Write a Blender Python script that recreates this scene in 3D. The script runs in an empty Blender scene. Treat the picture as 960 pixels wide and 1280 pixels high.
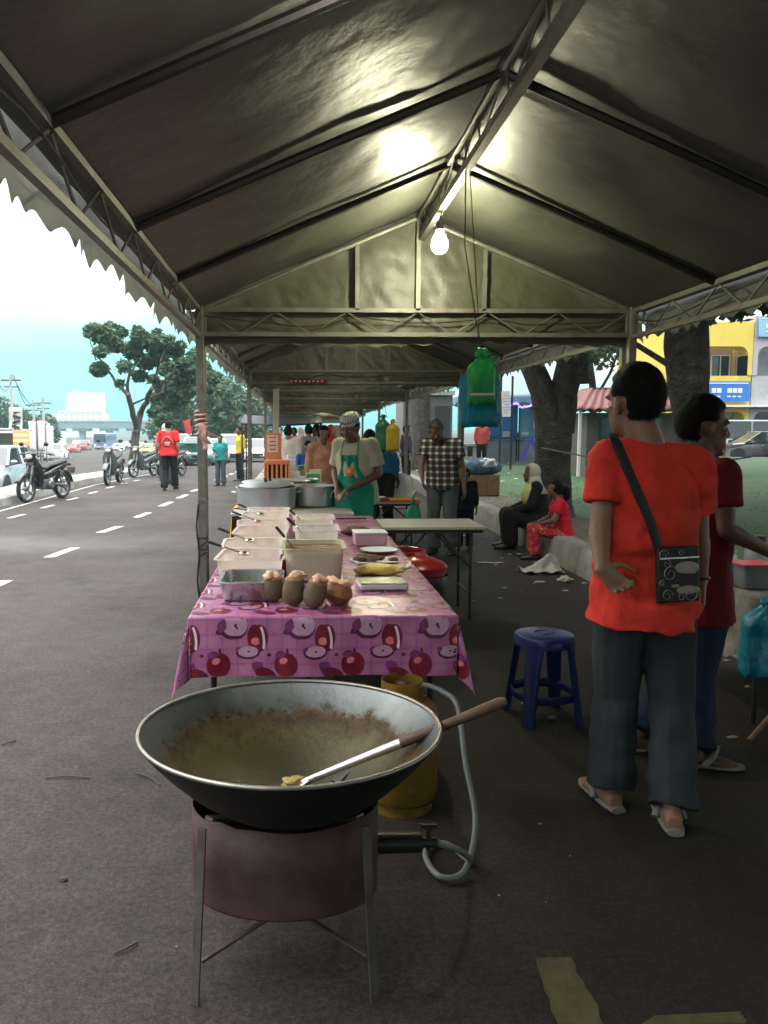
import bpy, bmesh, math, random
from mathutils import Vector, Matrix, noise
sc = bpy.context.scene
col = sc.collection
R = math.radians
PI = math.pi
# ---------------------------------------------------------------- camera
CAMZ, YAW, PITCH, FOC, CX = 1.5, R(1.5), R(5.9), 995.0, 397.0      # in pixels of the 960x1280 picture
cd = bpy.data.cameras.new('camera'); cam = bpy.data.objects.new('camera', cd); col.objects.link(cam)
cam.location = (0, 0, CAMZ); cam.rotation_euler = (R(90) - PITCH, 0, -YAW)
cd.sensor_fit = 'VERTICAL'; cd.sensor_height = 36; cd.lens = FOC / 1280 * 36
cd.shift_x = (480 - CX) / 1280
cd.clip_start = .05; cd.clip_end = 3000
sc.camera = cam
# ---------------------------------------------------------------- sky, sun, exposure
W = bpy.data.worlds.new('World'); sc.world = W; W.use_nodes = True
nt = W.node_tree; nt.nodes.clear()
def wn(t, **k):
    n = nt.nodes.new(t)
    for a, b in k.items(): setattr(n, a, b)
    return n
SUN_EL, SUN_ROT = R(24), R(-70)
sky = wn('ShaderNodeTexSky'); sky.sky_type = 'NISHITA'; sky.sun_disc = False
sky.sun_elevation = SUN_EL; sky.sun_rotation = SUN_ROT; sky.air_density = 1.5; sky.dust_density = 3
tc = wn('ShaderNodeTexCoord'); sep = wn('ShaderNodeSeparateXYZ'); nt.links.new(tc.outputs['Generated'], sep.inputs[0])
nz = wn('ShaderNodeTexNoise'); nz.inputs['Scale'].default_value = 2.2; nz.inputs['Detail'].default_value = 5
mp = wn('ShaderNodeMapping'); mp.inputs['Scale'].default_value = (1, 1, 3.5)
nt.links.new(tc.outputs['Generated'], mp.inputs[0]); nt.links.new(mp.outputs[0], nz.inputs['Vector'])
ma = wn('ShaderNodeMath', operation='MULTIPLY_ADD'); ma.inputs[1].default_value = .06; ma.inputs[2].default_value = -.03
nt.links.new(nz.outputs['Fac'], ma.inputs[0])
ad = wn('ShaderNodeMath', operation='ADD'); sx = wn('ShaderNodeMath', operation='MULTIPLY_ADD', use_clamp=False); sx.inputs[1].default_value = .22; sxm = wn('ShaderNodeMath', operation='MAXIMUM'); sxm.inputs[1].default_value = 0; nt.links.new(sep.outputs['X'], sxm.inputs[0]); nt.links.new(sxm.outputs[0], sx.inputs[0]); nt.links.new(sep.outputs['Z'], sx.inputs[2]); nt.links.new(sx.outputs[0], ad.inputs[0]); nt.links.new(ma.outputs[0], ad.inputs[1])
cr = wn('ShaderNodeValToRGB'); nt.links.new(ad.outputs[0], cr.inputs[0])
el = cr.color_ramp.elements
el[0].position = 0.0; el[0].color = (.15, .50, .55, 1)
el[1].position = 1.0; el[1].color = (7, 7.1, 7, 1)
for p, c in ((.05, (.13, .54, .58, 1)), (.09, (.17, .70, .73, 1)), (.125, (.40, .88, .90, 1)), (.165, (1, 1, 1, 1)), (.42, (1.3, 1.3, 1.3, 1)), (.6, (3.2, 3.25, 3.2, 1))):
    e = el.new(p); e.color = c
bg = wn('ShaderNodeBackground'); bg.inputs['Strength'].default_value = .05
bg2 = wn('ShaderNodeBackground'); bg2.inputs['Strength'].default_value = 1.25
nt.links.new(sky.outputs[0], bg.inputs[0]); nt.links.new(cr.outputs[0], bg2.inputs[0])
ash = wn('ShaderNodeAddShader'); nt.links.new(bg.outputs[0], ash.inputs[0]); nt.links.new(bg2.outputs[0], ash.inputs[1])
wo = wn('ShaderNodeOutputWorld'); nt.links.new(ash.outputs[0], wo.inputs[0])
sl = bpy.data.lights.new('sun', 'SUN'); sl.energy = .5; sl.angle = R(25); sl.color = (1, .95, .88)
so = bpy.data.objects.new('sun', sl); col.objects.link(so)
so.rotation_euler = Vector((-math.sin(-SUN_ROT) * math.cos(SUN_EL) * -1, -math.cos(SUN_ROT) * math.cos(SUN_EL), -math.sin(SUN_EL))).to_track_quat('-Z', 'Y').to_euler()
vs = sc.view_settings; vs.view_transform = 'Standard'; vs.look = 'None'; vs.gamma = 1; vs.exposure = 0
sc.display_settings.display_device = 'sRGB'
sc.cycles.use_denoising = True; sc.cycles.max_bounces = 6; sc.cycles.diffuse_bounces = 2; sc.cycles.glossy_bounces = 3
sc.cycles.transmission_bounces = 4; sc.cycles.transparent_max_bounces = 6; sc.cycles.sample_clamp_indirect = 6
sc.cycles.caustics_reflective = False; sc.cycles.caustics_refractive = False
LAMP_W = 600.0        # emission strength scale of the bulbs

# ---------------------------------------------------------------- terrain and picture helpers
def smooth(a, b, x):
    t = min(1, max(0, (x - a) / (b - a))); return t * t * (3 - 2 * t)
def terr(X, Y):
    """height of the open ground: flat by the stalls, sinking gently down the street"""
    d = .018 * max(0, min(Y, 130) - 22)
    return -d * (1 - smooth(3, 7, X)) - .28 * smooth(7.2, 8.6, -X)
_f = Vector((math.sin(YAW) * math.cos(PITCH), math.cos(YAW) * math.cos(PITCH), -math.sin(PITCH)))
_r = Vector((math.cos(YAW), -math.sin(YAW), 0)); _u = _r.cross(_f)
CAM = Vector((0, 0, CAMZ))
def ray(px, py): return _f + _r * ((px - CX) / FOC) + _u * ((640 - py) / FOC)
def PY(px, py, Y):
    d = ray(px, py); return CAM + d * (Y / d.y)
def G(px, py, z=0.0):
    d = ray(px, py); return CAM + d * ((z - CAMZ) / d.z)
def GT(px, py):
    d = ray(px, py); z = 0
    for _ in range(25):
        if d.z >= -1e-4: return PY(px, py, 150)
        q = CAM + d * ((z - CAMZ) / d.z); z = .5 * z + .5 * terr(q.x, q.y)
    return q
def s8(r, g, b):
    f = lambda c: ((c / 255 + .055) / 1.055) ** 2.4 if c > 10 else c / 255 / 12.92
    return (f(r), f(g), f(b))

# ---------------------------------------------------------------- materials
def M(name, rgb, rough=.6, metal=0., var=.18, scale=6., bump=.15, bscale=60., dist=.004, spec=.5, emit=None, estr=0, alpha=None, coat=0, trans=0., transl=0., sss=0, dirt=None, dscale=1.5):
    m = bpy.data.materials.new(name); m.use_nodes = True
    n = m.node_tree.nodes; l = m.node_tree.links; b = n['Principled BSDF']
    t = n.new('ShaderNodeTexCoord')
    if var > 0:
        a = n.new('ShaderNodeTexNoise'); a.inputs['Scale'].default_value = scale; a.inputs['Detail'].default_value = 6; a.inputs['Roughness'].default_value = .65
        l.new(t.outputs['Object'], a.inputs['Vector'])
        r = n.new('ShaderNodeValToRGB'); l.new(a.outputs['Fac'], r.inputs[0])
        r.color_ramp.elements[0].position = .25; r.color_ramp.elements[1].position = .75
        r.color_ramp.elements[0].color = tuple(max(0, c * (1 - var)) for c in rgb) + (1,)
        r.color_ramp.elements[1].color = tuple(min(1, c * (1 + var)) for c in rgb) + (1,)
        src = r.outputs[0]
        if dirt:
            d = n.new('ShaderNodeTexNoise'); d.inputs['Scale'].default_value = dscale; d.inputs['Detail'].default_value = 8; d.inputs['Roughness'].default_value = .7
            l.new(t.outputs['Object'], d.inputs['Vector'])
            dr = n.new('ShaderNodeValToRGB'); dr.color_ramp.elements[0].position = .52; dr.color_ramp.elements[1].position = .72
            l.new(d.outputs['Fac'], dr.inputs[0])
            mx = n.new('ShaderNodeMixRGB'); mx.inputs[2].default_value = tuple(dirt) + (1,)
            l.new(dr.outputs[0], mx.inputs[0]); l.new(src, mx.inputs[1]); src = mx.outputs[0]
        l.new(src, b.inputs['Base Color'])
        rr = n.new('ShaderNodeMapRange'); rr.inputs['To Min'].default_value = max(.03, rough - .1); rr.inputs['To Max'].default_value = min(1, rough + .1)
        l.new(a.outputs['Fac'], rr.inputs[0]); l.new(rr.outputs[0], b.inputs['Roughness'])
    else:
        b.inputs['Base Color'].default_value = tuple(rgb) + (1,); b.inputs['Roughness'].default_value = rough
    b.inputs['Metallic'].default_value = metal; b.inputs['Specular IOR Level'].default_value = spec
    if bump > 0:
        a2 = n.new('ShaderNodeTexNoise'); a2.inputs['Scale'].default_value = bscale; a2.inputs['Detail'].default_value = 5
        l.new(t.outputs['Object'], a2.inputs['Vector'])
        bp = n.new('ShaderNodeBump'); bp.inputs['Strength'].default_value = bump; bp.inputs['Distance'].default_value = dist
        l.new(a2.outputs['Fac'], bp.inputs['Height']); l.new(bp.outputs[0], b.inputs['Normal'])
    if emit: b.inputs['Emission Color'].default_value = tuple(emit) + (1,); b.inputs['Emission Strength'].default_value = estr
    if coat: b.inputs['Coat Weight'].default_value = coat; b.inputs['Coat Roughness'].default_value = .08
    if trans: b.inputs['Transmission Weight'].default_value = trans
    if sss: b.inputs['Subsurface Weight'].default_value = sss; b.inputs['Subsurface Radius'].default_value = (.012, .006, .004)
    if transl:
        tb = n.new('ShaderNodeBsdfTranslucent'); ms = n.new('ShaderNodeMixShader'); ms.inputs[0].default_value = transl
        if var > 0: l.new(src, tb.inputs[0])
        else: tb.inputs[0].default_value = tuple(rgb) + (1,)
        l.new(b.outputs[0], ms.inputs[1]); l.new(tb.outputs[0], ms.inputs[2]); l.new(ms.outputs[0], n['Material Output'].inputs[0])
    return m

# ---------------------------------------------------------------- mesh builder
class MB:
    def __init__(s): s.v = []; s.f = []; s.mi = []; s.cur = 0; s.xf = None; s.uv = None
    def V(s, p):
        p = Vector(p)
        if s.xf is not None: p = s.xf @ p
        s.v.append(p); return len(s.v) - 1
    def F(s, *i): s.f.append(tuple(i)); s.mi.append(s.cur)
    def box(s, c, d, rz=0, taper=1., rot=None):
        c = Vector(c); hx, hy, hz = d[0] / 2, d[1] / 2, d[2] / 2
        m = rot if rot is not None else Matrix.Rotation(rz, 3, 'Z')
        ids = []
        for z, k in ((-hz, 1), (hz, taper)):
            for x, y in ((-hx, -hy), (hx, -hy), (hx, hy), (-hx, hy)):
                ids.append(s.V(c + m @ Vector((x * k, y * k, z))))
        a = ids
        s.F(a[3], a[2], a[1], a[0]); s.F(a[4], a[5], a[6], a[7])
        for k in range(4): s.F(a[k], a[(k + 1) % 4], a[4 + (k + 1) % 4], a[4 + k])
        return s
    def bar(s, p, q, w, h=None):
        p = Vector(p); q = Vector(q); h = h or w; d = q - p; L = d.length
        z = d.normalized(); x = z.cross(Vector((0, 0, 1)))
        if x.length < 1e-4: x = Vector((1, 0, 0))
        x.normalize(); y = z.cross(x)
        return s.box((p + q) / 2, (w, h, L), rot=Matrix((x, y, z)).transposed())
    def ring(s, c, ax, ay, n):
        return [s.V(c + ax * math.cos(2 * PI * k / n) + ay * math.sin(2 * PI * k / n)) for k in range(n)]
    def skin(s, rings, cap0=True, cap1=True):
        n = len(rings[0])
        for a, b in zip(rings, rings[1:]):
            for k in range(n): s.F(a[k], a[(k + 1) % n], b[(k + 1) % n], b[k])
        if cap0: s.F(*reversed(rings[0]))
        if cap1: s.F(*rings[-1])
    def tube(s, pts, r, n=8, cap=True, flat=1.):
        pts = [Vector(p) for p in pts]; rs = r if isinstance(r, (list, tuple)) else [r] * len(pts)
        prev = None; rings = []
        for i, p in enumerate(pts):
            t = (pts[min(i + 1, len(pts) - 1)] - pts[max(i - 1, 0)])
            t = t.normalized() if t.length > 1e-9 else Vector((0, 0, 1))
            if prev is None:
                x = t.cross(Vector((0, 0, 1)))
                if x.length < 1e-3: x = t.cross(Vector((0, 1, 0)))
            else: x = prev - t * prev.dot(t)
            x.normalize(); prev = x; y = t.cross(x)
            rings.append(s.ring(p, x * rs[i], y * rs[i] * flat, n))
        s.skin(rings, cap, cap); return s
    def loft(s, secs, n=16, cap=True):
        """secs: (centre, ax vector, ay vector)"""
        s.skin([s.ring(Vector(c), Vector(a), Vector(b), n) for c, a, b in secs], cap, cap); return s
    def lathe(s, prof, c=(0, 0, 0), n=32, cap0=False, cap1=False, axis='Z', wob=None):
        c = Vector(c); rings = []
        for r, z in prof:
            ring = []
            for k in range(n):
                a = 2 * PI * k / n; rr = r * (1 + (wob(a, z) if wob else 0))
                p = Vector((rr * math.cos(a), rr * math.sin(a), z))
                if axis == 'X': p = Vector((p.z, p.x, p.y))
                elif axis == 'Y': p = Vector((p.y, p.z, p.x))
                ring.append(s.V(c + p))
            rings.append(ring)
        s.skin(rings, cap0, cap1); return s
    def ball(s, c, r, n=14, m=9, rot=None, fn=None):
        c = Vector(c); r = Vector((r, r, r)) if not hasattr(r, '__len__') else Vector(r); rings = []
        def pt(d):
            k = fn(d) if fn else 1
            q = Vector((d.x * r.x, d.y * r.y, d.z * r.z)) * k
            return c + (rot @ q if rot is not None else q)
        for i in range(1, m):
            t = PI * i / m
            rings.append([s.V(pt(Vector((math.sin(t) * math.cos(2 * PI * k / n), math.sin(t) * math.sin(2 * PI * k / n), -math.cos(t))))) for k in range(n)])
        b = s.V(pt(Vector((0, 0, -1)))); t = s.V(pt(Vector((0, 0, 1))))
        s.skin(rings, False, False)
        for k in range(n): s.F(b, rings[0][(k + 1) % n], rings[0][k]); s.F(t, rings[-1][k], rings[-1][(k + 1) % n])
        return s
    def prism(s, poly, y0, y1, plane='XZ', fn=None):
        """outline in a plane extruded along the third axis"""
        def P(a, b, t):
            p = Vector((a, t, b)) if plane == 'XZ' else (Vector((t, a, b)) if plane == 'YZ' else Vector((a, b, t)))
            return fn(p) if fn else p
        A = [s.V(P(a, b, y0)) for a, b in poly]; B = [s.V(P(a, b, y1)) for a, b in poly]; n = len(poly)
        s.F(*A); s.F(*reversed(B))
        for k in range(n): s.F(A[(k + 1) % n], A[k], B[k], B[(k + 1) % n])
        return s
    def grid(s, fn, nu, nv):
        ids = [[s.V(fn(i / nu, j / nv)) for i in range(nu + 1)] for j in range(nv + 1)]
        for j in range(nv):
            for i in range(nu): s.F(ids[j][i], ids[j][i + 1], ids[j + 1][i + 1], ids[j + 1][i])
        return s
    def mesh(s, name):
        me = bpy.data.meshes.new(name); me.from_pydata([tuple(v) for v in s.v], [], s.f)
        if any(s.mi): me.polygons.foreach_set('material_index', s.mi)
        return me
    def build(s, name, mat, parent=None, smooth=35, bevel=0, seg=2, solid=0, vox=0, sm=4, fixn=True):
        me = s.mesh(name)
        if vox: me = remesh(me, vox, sm, name)
        elif fixn:
            bm = bmesh.new(); bm.from_mesh(me); bmesh.ops.recalc_face_normals(bm, faces=bm.faces); bm.to_mesh(me); bm.free()
        o = bpy.data.objects.new(name, me); col.objects.link(o)
        for m in (mat if isinstance(mat, (list, tuple)) else [mat]): me.materials.append(m)
        if smooth:
            me.polygons.foreach_set('use_smooth', [True] * len(me.polygons))
            if smooth < 180 and not vox: me.set_sharp_from_angle(angle=R(smooth))
        if parent is not None: o.parent = parent
        if solid:
            k = o.modifiers.new('thick', 'SOLIDIFY'); k.thickness = solid; k.offset = 0
        if bevel:
            k = o.modifiers.new('bevel', 'BEVEL'); k.width = bevel; k.segments = seg; k.limit_method = 'ANGLE'; k.angle_limit = R(40)
        return o
_ts = bpy.data.scenes.new('workbench')      # empty scene in which single meshes are evaluated; removed at the end
def remesh(me, vox, sm, name):
    o = bpy.data.objects.new('tmp', me); _ts.collection.objects.link(o)
    m = o.modifiers.new('r', 'REMESH'); m.mode = 'VOXEL'; m.voxel_size = vox
    if sm: k = o.modifiers.new('s', 'SMOOTH'); k.factor = .5; k.iterations = sm
    vl = _ts.view_layers[0]
    with bpy.context.temp_override(scene=_ts, view_layer=vl):
        dg = bpy.context.evaluated_depsgraph_get(); dg.update()
        out = bpy.data.meshes.new_from_object(o.evaluated_get(dg))
    out.name = name
    bpy.data.objects.remove(o); bpy.data.meshes.remove(me)
    out.materials.clear(); return out
def tag(o, label=None, cat=None, group=None, kind=None):
    if label: o['label'] = label
    if cat: o['category'] = cat
    if group: o['group'] = group
    if kind: o['kind'] = kind
    return o
def thing(name, label, cat, loc=(0, 0, 0), rz=0, group=None, sc_=1):
    o = bpy.data.objects.new(name, None); col.objects.link(o); o.empty_display_size = .1
    o.location = loc; o.rotation_euler = (0, 0, rz); o.scale = (sc_,) * 3
    return tag(o, label, cat, group)
_kids = {}
def copy_tree(o, parent=None):
    c = o.copy(); col.objects.link(c)
    if parent is not None: c.parent = parent
    for ch in [x for x in bpy.data.objects if x.parent == o]: copy_tree(ch, c)
    return c
def dup(o, label, loc, rz=None, group=None, sc_=None, mats=None):
    c = copy_tree(o); c.location = loc; c['label'] = label
    if rz is not None: c.rotation_euler = (0, 0, rz)
    if group: c['group'] = group
    if sc_: c.scale = (sc_,) * 3
    return c
def recolour(o, src, dst):
    for ch in [o] + list(o.children_recursive):
        if ch.type == 'MESH' and any(m == src for m in ch.data.materials):
            ch.data = ch.data.copy()
            for i, m in enumerate(ch.data.materials):
                if m == src: ch.data.materials[i] = dst
def nz1(p, s=1.): return noise.noise(Vector(p) * s)
random.seed(7)
# ================================================================ shared materials
m_steel = M('grey_painted_steel', (.135, .135, .115), .5, .35, .35, 9, .1, dirt=(.10, .06, .035), dscale=5)
m_darksteel = M('dark_steel', (.035, .033, .03), .5, .5, .3, 12)
m_black = M('black_plastic', (.012, .012, .013), .45, 0, .2)
m_rubber = M('tyre_rubber', (.014, .014, .014), .8, 0, .3)
m_white = M('white_paint', (.72, .73, .72), .45, 0, .06)
m_chrome = M('bright_metal', (.6, .6, .6), .22, 1, .1)
m_glass = M('dark_window_glass', (.02, .028, .033), .06, 0, .1, bump=0, spec=.7)
m_wood = M('worn_wood', (.26, .15, .08), .65, 0, .4, 14)
m_concrete = M('stained_concrete', (.21, .205, .19), .9, 0, .3, 3, .5, 40, .01, dirt=(.07, .07, .055), dscale=1.3)

def asphalt():
    m = bpy.data.materials.new('street_asphalt'); m.use_nodes = True; n = m.node_tree.nodes; l = m.node_tree.links; b = n['Principled BSDF']
    t = n.new('ShaderNodeTexCoord')
    def noi(s, d=6, ro=.6):
        a = n.new('ShaderNodeTexNoise'); a.inputs['Scale'].default_value = s; a.inputs['Detail'].default_value = d; a.inputs['Roughness'].default_value = ro
        l.new(t.outputs['Object'], a.inputs['Vector']); return a
    def ramp(a, p0, c0, p1, c1):
        r = n.new('ShaderNodeValToRGB'); r.color_ramp.elements[0].position = p0; r.color_ramp.elements[1].position = p1
        r.color_ramp.elements[0].color = tuple(c0) + (1,); r.color_ramp.elements[1].color = tuple(c1) + (1,); l.new(a.outputs[0], r.inputs[0]); return r
    def mix(f, a, c, ty='MIX'):
        x = n.new('ShaderNodeMixRGB'); x.blend_type = ty
        if isinstance(f, float): x.inputs[0].default_value = f
        else: l.new(f, x.inputs[0])
        for k, q in ((1, a), (2, c)):
            if isinstance(q, tuple): x.inputs[k].default_value = q + (1,)
            else: l.new(q, x.inputs[k])
        return x.outputs[0]
    base = ramp(noi(.35, 8), .3, (.0262, .0213, .0204), .72, (.0455, .0375, .0355))
    fine = ramp(noi(170, 3, .8), .32, (.35, .35, .35), .68, (1.65, 1.6, 1.55))
    c = mix(1.0, base.outputs[0], fine.outputs[0], 'MULTIPLY')
    mid = ramp(noi(48, 4, .75), .36, (.40, .40, .40), .66, (1.75, 1.7, 1.64)); c = mix(.8, c, mid.outputs[0], 'MULTIPLY'); mid2 = ramp(noi(7, 7, .7), .35, (.72, .72, .72), .65, (1.25, 1.22, 1.2)); c = mix(.8, c, mid2.outputs[0], 'MULTIPLY')
    v = n.new('ShaderNodeTexVoronoi'); v.inputs['Scale'].default_value = 95; l.new(t.outputs['Object'], v.inputs['Vector'])
    sp = ramp(v, .05, (1, 1, 1), .16, (0, 0, 0)); v2 = noi(40, 2); sp2 = ramp(v2, .58, (0, 0, 0), .66, (1, 1, 1))
    mm = n.new('ShaderNodeMath'); mm.operation = 'MULTIPLY'; l.new(sp.outputs[0], mm.inputs[0]); l.new(sp2.outputs[0], mm.inputs[1])
    c = mix(mm.outputs[0], c, (.22, .2, .18))
    st = ramp(noi(1.7, 7, .75), .55, (0, 0, 0), .66, (.8, .8, .8)); c = mix(st.outputs[0], c, (.014, .012, .011)); pl = ramp(noi(3.1, 8, .8), .60, (0, 0, 0), .72, (.6, .6, .6)); c = mix(pl.outputs[0], c, (.075, .062, .056))
    # a pale dusty patch across the lane
    mp_ = n.new('ShaderNodeMapping'); mp_.inputs['Scale'].default_value = (.22, .75, 1); mp_.inputs['Location'].default_value = (.98, -7.9, 0); l.new(t.outputs['Object'], mp_.inputs[0])
    gr = n.new('ShaderNodeTexGradient'); gr.gradient_type = 'SPHERICAL'; l.new(mp_.outputs[0], gr.inputs[0])
    gn = n.new('ShaderNodeMath'); gn.operation = 'MULTIPLY'; l.new(gr.outputs['Fac'], gn.inputs[0]); l.new(noi(2.2, 6).outputs['Fac'], gn.inputs[1])
    gp = ramp(gn, .08, (0, 0, 0), .42, (.5, .5, .5)); c = mix(gp.outputs[0], c, (.11, .105, .10))
    # shade under the tents painted into the asphalt, darker towards the right
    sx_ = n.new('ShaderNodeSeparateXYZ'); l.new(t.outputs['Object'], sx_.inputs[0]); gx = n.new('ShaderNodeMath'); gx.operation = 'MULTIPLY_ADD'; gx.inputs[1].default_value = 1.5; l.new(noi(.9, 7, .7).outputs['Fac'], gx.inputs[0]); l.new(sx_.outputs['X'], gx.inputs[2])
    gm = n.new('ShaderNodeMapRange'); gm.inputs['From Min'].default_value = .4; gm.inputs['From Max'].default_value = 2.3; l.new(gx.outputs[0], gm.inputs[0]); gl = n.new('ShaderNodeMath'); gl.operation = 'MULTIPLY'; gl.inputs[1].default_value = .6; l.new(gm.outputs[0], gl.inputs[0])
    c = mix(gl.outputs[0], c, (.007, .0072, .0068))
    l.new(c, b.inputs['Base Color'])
    rr = ramp(noi(.8, 5), .3, (.7, .7, .7), .7, (.92, .92, .92)); l.new(rr.outputs[0], b.inputs['Roughness'])
    b.inputs['Specular IOR Level'].default_value = .3
    bp = n.new('ShaderNodeBump'); bp.inputs['Strength'].default_value = .55; bp.inputs['Distance'].default_value = .006
    l.new(noi(120, 4, .75).outputs['Fac'], bp.inputs['Height']); l.new(bp.outputs[0], b.inputs['Normal'])
    return m
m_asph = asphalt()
m_grass = M('short_grass', (.028, .072, .022), .85, 0, .4, 1.2, .6, 30, .02, dirt=(.05, .06, .028), dscale=.5)
m_dirt = M('bare_dirt', (.11, .095, .07), .95, 0, .35, 3, .6, 30, .02, dirt=(.045, .06, .025), dscale=2)
m_line = M('worn_road_paint', (.42, .41, .40), .8, 0, .25, 20, .2, dirt=(.06, .055, .055), dscale=7)
m_yline = M('worn_yellow_paint', (.085, .075, .03), .85, 0, .4, 18, .2, dirt=(.05, .045, .04), dscale=7)

# ================================================================ ground, road, median, field
xs = [-1500, -500, -150, -60, -30, -20, -14, -10.5, -9, -8.6, -8.2, -7.8, -7.4, -7.2, -6.95, -6, -4.5, -3, -1.5, 0, 1.5, 3, 3.6, 4.4, 5.2, 6, 7, 9, 14, 25, 60, 150, 500, 1500]
ys = [-400, -60, -15, -5, 0, 5, 10, 15, 20, 22, 26, 30, 35, 40, 50, 60, 75, 90, 110, 130, 150, 220, 400, 800, 2500]
g = MB(); ids = [[g.V((x, y, terr(x, y))) for x in xs] for y in ys]
for j in range(len(ys) - 1):
    for i in range(len(xs) - 1): g.F(ids[j][i], ids[j][i + 1], ids[j + 1][i + 1], ids[j + 1][i])
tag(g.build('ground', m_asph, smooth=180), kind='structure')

def strip(name, prof, y0, y1, n, mat, jit=0):
    """a long strip whose cross profile (x, z over the ground) follows the street"""
    b = MB(); rows = []
    for j in range(n + 1):
        y = y0 + (y1 - y0) * j / n
        rows.append([b.V((x + jit * nz1((i * 3.1, y * 1.3, 0)), y, terr(min(prof[0][0], 2.9) if prof[0][0] > -7 else x, y) + z + jit * .6 * nz1((y * 1.7, i * 2.2, 4)))) for i, (x, z) in enumerate(prof)])
    for a, c in zip(rows, rows[1:]):
        for i in range(len(prof) - 1): b.F(a[i], a[i + 1], c[i + 1], c[i])
    b.F(*rows[0]); b.F(*reversed(rows[-1]))
    return tag(b.build(name, mat, smooth=40), kind='structure')
strip('median', [(-7.0, -.5), (-6.98, .13), (-6.93, .16), (-6.6, .17), (-6.1, .17), (-5.86, .17), (-5.80, .15), (-5.76, -.05)], 3, 130, 200, m_concrete, .02)
strip('kerb', [(2.90, -.05), (2.925, .25), (2.955, .285), (3.06, .29), (3.16, .285), (3.19, .24)], -4, 34.2, 130, m_concrete, .02)
fl = MB(); NX, NY = 60, 80
def field(u, v):
    x = 3.17 + 70 * u ** 2.2; y = -6 + 40 * v
    return Vector((x, y, .262 + .03 * nz1((x * .7, y * .7, 0)) * smooth(3.2, 4, x) + .015 * nz1((x * 3, y * 3, 2))))
fl.grid(field, NX, NY)
for k, p in enumerate(fl.f):
    cx_ = sum(fl.v[i].x for i in p) / 4; cy_ = sum(fl.v[i].y for i in p) / 4
    if cx_ < 4.0 + .9 * nz1((cx_ * .6, cy_ * .6, 7)): fl.mi[k] = 1
tag(fl.build('grass_field', [m_grass, m_dirt], smooth=180), kind='structure')
# low edge that closes the field towards the far road
tag(MB().box((38, 34.3, .13), (70, .4, .34)).build('field_edge', m_concrete), kind='structure')

# painted markings, 4 mm over the asphalt
def marks(name, quads, mat):
    b = MB()
    for q in quads:
        n = 14; P = [Vector(p) for p in q]
        for k in range(n):
            t0, t1 = k / n, (k + 1) / n; e = lambda i, t: .012 * nz1((q[0][0] + i * 9, t * 7, q[0][1]))
            a = P[0].lerp(P[3], t0); c = P[1].lerp(P[2], t0); d = P[1].lerp(P[2], t1); f = P[0].lerp(P[3], t1)
            b.F(*[b.V((v.x + e(i, t), v.y, terr(v.x, v.y) + .004)) for i, v, t in ((0, a, t0), (1, c, t0), (1, d, t1), (0, f, t1))])
    return tag(b.build(name, mat, smooth=0), kind='structure')
def dash(x0, y0, x1, y1, w=.10): return [(x0 - w / 2, y0, 0), (x0 + w / 2, y0, 0), (x1 + w / 2, y1, 0), (x1 - w / 2, y1, 0)]
lane = []
for (a, b_) in (((60, 697), (94, 685)), ((125, 666), (150, 658)), ((170, 647), (186, 641)), ((201, 633), (214, 627.5)), ((223, 623), (233, 618.5)), ((240, 614.5), (248, 611.5))):
    p = GT(*a); q = GT(*b_); lane.append(dash(p.x, p.y, q.x, q.y, .13))
for k in range(6): y = 24.5 + k * 2.3; lane.append(dash(-2.5 + .03 * k, y, -2.47 + .03 * k, y + 1.1, .13))
p = GT(-8, 733); lane.append(dash(p.x - .05, p.y - .8, p.x + .02, p.y + .3, .13))
for k in range(7): y = 13.6 + k * 1.75; lane.append(dash(-4.9, y, -4.86, y + .62, .10))
lane.append(dash(-5.5, 4, -5.48, 40, .06))
marks('road_marking', lane, m_line)
yl = [[tuple(G(668, 1199)), tuple(G(713, 1198)), tuple(G(757, 1282)), tuple(G(697, 1284))],
      [tuple(G(800, 1283)), tuple(G(935, 1281)), tuple(G(925, 1266)), tuple(G(818, 1271))]]
yl[0] = [yl[0][3], yl[0][2], yl[0][1], yl[0][0]]
marks('yellow_marking', yl, m_yline)

# ================================================================ tents
TX0, TX1, TE, TR, TL = -.65, 2.29, 2.30, 2.93, 5.5
def canvas(name, rgb, rough, transl):
    m = M(name, rgb, rough, 0, .16, 2.2, .25, 14, .02, spec=.5, transl=transl, dirt=tuple(c * .45 for c in rgb), dscale=1.6)
    return m
m_canvas = canvas('olive_tent_canvas', (.047, .049, .037), .50, .015)
m_gable = canvas('gable_canvas', (.064, .067, .042), .45, .12)
m_skirt = canvas('canvas_valance', (.13, .135, .115), .55, .35)
def truss(name, p, q, h, root, n=6, rope=True):
    p = Vector(p); q = Vector(q); b = MB(); d = Vector((0, 0, h))
    b.bar(p, q, .028); b.bar(p - d, q - d, .028)
    for k in range(n):
        a = p.lerp(q, (k + .02) / n); m_ = p.lerp(q, (k + .5) / n); c = p.lerp(q, (k + .98) / n)
        b.tube([a - Vector((0, 0, .017)), m_ - d], .006, 5); b.tube([m_ - d, c - Vector((0, 0, .017))], .006, 5)
    b.bar(p, p - d, .03); b.bar(q, q - d, .03)
    o = b.build(name, m_steel, root, smooth=0)
    if rope:
        t = MB(); pts = []
        for k in range(40):
            u = k / 39; s = p.lerp(q, u)
            side = (q - p).normalized().cross(Vector((0, 0, 1)))
            pts.append(s - Vector((0, 0, h * (.25 + .25 * abs(math.sin(u * 9)) + .4 * max(0, nz1((u * 6, p.y, 1)))))) + side * .03 * nz1((u * 8, 2, p.x)))
        t.tube(pts, .0045, 5); t.build('lashing_rope', m_darksteel, o)
    return o
def rz_(x):      # roof height over x
    c = (TX0 + TX1) / 2
    return TE + (TR - TE) * (1 - abs(x - c) / ((TX1 - TX0) / 2))
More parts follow.
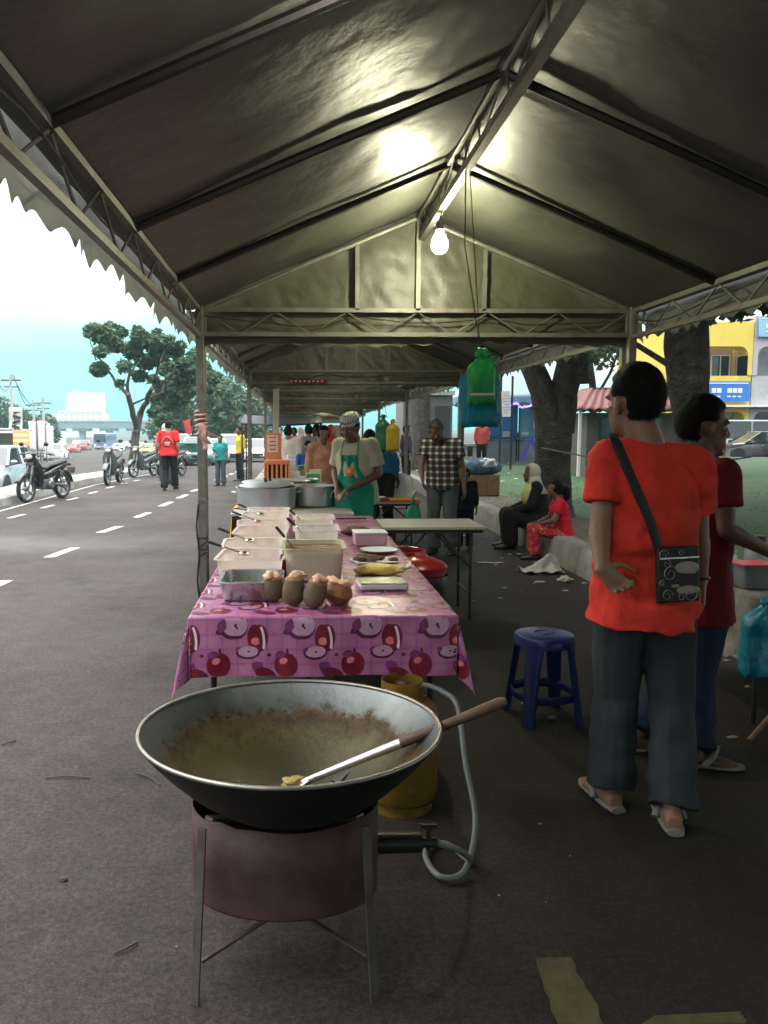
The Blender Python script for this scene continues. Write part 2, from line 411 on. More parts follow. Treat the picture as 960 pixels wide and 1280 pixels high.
def scallop(t): return (.046 + .03 * nz1((t * 2.3, 4, 1))) * (1 - abs(math.sin(PI * (t + .03 * nz1((t * 3, 8, 1))) / .17))) ** .8 + .014 * nz1((t * 9, 1, 3))
def make_tent(label, y0):
    r = thing('market_tent', label, 'tent', (0, y0, 0), 0, 'steel framed canvas tents in one row')
    xc = (TX0 + TX1) / 2
    for x, y in ((TX0, .03), (TX1, .03), (TX0, TL - .03), (TX1, TL - .03)):
        b = MB(); b.bar((x, y, 0), (x, y, TE + .03), .052); b.box((x, y, .012), (.14, .14, .02))
        b.box((x, y, 1.02), (.058, .058, .03)); b.box((x, y, 1.7), (.057, .057, .02))
        b.build('post', m_steel, r, smooth=0, bevel=.004)
    truss('truss_beam', (TX0 + .03, .03, TE), (TX1 - .03, .03, TE), .16, r)
    truss('truss_beam', (TX0 + .03, TL - .03, TE), (TX1 - .03, TL - .03, TE), .16, r)
    truss('truss_beam', (TX0, .06, TE), (TX0, TL - .06, TE), .17, r, 10)
    truss('truss_beam', (TX1, .06, TE), (TX1, TL - .06, TE), .17, r, 10)
    b = MB(); b.bar((xc, .03, TR - .015), (xc, TL - .03, TR - .015), .035); b.bar((xc + .02, .03, TR - .15), (xc + .02, TL - .03, TR - .15), .04)
    for k in range(11):
        y = .25 + k * .5; b.tube([(xc, y, TR - .02), (xc + .02, y, TR - .14)], .006, 5)
        if k < 10: b.tube([(xc, y, TR - .02), (xc + .02, y + .5, TR - .14)], .005, 5)
    b.build('ridge_beam', m_steel, r, smooth=0)
    for k in range(6):
        y = k * 1.1 + (.03 if k == 0 else -.03 if k == 5 else 0)
        for x in (TX0, TX1):
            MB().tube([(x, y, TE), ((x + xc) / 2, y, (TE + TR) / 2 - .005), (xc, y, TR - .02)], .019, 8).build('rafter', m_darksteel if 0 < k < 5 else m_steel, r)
    for yy in (.03, TL - .03):
        for x in (.41, xc, 1.27): MB().bar((x, yy, TE), (x, yy, rz_(x) - .03), .028).build('gable_strut', m_steel, r, smooth=0)
    # roof cloth: hangs slack between the rafters, with drag wrinkles from the ridge
    def roof(u, v):
        x = TX0 - .09 + (TX1 - TX0 + .18) * u; y = TL * v
        f = (y / 1.1) % 1.0; sag = math.sin(PI * f)
        e = 1 - abs(x - xc) / ((TX1 - TX0) / 2)
        edge = math.sin(PI * min(1, max(0, e)))
        wr = .022 * nz1((x * 2.2 + y * .7, y * 2.6, y0)) * edge + .004 * nz1((x * 6 - y * 4, y * 7 + x * 3, y0 + 3)) * edge
        wr += .025 * nz1(((x + .35 * y) * 9, y * 1.6, y0 + 5)) * max(0, nz1((x * 1.1, y * 1.0, y0 + 9)) + .12) * sag
        z = max(rz_(x), TE - .02) + .022 - .030 * sag * min(1, max(0, e * 3)) + wr
        if f < .12 or f > .88: z = max(z, rz_(x) + .019)
        return Vector((x, y, z))
    nv = 176
    b = MB(); b.grid(roof, 74, nv); b.build('roof_canvas', m_canvas, r, smooth=180, fixn=False)
    # hanging valances along both eaves and across the far gable
    for sx, x in ((-1, TX0 - .09), (1, TX1 + .09)):
        nseg = int(TL / .017)
        def val(u, v, sx=sx, x=x):
            y = TL * u; drop = .20 + scallop(y) + .02 * nz1((y * 1.3, sx, y0))
            zt = TE + .045
            return Vector((x + sx * (.012 + .022 * v * math.sin(y * 9 + sx) + .03 * v * nz1((y * 3, v, y0 + sx))), y, zt - drop * v))
        b = MB(); b.grid(val, nseg, 7); b.build('valance', m_skirt, r, smooth=180, fixn=False)
    b = MB()
    yy = TL + .015
    def gab(u, v):
        x = TX0 + (TX1 - TX0) * u; top = rz_(x) + .06; bot = TE - .215 - .5 * scallop(x + .3) + .03 * nz1((x * 1.2, y0, 4))
        z = bot + (top - bot) * v
        w = .016 * nz1((x * 5, z * 4, y0 + 2)) + .010 * nz1(((x + z) * 14, (x - z) * 5, y0))
        return Vector((x, yy + abs(w) + .004, z))
    b.grid(gab, 110, 34); b.build('gable_canvas', m_gable, r, smooth=180, fixn=False)
    return r
TENTS = []
tl = ['nearest canvas tent, its whole underside overhead', 'canvas tent over the far end of the apple-print table',
      'third canvas tent of the row, over the orange rack', 'fourth canvas tent along the row', 'fifth canvas tent along the row', 'farthest canvas tent at the end of the row']
for k in range(6):
    y0 = 5.56 * k
    if k < 2: t = make_tent(tl[k], y0)
    else: t = dup(TENTS[1], tl[k], (0, y0, 0))
    t.location.z = terr(0, y0 + 2.7); TENTS.append(t)

t = dup(TENTS[1], 'unseen canvas tent added behind the camera to block the sky', (0, -5.56, 0))  # out of view, added to keep sky light off the near ground
# ---------------------------------------------------------------- lamps hanging from the ridges
m_bulb = M('lit_lamp', (1, 1, .95), .4, 0, 0, bump=0, emit=(1, .96, .64), estr=LAMP_W)
def bulb(label, x, y, z):
    r = thing('lamp_bulb', label, 'lamp', (x, y, z), 0, 'lamps hung from the tent ridges')
    b = MB(); b.lathe([(.001, -.075), (.02, -.072), (.04, -.055), (.048, -.03), (.046, -.005), (.034, .025), (.022, .045), (.02, .06)], n=20); b.build('glass_globe', m_bulb, r, smooth=180)
    MB().lathe([(.021, .058), (.024, .062), (.024, .1), (.012, .112), (.003, .115)], n=16, cap0=True).build('socket', m_black, r)
    MB().tube([(0, 0, .112), (.004, .02, .14), (.015, .01, .17)], .004, 6).build('cable', m_black, r)
    return r
bz = TR - .15 - .185
bulb('lit lamp hanging from the ridge of the nearest tent', .835, 4.75, bz)
m_bulb2 = M('dim_lit_lamp', (1, 1, .95), .4, 0, 0, bump=0, emit=(1, .93, .78), estr=LAMP_W * .30)
o = bulb('lit lamp hanging over the wok from a rafter of the nearest tent', .36, 1.72, 2.50); recolour(o, m_bulb, m_bulb2)
for k, (yy, lb) in enumerate(((8.2, 'lit lamp under the tent above the steel pots'), (13.9, 'lit lamp under the third tent'), (19.5, 'lit lamp under the fourth tent'), (25.0, 'lit lamp under the fifth tent'), (30.6, 'lit lamp under the farthest tent'))):
    bulb(lb, .835, yy, bz + TENTS[k + 1].location.z)

# ================================================================ trees
m_bark = M('dark_bark', (.060, .052, .046), .95, 0, .65, 9, 1., 30, .06, dirt=(.15, .14, .135), dscale=5)
m_leaf = M('tree_leaf', (.045, .075, .03), .6, 0, .45, 1.2, 0, transl=.25)
m_leaf2 = M('dark_tree_leaf', (.055, .098, .052), .65, 0, .6, 1.2, 0, transl=.2)
def leaves(b, c, r, n, size, rnd, flat=.75):
    for _ in range(n):
        while True:
            d = Vector((rnd.uniform(-1, 1), rnd.uniform(-1, 1), rnd.uniform(-1, 1)))
            if d.length < 1 and rnd.random() < .3 + d.length: break
        d *= 1 + .35 * nz1(d * 2 + c)
        p = c + Vector((d.x * r, d.y * r, d.z * r * flat))
        a = Vector((rnd.gauss(0, 1), rnd.gauss(0, 1), rnd.gauss(0, .6))).normalized(); q = a.cross(Vector((rnd.gauss(0, 1), rnd.gauss(0, 1), rnd.gauss(0, 1)))).normalized()
        s = size * rnd.uniform(.6, 1.3); w = s * .45
        b.F(b.V(p - a * s), b.V(p + q * w), b.V(p + a * s), b.V(p - q * w))
def limb(b, p, q, r0, r1, rnd, wob=.08, n=7, sides=8):
    p = Vector(p); q = Vector(q); L = (q - p).length
    o = rnd.uniform(0, 99)
    pts = [p.lerp(q, i / n) + Vector((nz1((i * .5, o, 0)), nz1((i * .5, o, 5)), 0)) * wob * L * math.sin(PI * i / n) for i in range(n + 1)]
    b.tube(pts, [r0 + (r1 - r0) * i / n for i in range(n + 1)], sides)
def tree(name, label, base, limbs, clumps, leafsize, seed, group=None, leafmat=None, dens=1.):
    """limbs: (p, q, r0, r1); clumps: (centre, radius, count)"""
    rnd = random.Random(seed); r = thing(name, label, 'tree', base, 0, group)
    b = MB()
    for p, q, r0, r1 in limbs: limb(b, p, q, r0, r1, rnd)
    b.build('trunk', m_bark, r, smooth=60)
    b = MB()
    for c, rad, n in clumps: leaves(b, Vector(c), rad, int(n * dens), leafsize, rnd)
    b.build('crown', leafmat or m_leaf, r, smooth=0, fixn=False)
    return r
# ================================================================ trees in view, then unseen ones added for shade
def PV(px, py, Y): return PY(px, py, Y)
def rel(b, px, py, Y): return PY(px, py, Y) - b
# two slender trees in the median, spreading crowns with gaps
def median_tree(label, bx, by, Y, limbs_px, clumps_px, seed, s, name='spreading_tree', dens=1.):
    z = terr(-6.3, Y) + .15; X = PY(bx, by, Y).x; base = Vector((X, Y, z))
    rnd = random.Random(seed)
    k = Y / FOC
    L = [(rel(base, a[0], a[1], Y + rnd.uniform(-.3, .3) * (i > 0)), rel(base, c[0], c[1], Y + rnd.uniform(-1.3, 1.3) * (i > 0)), r0 * k, r1 * k) for i, (a, c, r0, r1) in enumerate(limbs_px)]
    L[0] = (Vector((0, 0, -.1)), L[0][1], L[0][2], L[0][3])
    C_ = [(rel(base, x, y, Y + rnd.uniform(-1.6, 1.6)), r * k * rnd.uniform(.9, 1.3), int(n)) for x, y, r, n in clumps_px]
    return tree(name, label, base, L, C_, s, seed, 'trees along the median', m_leaf2, dens * 1.45)
l1 = [((166, 586), (170, 540), 6.5, 5), ((170, 542), (176, 515), 4.5, 4), ((171, 540), (160, 492), 4, 3), ((160, 494), (140, 470), 2.6, 1.6), ((141, 471), (122, 445), 1.6, .8), ((160, 492), (163, 455), 2.2, 1.2), ((163, 456), (150, 425), 1.2, .5), ((176, 516), (190, 485), 3.6, 2.4), ((190, 486), (200, 452), 2.2, 1.2), ((200, 452), (212, 425), 1.3, .5), ((190, 486), (222, 462), 1.8, .9), ((163, 470), (182, 430), 1.4, .5), ((120, 450), (112, 420), .9, .3), ((166, 505), (182, 498), 1.5, 1.0), ((182, 498), (205, 490), 1.2, .6), ((172, 430), (160, 408), .7, .2)]
c1 = [(118, 414, 10, 330), (132, 420, 13, 520), (144, 432, 13, 420), (125, 440, 9, 200), (150, 415, 9, 200), (124, 462, 11, 420), (165, 438, 13, 460), (176, 422, 11, 330), (190, 428, 12, 380), (205, 430, 12, 400), (218, 438, 10, 300), (200, 448, 12, 330), (182, 452, 11, 300), (176, 470, 9, 170), (226, 431, 7, 140), (172, 412, 6, 90), (210, 458, 9, 180), (138, 408, 6, 90), (156, 458, 8, 130), (192, 474, 8, 130), (150, 480, 5, 50), (196, 415, 6, 90)]
median_tree('slender tree in the median with two leaning trunks and an open crown', 166, 586, 32.5, l1, c1, 3, .125)
l2 = [((205, 577), (206, 530), 7, 5), ((206, 532), (204, 490), 4.5, 3), ((206, 530), (226, 480), 3.5, 2), ((204, 492), (214, 450), 2.6, 1.2), ((226, 482), (246, 452), 2, 1), ((226, 482), (255, 475), 1.6, .7), ((204, 500), (190, 478), 2, 1)]
c2 = [(212, 462, 13, 420), (228, 455, 14, 480), (222, 475, 13, 420), (205, 485, 12, 380), (196, 498, 10, 300), (208, 508, 12, 400), (206, 525, 10, 300), (240, 470, 13, 420), (252, 462, 12, 360), (236, 486, 12, 360), (262, 474, 10, 260), (246, 444, 9, 220), (224, 498, 11, 260), (270, 470, 8, 160), (258, 487, 9, 200), (278, 490, 6, 80), (194, 515, 8, 200)]
median_tree('darker bushy tree in the median behind the walker in red', 205, 577, 38, l2, c2, 5, .14)
# dense greenery farther down the median and at the end of the street
for i, (px, Y, w, h, lb) in enumerate(((243, 60, 3.6, 6.0, 'round green tree behind the parked cars'), (262, 74, 4.4, 7.6, 'tall green tree behind the second tent post'), (284, 66, 3.6, 5.2, 'low bushy tree left of the tent row'), (300, 90, 5, 6.5, 'far green tree below the white block'), (320, 80, 5, 6.0, 'green tree seen past the tent posts'), (225, 85, 4, 5, 'far bushy tree above the waiting cars'))):
    b = Vector((PY(px, 540, Y).x, Y, terr(-6, Y))); rnd = random.Random(40 + i)
    cl = [(Vector((rnd.uniform(-1, 1) * w * .65, rnd.uniform(-1, 1) * w * .4, h * rnd.uniform(.38, .9))), w * rnd.uniform(.32, .5), 260) for _ in range(11)]
    tree('bushy_tree', lb, b, [((0, 0, -.2), (.1, 0, h * .5), .22, .12), ((.1, 0, h * .45), (w * .3, .3, h * .75), .1, .04), ((.1, 0, h * .4), (-w * .3, 0, h * .7), .1, .04)], cl, .28, 40 + i, 'greenery at the end of the street', m_leaf)
for i, (px, Y, w, h, lb) in enumerate(((2, 88, 5, 6.5, 'dark tree behind the roadside stalls, cut by the picture edge'), (24, 92, 5, 5.2, 'dark tree behind the utility pole'), (40, 96, 4, 4.6, 'smaller dark tree beside the stall flags'))):
    b = Vector((PY(px, 540, Y).x, Y, terr(-10, Y))); rnd = random.Random(60 + i)
    cl = [(Vector((rnd.uniform(-1, 1) * w * .6, rnd.uniform(-1, 1) * w * .4, h * rnd.uniform(.35, .88))), w * rnd.uniform(.3, .45), 240) for _ in range(10)]
    tree('dark_tree', lb, b, [((0, 0, -.2), (.1, 0, h * .6), .25, .1)], cl, .34, 60 + i, 'dark trees left of the highway', m_leaf2)
# the big old trees on the right
def big_tree(name, label, base, limbs, clumps, seed, leaf=.16):
    rnd = random.Random(seed); r = thing(name, label, 'tree', base)
    b = MB()
    for pts, rr in limbs:
        n = 30; P = [Vector(p) for p in pts]; rings = []
        for i in range(n + 1):
            t = i / n * (len(P) - 1); k = min(int(t), len(P) - 2); u = t - k
            c = P[k].lerp(P[k + 1], u); rad = rr[k] + (rr[k + 1] - rr[k]) * u
            ring = []
            for a in range(28):
                th = 2 * PI * a / 28
                q = 1 + .13 * nz1((math.cos(th) * 1.6, math.sin(th) * 1.6, c.z * .8 + seed)) + .09 * nz1((math.cos(th) * 5, math.sin(th) * 5, c.z * 2.2 + seed)) + .05 * nz1((math.cos(th) * 11, math.sin(th) * 11, c.z * 6))
                ring.append(b.V(c + Vector((math.cos(th) * rad * q, math.sin(th) * rad * q, 0))))
            rings.append(ring)
        b.skin(rings)
    b.build('trunk', m_bark, r, smooth=70)
    b = MB()
    for c, rad, n in clumps: leaves(b, Vector(c), rad, n, leaf, rnd)
    b.build('crown', m_leaf2, r, smooth=0, fixn=False)
    return r
def crownset(seed, n, cx, cy, z0, z1, sp, r, cnt):
    rnd = random.Random(seed)
    return [((cx + rnd.uniform(-sp, sp), cy + rnd.uniform(-sp, sp), rnd.uniform(z0, z1)), r * rnd.uniform(.7, 1.2), cnt) for _ in range(n)]
A = Vector((3.66, 11.3, .25))
big_tree('old_street_tree', 'thick forked tree trunk rising behind the two people sitting on the kerb', A,
         [([(0, 0, -.1), (0, 0, .25), (-.02, 0, .9), (0, 0, 1.35)], [.36, .27, .24, .255]), ([(-.04, 0, 1.25), (-.15, 0, 1.75), (-.50, .1, 2.6), (-.8, .3, 3.8)], [.22, .19, .16, .14]), ([(.04, 0, 1.2), (.12, 0, 1.75), (.30, 0, 2.5), (.9, .2, 4.2)], [.235, .20, .19, .15]), ([(.3, 0, 1.9), (.42, .5, 3), (.6, 1.2, 4.5)], [.2, .14, .1])],
         crownset(11, 26, .4, 0, 3.9, 6.5, 3.2, 1.25, 420), 11)
B = Vector((5.25, 10.3, .25))
big_tree('old_street_tree', 'leaning tree trunk with flaking bark just left of the yellow shophouse', B,
         [([(.22, 0, -.1), (.16, 0, .3), (.0, 0, 1.0), (-.16, 0, 1.7), (-.24, 0, 2.4), (-.22, 0, 3.8)], [.32, .24, .22, .235, .27, .22]), ([(-.3, 0, 2.0), (-.8, .3, 2.4), (-1.7, .5, 2.75), (-2.4, .6, 3.4)], [.07, .06, .05, .03]), ([(-.2, 0, 3), (.9, .2, 4.4)], [.2, .12])],
         crownset(13, 26, .2, .3, 3.8, 6.3, 3.0, 1.2, 420) + [((1.05, -.4, 2.75), .42, 260), ((.75, -.2, 2.95), .35, 150), ((1.5, -.3, 2.8), .45, 240), ((-1.35, .4, 2.55), .22, 70), ((-1.75, .5, 2.6), .2, 60), ((.35, -.2, 2.72), .16, 40)], 13, .085)
D = Vector((3.85, 24.5, .25))
big_tree('old_street_tree', 'pale straight tree trunk behind the man in the plaid shirt', D,
         [([(0, 0, -.1), (0, 0, .5), (0, 0, 2.5), (.05, 0, 4.5)], [.32, .25, .23, .2])], crownset(17, 14, 0, 0, 4.2, 6.5, 2.4, 1.3, 240), 17, .2)
E_ = Vector((9.9, 26.5, .25))
big_tree('old_street_tree', 'thin dark tree trunk behind the red-roofed kiosk', E_,
         [([(0, 0, -.1), (.02, 0, 1.2), (-.05, 0, 2.6), (-.3, 0, 4.2)], [.16, .12, .12, .08]), ([(0, 0, 2.2), (.5, 0, 3.1), (.9, 0, 4.2)], [.07, .05, .03])], crownset(19, 12, 0, 0, 3.6, 5.4, 1.9, .9, 260), 19, .13)
for i, (x, y, lb, zc, sp, nn) in enumerate(((7.6, 3.0, 'unseen tree added to shade the near tent from the right', 3.6, 4.0, 60), (6.6, -2.5, 'unseen tree added for shade behind the camera on the right', 3.2, 3.6, 60), (8.5, -8, 'unseen tree added for shade farther back on the right', 3.2, 3.6, 50), (10.5, 13, 'unseen tree added for shade by the right edge of the field', 5.6, 4.6, 60), (15.5, 22, 'unseen tree added for shade far right in the field', 7.2, 5.4, 60), (13.5, 6, 'unseen tree added for shade right of the leaning trunk', 5.0, 4.6, 60), (23.5, 34, 'unseen tree added for shade before the grey shophouse', 9.0, 6, 60), (2.0, -11, 'unseen tree added for shade at the head of the tent row', 2.8, 4, 60))):
    big_tree('old_street_tree', lb, (x, y, .25 if x > 3.2 else 0), [([(0, 0, -.1), (0, 0, .5), (.1, 0, 2.5), (.2, 0, zc + 2)], [.45, .34, .3, .2])], crownset(70 + i, nn, 0, 0, zc, zc + 3.4, sp, 1.5, 260), 70 + i, .30)  # out of view, added so their crowns darken the field and tent side
# ================================================================ far buildings and roadside things
m_bwhite = M('far_white_render', (.62, .62, .6), .8, 0, .1, .3, 0)
m_bgrey = M('grey_render', (.36, .36, .37), .85, 0, .15, .8, .1, dirt=(.22, .22, .22))
m_yellow = M('yellow_wall_paint', (.62, .46, .07), .75, 0, .12, .8, .1, dirt=(.45, .34, .08), dscale=.6)
m_lilac = M('lilac_wall_paint', (.38, .34, .38), .8, 0, .12, .8, .1)
m_pink = M('dusty_pink_wall', (.33, .21, .19), .8, 0, .15, 1, .1)
m_blue = M('blue_sign_face', (.02, .14, .52), .45, 0, .12, 2, 0)
m_lblue = M('pale_blue_plastic', (.20, .42, .55), .45, 0, .12, 2, 0)
m_rroof = M('red_corrugated_roof', (.20, .075, .07), .6, .1, .25, 3, .1, dirt=(.12, .06, .05))
def windows(r, cells, y, mat, framem, depth=.12):
    for (x0, x1, z0, z1) in cells:
        w = MB().box(((x0 + x1) / 2, y, (z0 + z1) / 2), (x1 - x0, .05, z1 - z0)).build('window', mat, r, smooth=0)
        f = MB(); t = (x1 - x0) * .05
        for xx in (x0, x1, (x0 + x1) / 2): f.box((xx, y - .03, (z0 + z1) / 2), (t, .06, z1 - z0 + t))
        for zz in (z0, z1): f.box(((x0 + x1) / 2, y - .034, zz), (x1 - x0 + t, .06, t))
        f.build('frame', framem, w, smooth=0)
# tower on the horizon
def far_block(label, px0, px1, py, Y, name='office_block', floors=6, bays=8):
    a = PY(px0, py, Y); c = PY(px1, py, Y); z0 = terr(-10, Y); H = a.z - z0; w = c.x - a.x
    r = thing(name, label, 'building', ((a.x + c.x) / 2, Y, z0))
    MB().box((0, w * .25, H / 2), (w, w * .5, H)).build('wall', m_bwhite, r, smooth=0)
    b = MB(); b.box((0, w * .25, H + .3), (w * 1.01, w * .51, .6)); b.box((-w * .2, w * .2, H + 1.2), (w * .25, w * .2, 1.4)); b.build('roof', m_bgrey, r, smooth=0)
    cw = w / bays; ch = H / floors
    windows(r, [(-w / 2 + (i + .2) * cw, -w / 2 + (i + .8) * cw, (j + .35) * ch, (j + .75) * ch) for i in range(bays) for j in range(max(1, floors - 5), floors)], -.02, m_bgrey, m_bwhite)
    return r
far_block('tall white block on the horizon left of the median tree', 82, 126, 491, 420, floors=8, bays=7)
far_block('long low white block below the tall one', 58, 128, 517, 400, floors=6, bays=10)
far_block('long white flat-roofed block behind the trees', 262, 330, 497, 160, 'flat_roofed_block', 7, 9)
# flyover
Yf = 260; a = PY(48, 527, Yf); c = PY(250, 527, Yf); r = thing('flyover', 'blue-grey road flyover crossing the street far away', 'bridge', (0, Yf, terr(-10, Yf)))
h = a.z - r.location.z
MB().box(((a.x + c.x) / 2, 4, h - 1.1), (c.x - a.x, 8, 2.2)).build('deck', M('flyover_concrete', (.16, .19, .22), .9, 0, .1, .2, 0), r, smooth=0)
MB().box(((a.x + c.x) / 2, -.1, h + .25), (c.x - a.x, .3, .5)).build('parapet', m_bgrey, r, smooth=0)
for k in range(6):
    x = a.x + (c.x - a.x) * (k + .5) / 6; b = MB(); b.box((x, 4, (h - 2.2) / 2), (1.6, 3, h - 2.2)); b.box((x, 4, h - 2.6), (5, 6, .8)); b.build('pier', m_bgrey, r, smooth=0)
# utility poles and wires
def pole(px, Y, top, label):
    z0 = terr(-12, Y); p = PY(px, 540, Y); t = PY(px, top, Y).z - z0
    r = thing('utility_pole', label, 'utility pole', (p.x, Y, z0), 0, 'utility poles left of the highway')
    MB().tube([(0, 0, 0), (0, 0, t)], [.16, .10], 10).build('shaft', m_bgrey, r)
    b = MB(); b.box((0, 0, t - .5), (1.5, .08, .1)); b.box((0, 0, t - 1.0), (1.1, .08, .08)); b.build('crossarm', m_darksteel, r, smooth=0)
    b = MB()
    for x in (-.7, -.35, .35, .7): b.lathe([(.03, 0), (.05, .05), (.03, .12)], (x, 0, t - .45), 8)
    b.build('insulator', m_white, r)
    return r
pole(16, 62, 467, 'tall pale utility pole near the picture edge'); pole(55, 74, 497, 'utility pole in the middle of the three'); pole(43, 80, 500, 'shorter utility pole beside the flags')
b = MB()
for (p, q) in (((-8, 464, 50), (16, 469, 62)), ((17, 469, 62), (43, 503, 80)), ((17, 472, 62), (55, 500, 74))):
    P = PY(*p); Q = PY(*q); b.tube([P.lerp(Q, t / 10) - Vector((0, 0, 1.2 * math.sin(PI * t / 10))) for t in range(11)], .03, 4)
tag(b.build('overhead_cable', m_darksteel), 'thin dark overhead wires sagging between the utility poles', 'cable')
# roadside stalls with lit signs
m_sign = M('lit_sign_face', (.8, .2, .05), .5, 0, .2, 4, 0, emit=(1, .25, .08), estr=1.2)
m_sign2 = M('lit_sign_band', (.9, .6, .1), .5, 0, .2, 4, 0, emit=(1, .75, .3), estr=2.2)
m_strip = M('lit_strip_lamp', (1, 1, 1), .5, 0, 0, bump=0, emit=(1, .92, .8), estr=2.5)
Y = 56; p = PY(-12, 560, Y); r = thing('roadside_stall', 'low open stall with a pale awning and lit shelves at the left picture edge', 'stall', (p.x, Y, terr(-14, Y)))
MB().prism([(-2.4, 2.5), (2.4, 2.3), (2.4, 2.42), (-2.4, 2.62)], -1.5, 1.5).build('awning', m_bgrey, r, smooth=0)
for x in (-2.2, 0, 2.2): MB().bar((x, -1.4, 0), (x, -1.4, 2.4), .08).build('post', m_darksteel, r, smooth=0)
MB().box((0, 1.2, 1.1), (4.4, .15, 2.2)).build('back_wall', M('stall_back', (.2, .19, .15), .8), r, smooth=0)
MB().box((0, 0, .5), (4.2, .7, 1.0)).build('counter', m_bwhite, r, bevel=.02)
MB().box((0, -.6, 2.22), (3.6, .08, .08)).build('lamp', m_strip, r, smooth=0)
p = PY(27, 560, 50); r = thing('lit_signboard', 'red and orange lit signboard with two pale bands beside the roadside stall', 'sign', (p.x, 50, terr(-14, 50)))
MB().box((0, 0, 1.75), (.95, .2, .95)).build('sign_box', m_sign, r, bevel=.02)
for z in (1.62, 1.95): MB().box((0, -.11, z), (.85, .03, .14)).build('light_band', m_sign2, r, smooth=0)
for x in (-.35, .35): MB().bar((x, 0, 0), (x, 0, 1.3), .07).build('leg', m_darksteel, r, smooth=0)
p = PY(19, 540, 52); r = thing('banner_flag', 'tall white banner with dark lettering on a pole beside the dark trees', 'banner', (p.x, 52, terr(-14, 52)))
MB().tube([(0, 0, 0), (0, 0, 3.9)], .03, 6).build('pole', m_darksteel, r)
def bf(u, v): return Vector((-.42 + .86 * u + .1 * v, .06 * math.sin(v * 5), 2.3 + 1.45 * v))
bb = MB().grid(bf, 6, 12).build('banner_cloth', m_bwhite, r, smooth=180, solid=.01)
b = MB()
for k in range(4): b.box((.05 + .05 * k, .0 - .04, 2.5 + .32 * k), (.5, .02, .16), rot=Matrix.Rotation(.3 * (-1) ** k, 3, 'Y'))
b.build('dark_print', m_darksteel, bb, smooth=0)
m_flagpink = M('pink_flag_cloth', (.7, .25, .35), .7, transl=.3); m_flagw = M('white_flag_cloth', (.8, .8, .82), .7, transl=.4)
rnd = random.Random(4)
for k, px in enumerate((36, 39.5, 43, 47, 50.5, 54, 58)):
    Y = 60 + (k % 3) * 2; p = PY(px, 560, Y); top = PY(px, 523 + rnd.uniform(0, 7), Y).z - terr(-14, Y)
    r = thing('promo_flag', ['first', 'second', 'third', 'fourth', 'fifth', 'sixth', 'seventh'][k] + ' of the white and pink stall flags counted from the red lit signboard', 'flag', (p.x, Y, terr(-14, Y)), 0, 'stall flags by the highway')
    MB().tube([(0, 0, 0), (0, 0, top)], .035, 6).build('pole', m_darksteel, r)
    def ff(u, v, k=k, top=top): return Vector((.02 + .55 * u, .08 * math.sin(u * 4 + k), top - .1 - (1.5 if k % 3 else 2.2) * v - .1 * u))
    MB().grid(ff, 5, 8).build('flag_cloth', m_flagpink if k % 3 == 1 else m_flagw, r, smooth=180, solid=.01)
# small leaning party flag near the walker
p = GT(246, 577); r = thing('party_flag', 'small red and white banner leaning on a thin pole right of the walker', 'flag', (p.x, p.y, p.z))
q = PY(226, 522, p.y) - Vector(p)
MB().tube([(0, 0, 0), q], .03, 6).build('pole', m_darksteel, r)
def ff(u, v): return PY(229 + 3 * v + 8 * u, 525 + 19 * v + 1.5 * math.sin(u * 5), p.y) - Vector(p)
MB().grid(ff, 5, 8).build('flag_cloth', M('red_flag_cloth', (.55, .03, .03), .7, transl=.3), r, smooth=180, solid=.01)
MB().grid(lambda u, v: ff(u, .98 + .06 * v) - Vector((0, .02, 0)), 5, 2).build('white_band', m_flagw, r, smooth=180, solid=.01)
# wheeled refuse bin
p = GT(238, 582); r = thing('refuse_bin', 'large dark green wheeled refuse bin behind the walker', 'bin', (p.x, p.y, p.z), .2)
m_gbin = M('dark_green_plastic', (.02, .085, .07), .5, 0, .2, 5)
MB().box((0, 0, .62), (1.0, .8, .95), taper=1.14).build('body', m_gbin, r, bevel=.04)
MB().loft([((0, 0, 1.10), (.62, 0, 0), (0, .5, 0)), ((0, 0, 1.16), (.64, 0, 0), (0, .52, 0)), ((0, 0, 1.24), (.45, 0, 0), (0, .36, 0)), ((0, 0, 1.26), (.2, 0, 0), (0, .15, 0))], 20).build('lid', m_gbin, r)
for x in (-.4, .4):
    for y in (-.3, .3): MB().lathe([(.02, -.03), (.1, -.03), (.1, .03), (.02, .03)], (x, y, .1), 14, True, True, 'X').build('wheel', m_rubber, r)
# ---- right side: shophouses
Y0 = 50
def arch(b, x0, x1, z0, z1, y0, y1, r=.5, ow=.35):
    """wall frame with a rounded opening"""
    n = 8; pts = [(x0 + ow, z0)]
    for k in range(n + 1): t = PI - PI / 2 * k / n; pts.append((x0 + ow + r + r * math.cos(t), z1 - ow - r + r * math.sin(t)))
    for k in range(n + 1): t = PI / 2 - PI / 2 * k / n; pts.append((x1 - ow - r + r * math.cos(t), z1 - ow - r + r * math.sin(t)))
    pts.append((x1 - ow, z0))
    for (a, c) in zip(pts, pts[1:]):
        b.prism([a, c, (c[0], z1), (a[0], z1)] if abs(a[0] - c[0]) > 1e-6 else [a, (a[0] + 1e-3, a[1]), (c[0] + 1e-3, c[1]), c], y0, y1)
    b.prism([(x0, z0), (x0 + ow, z0), (x0 + ow, z1), (x0, z1)], y0, y1); b.prism([(x1 - ow, z0), (x1, z0), (x1, z1), (x1 - ow, z1)], y0, y1)
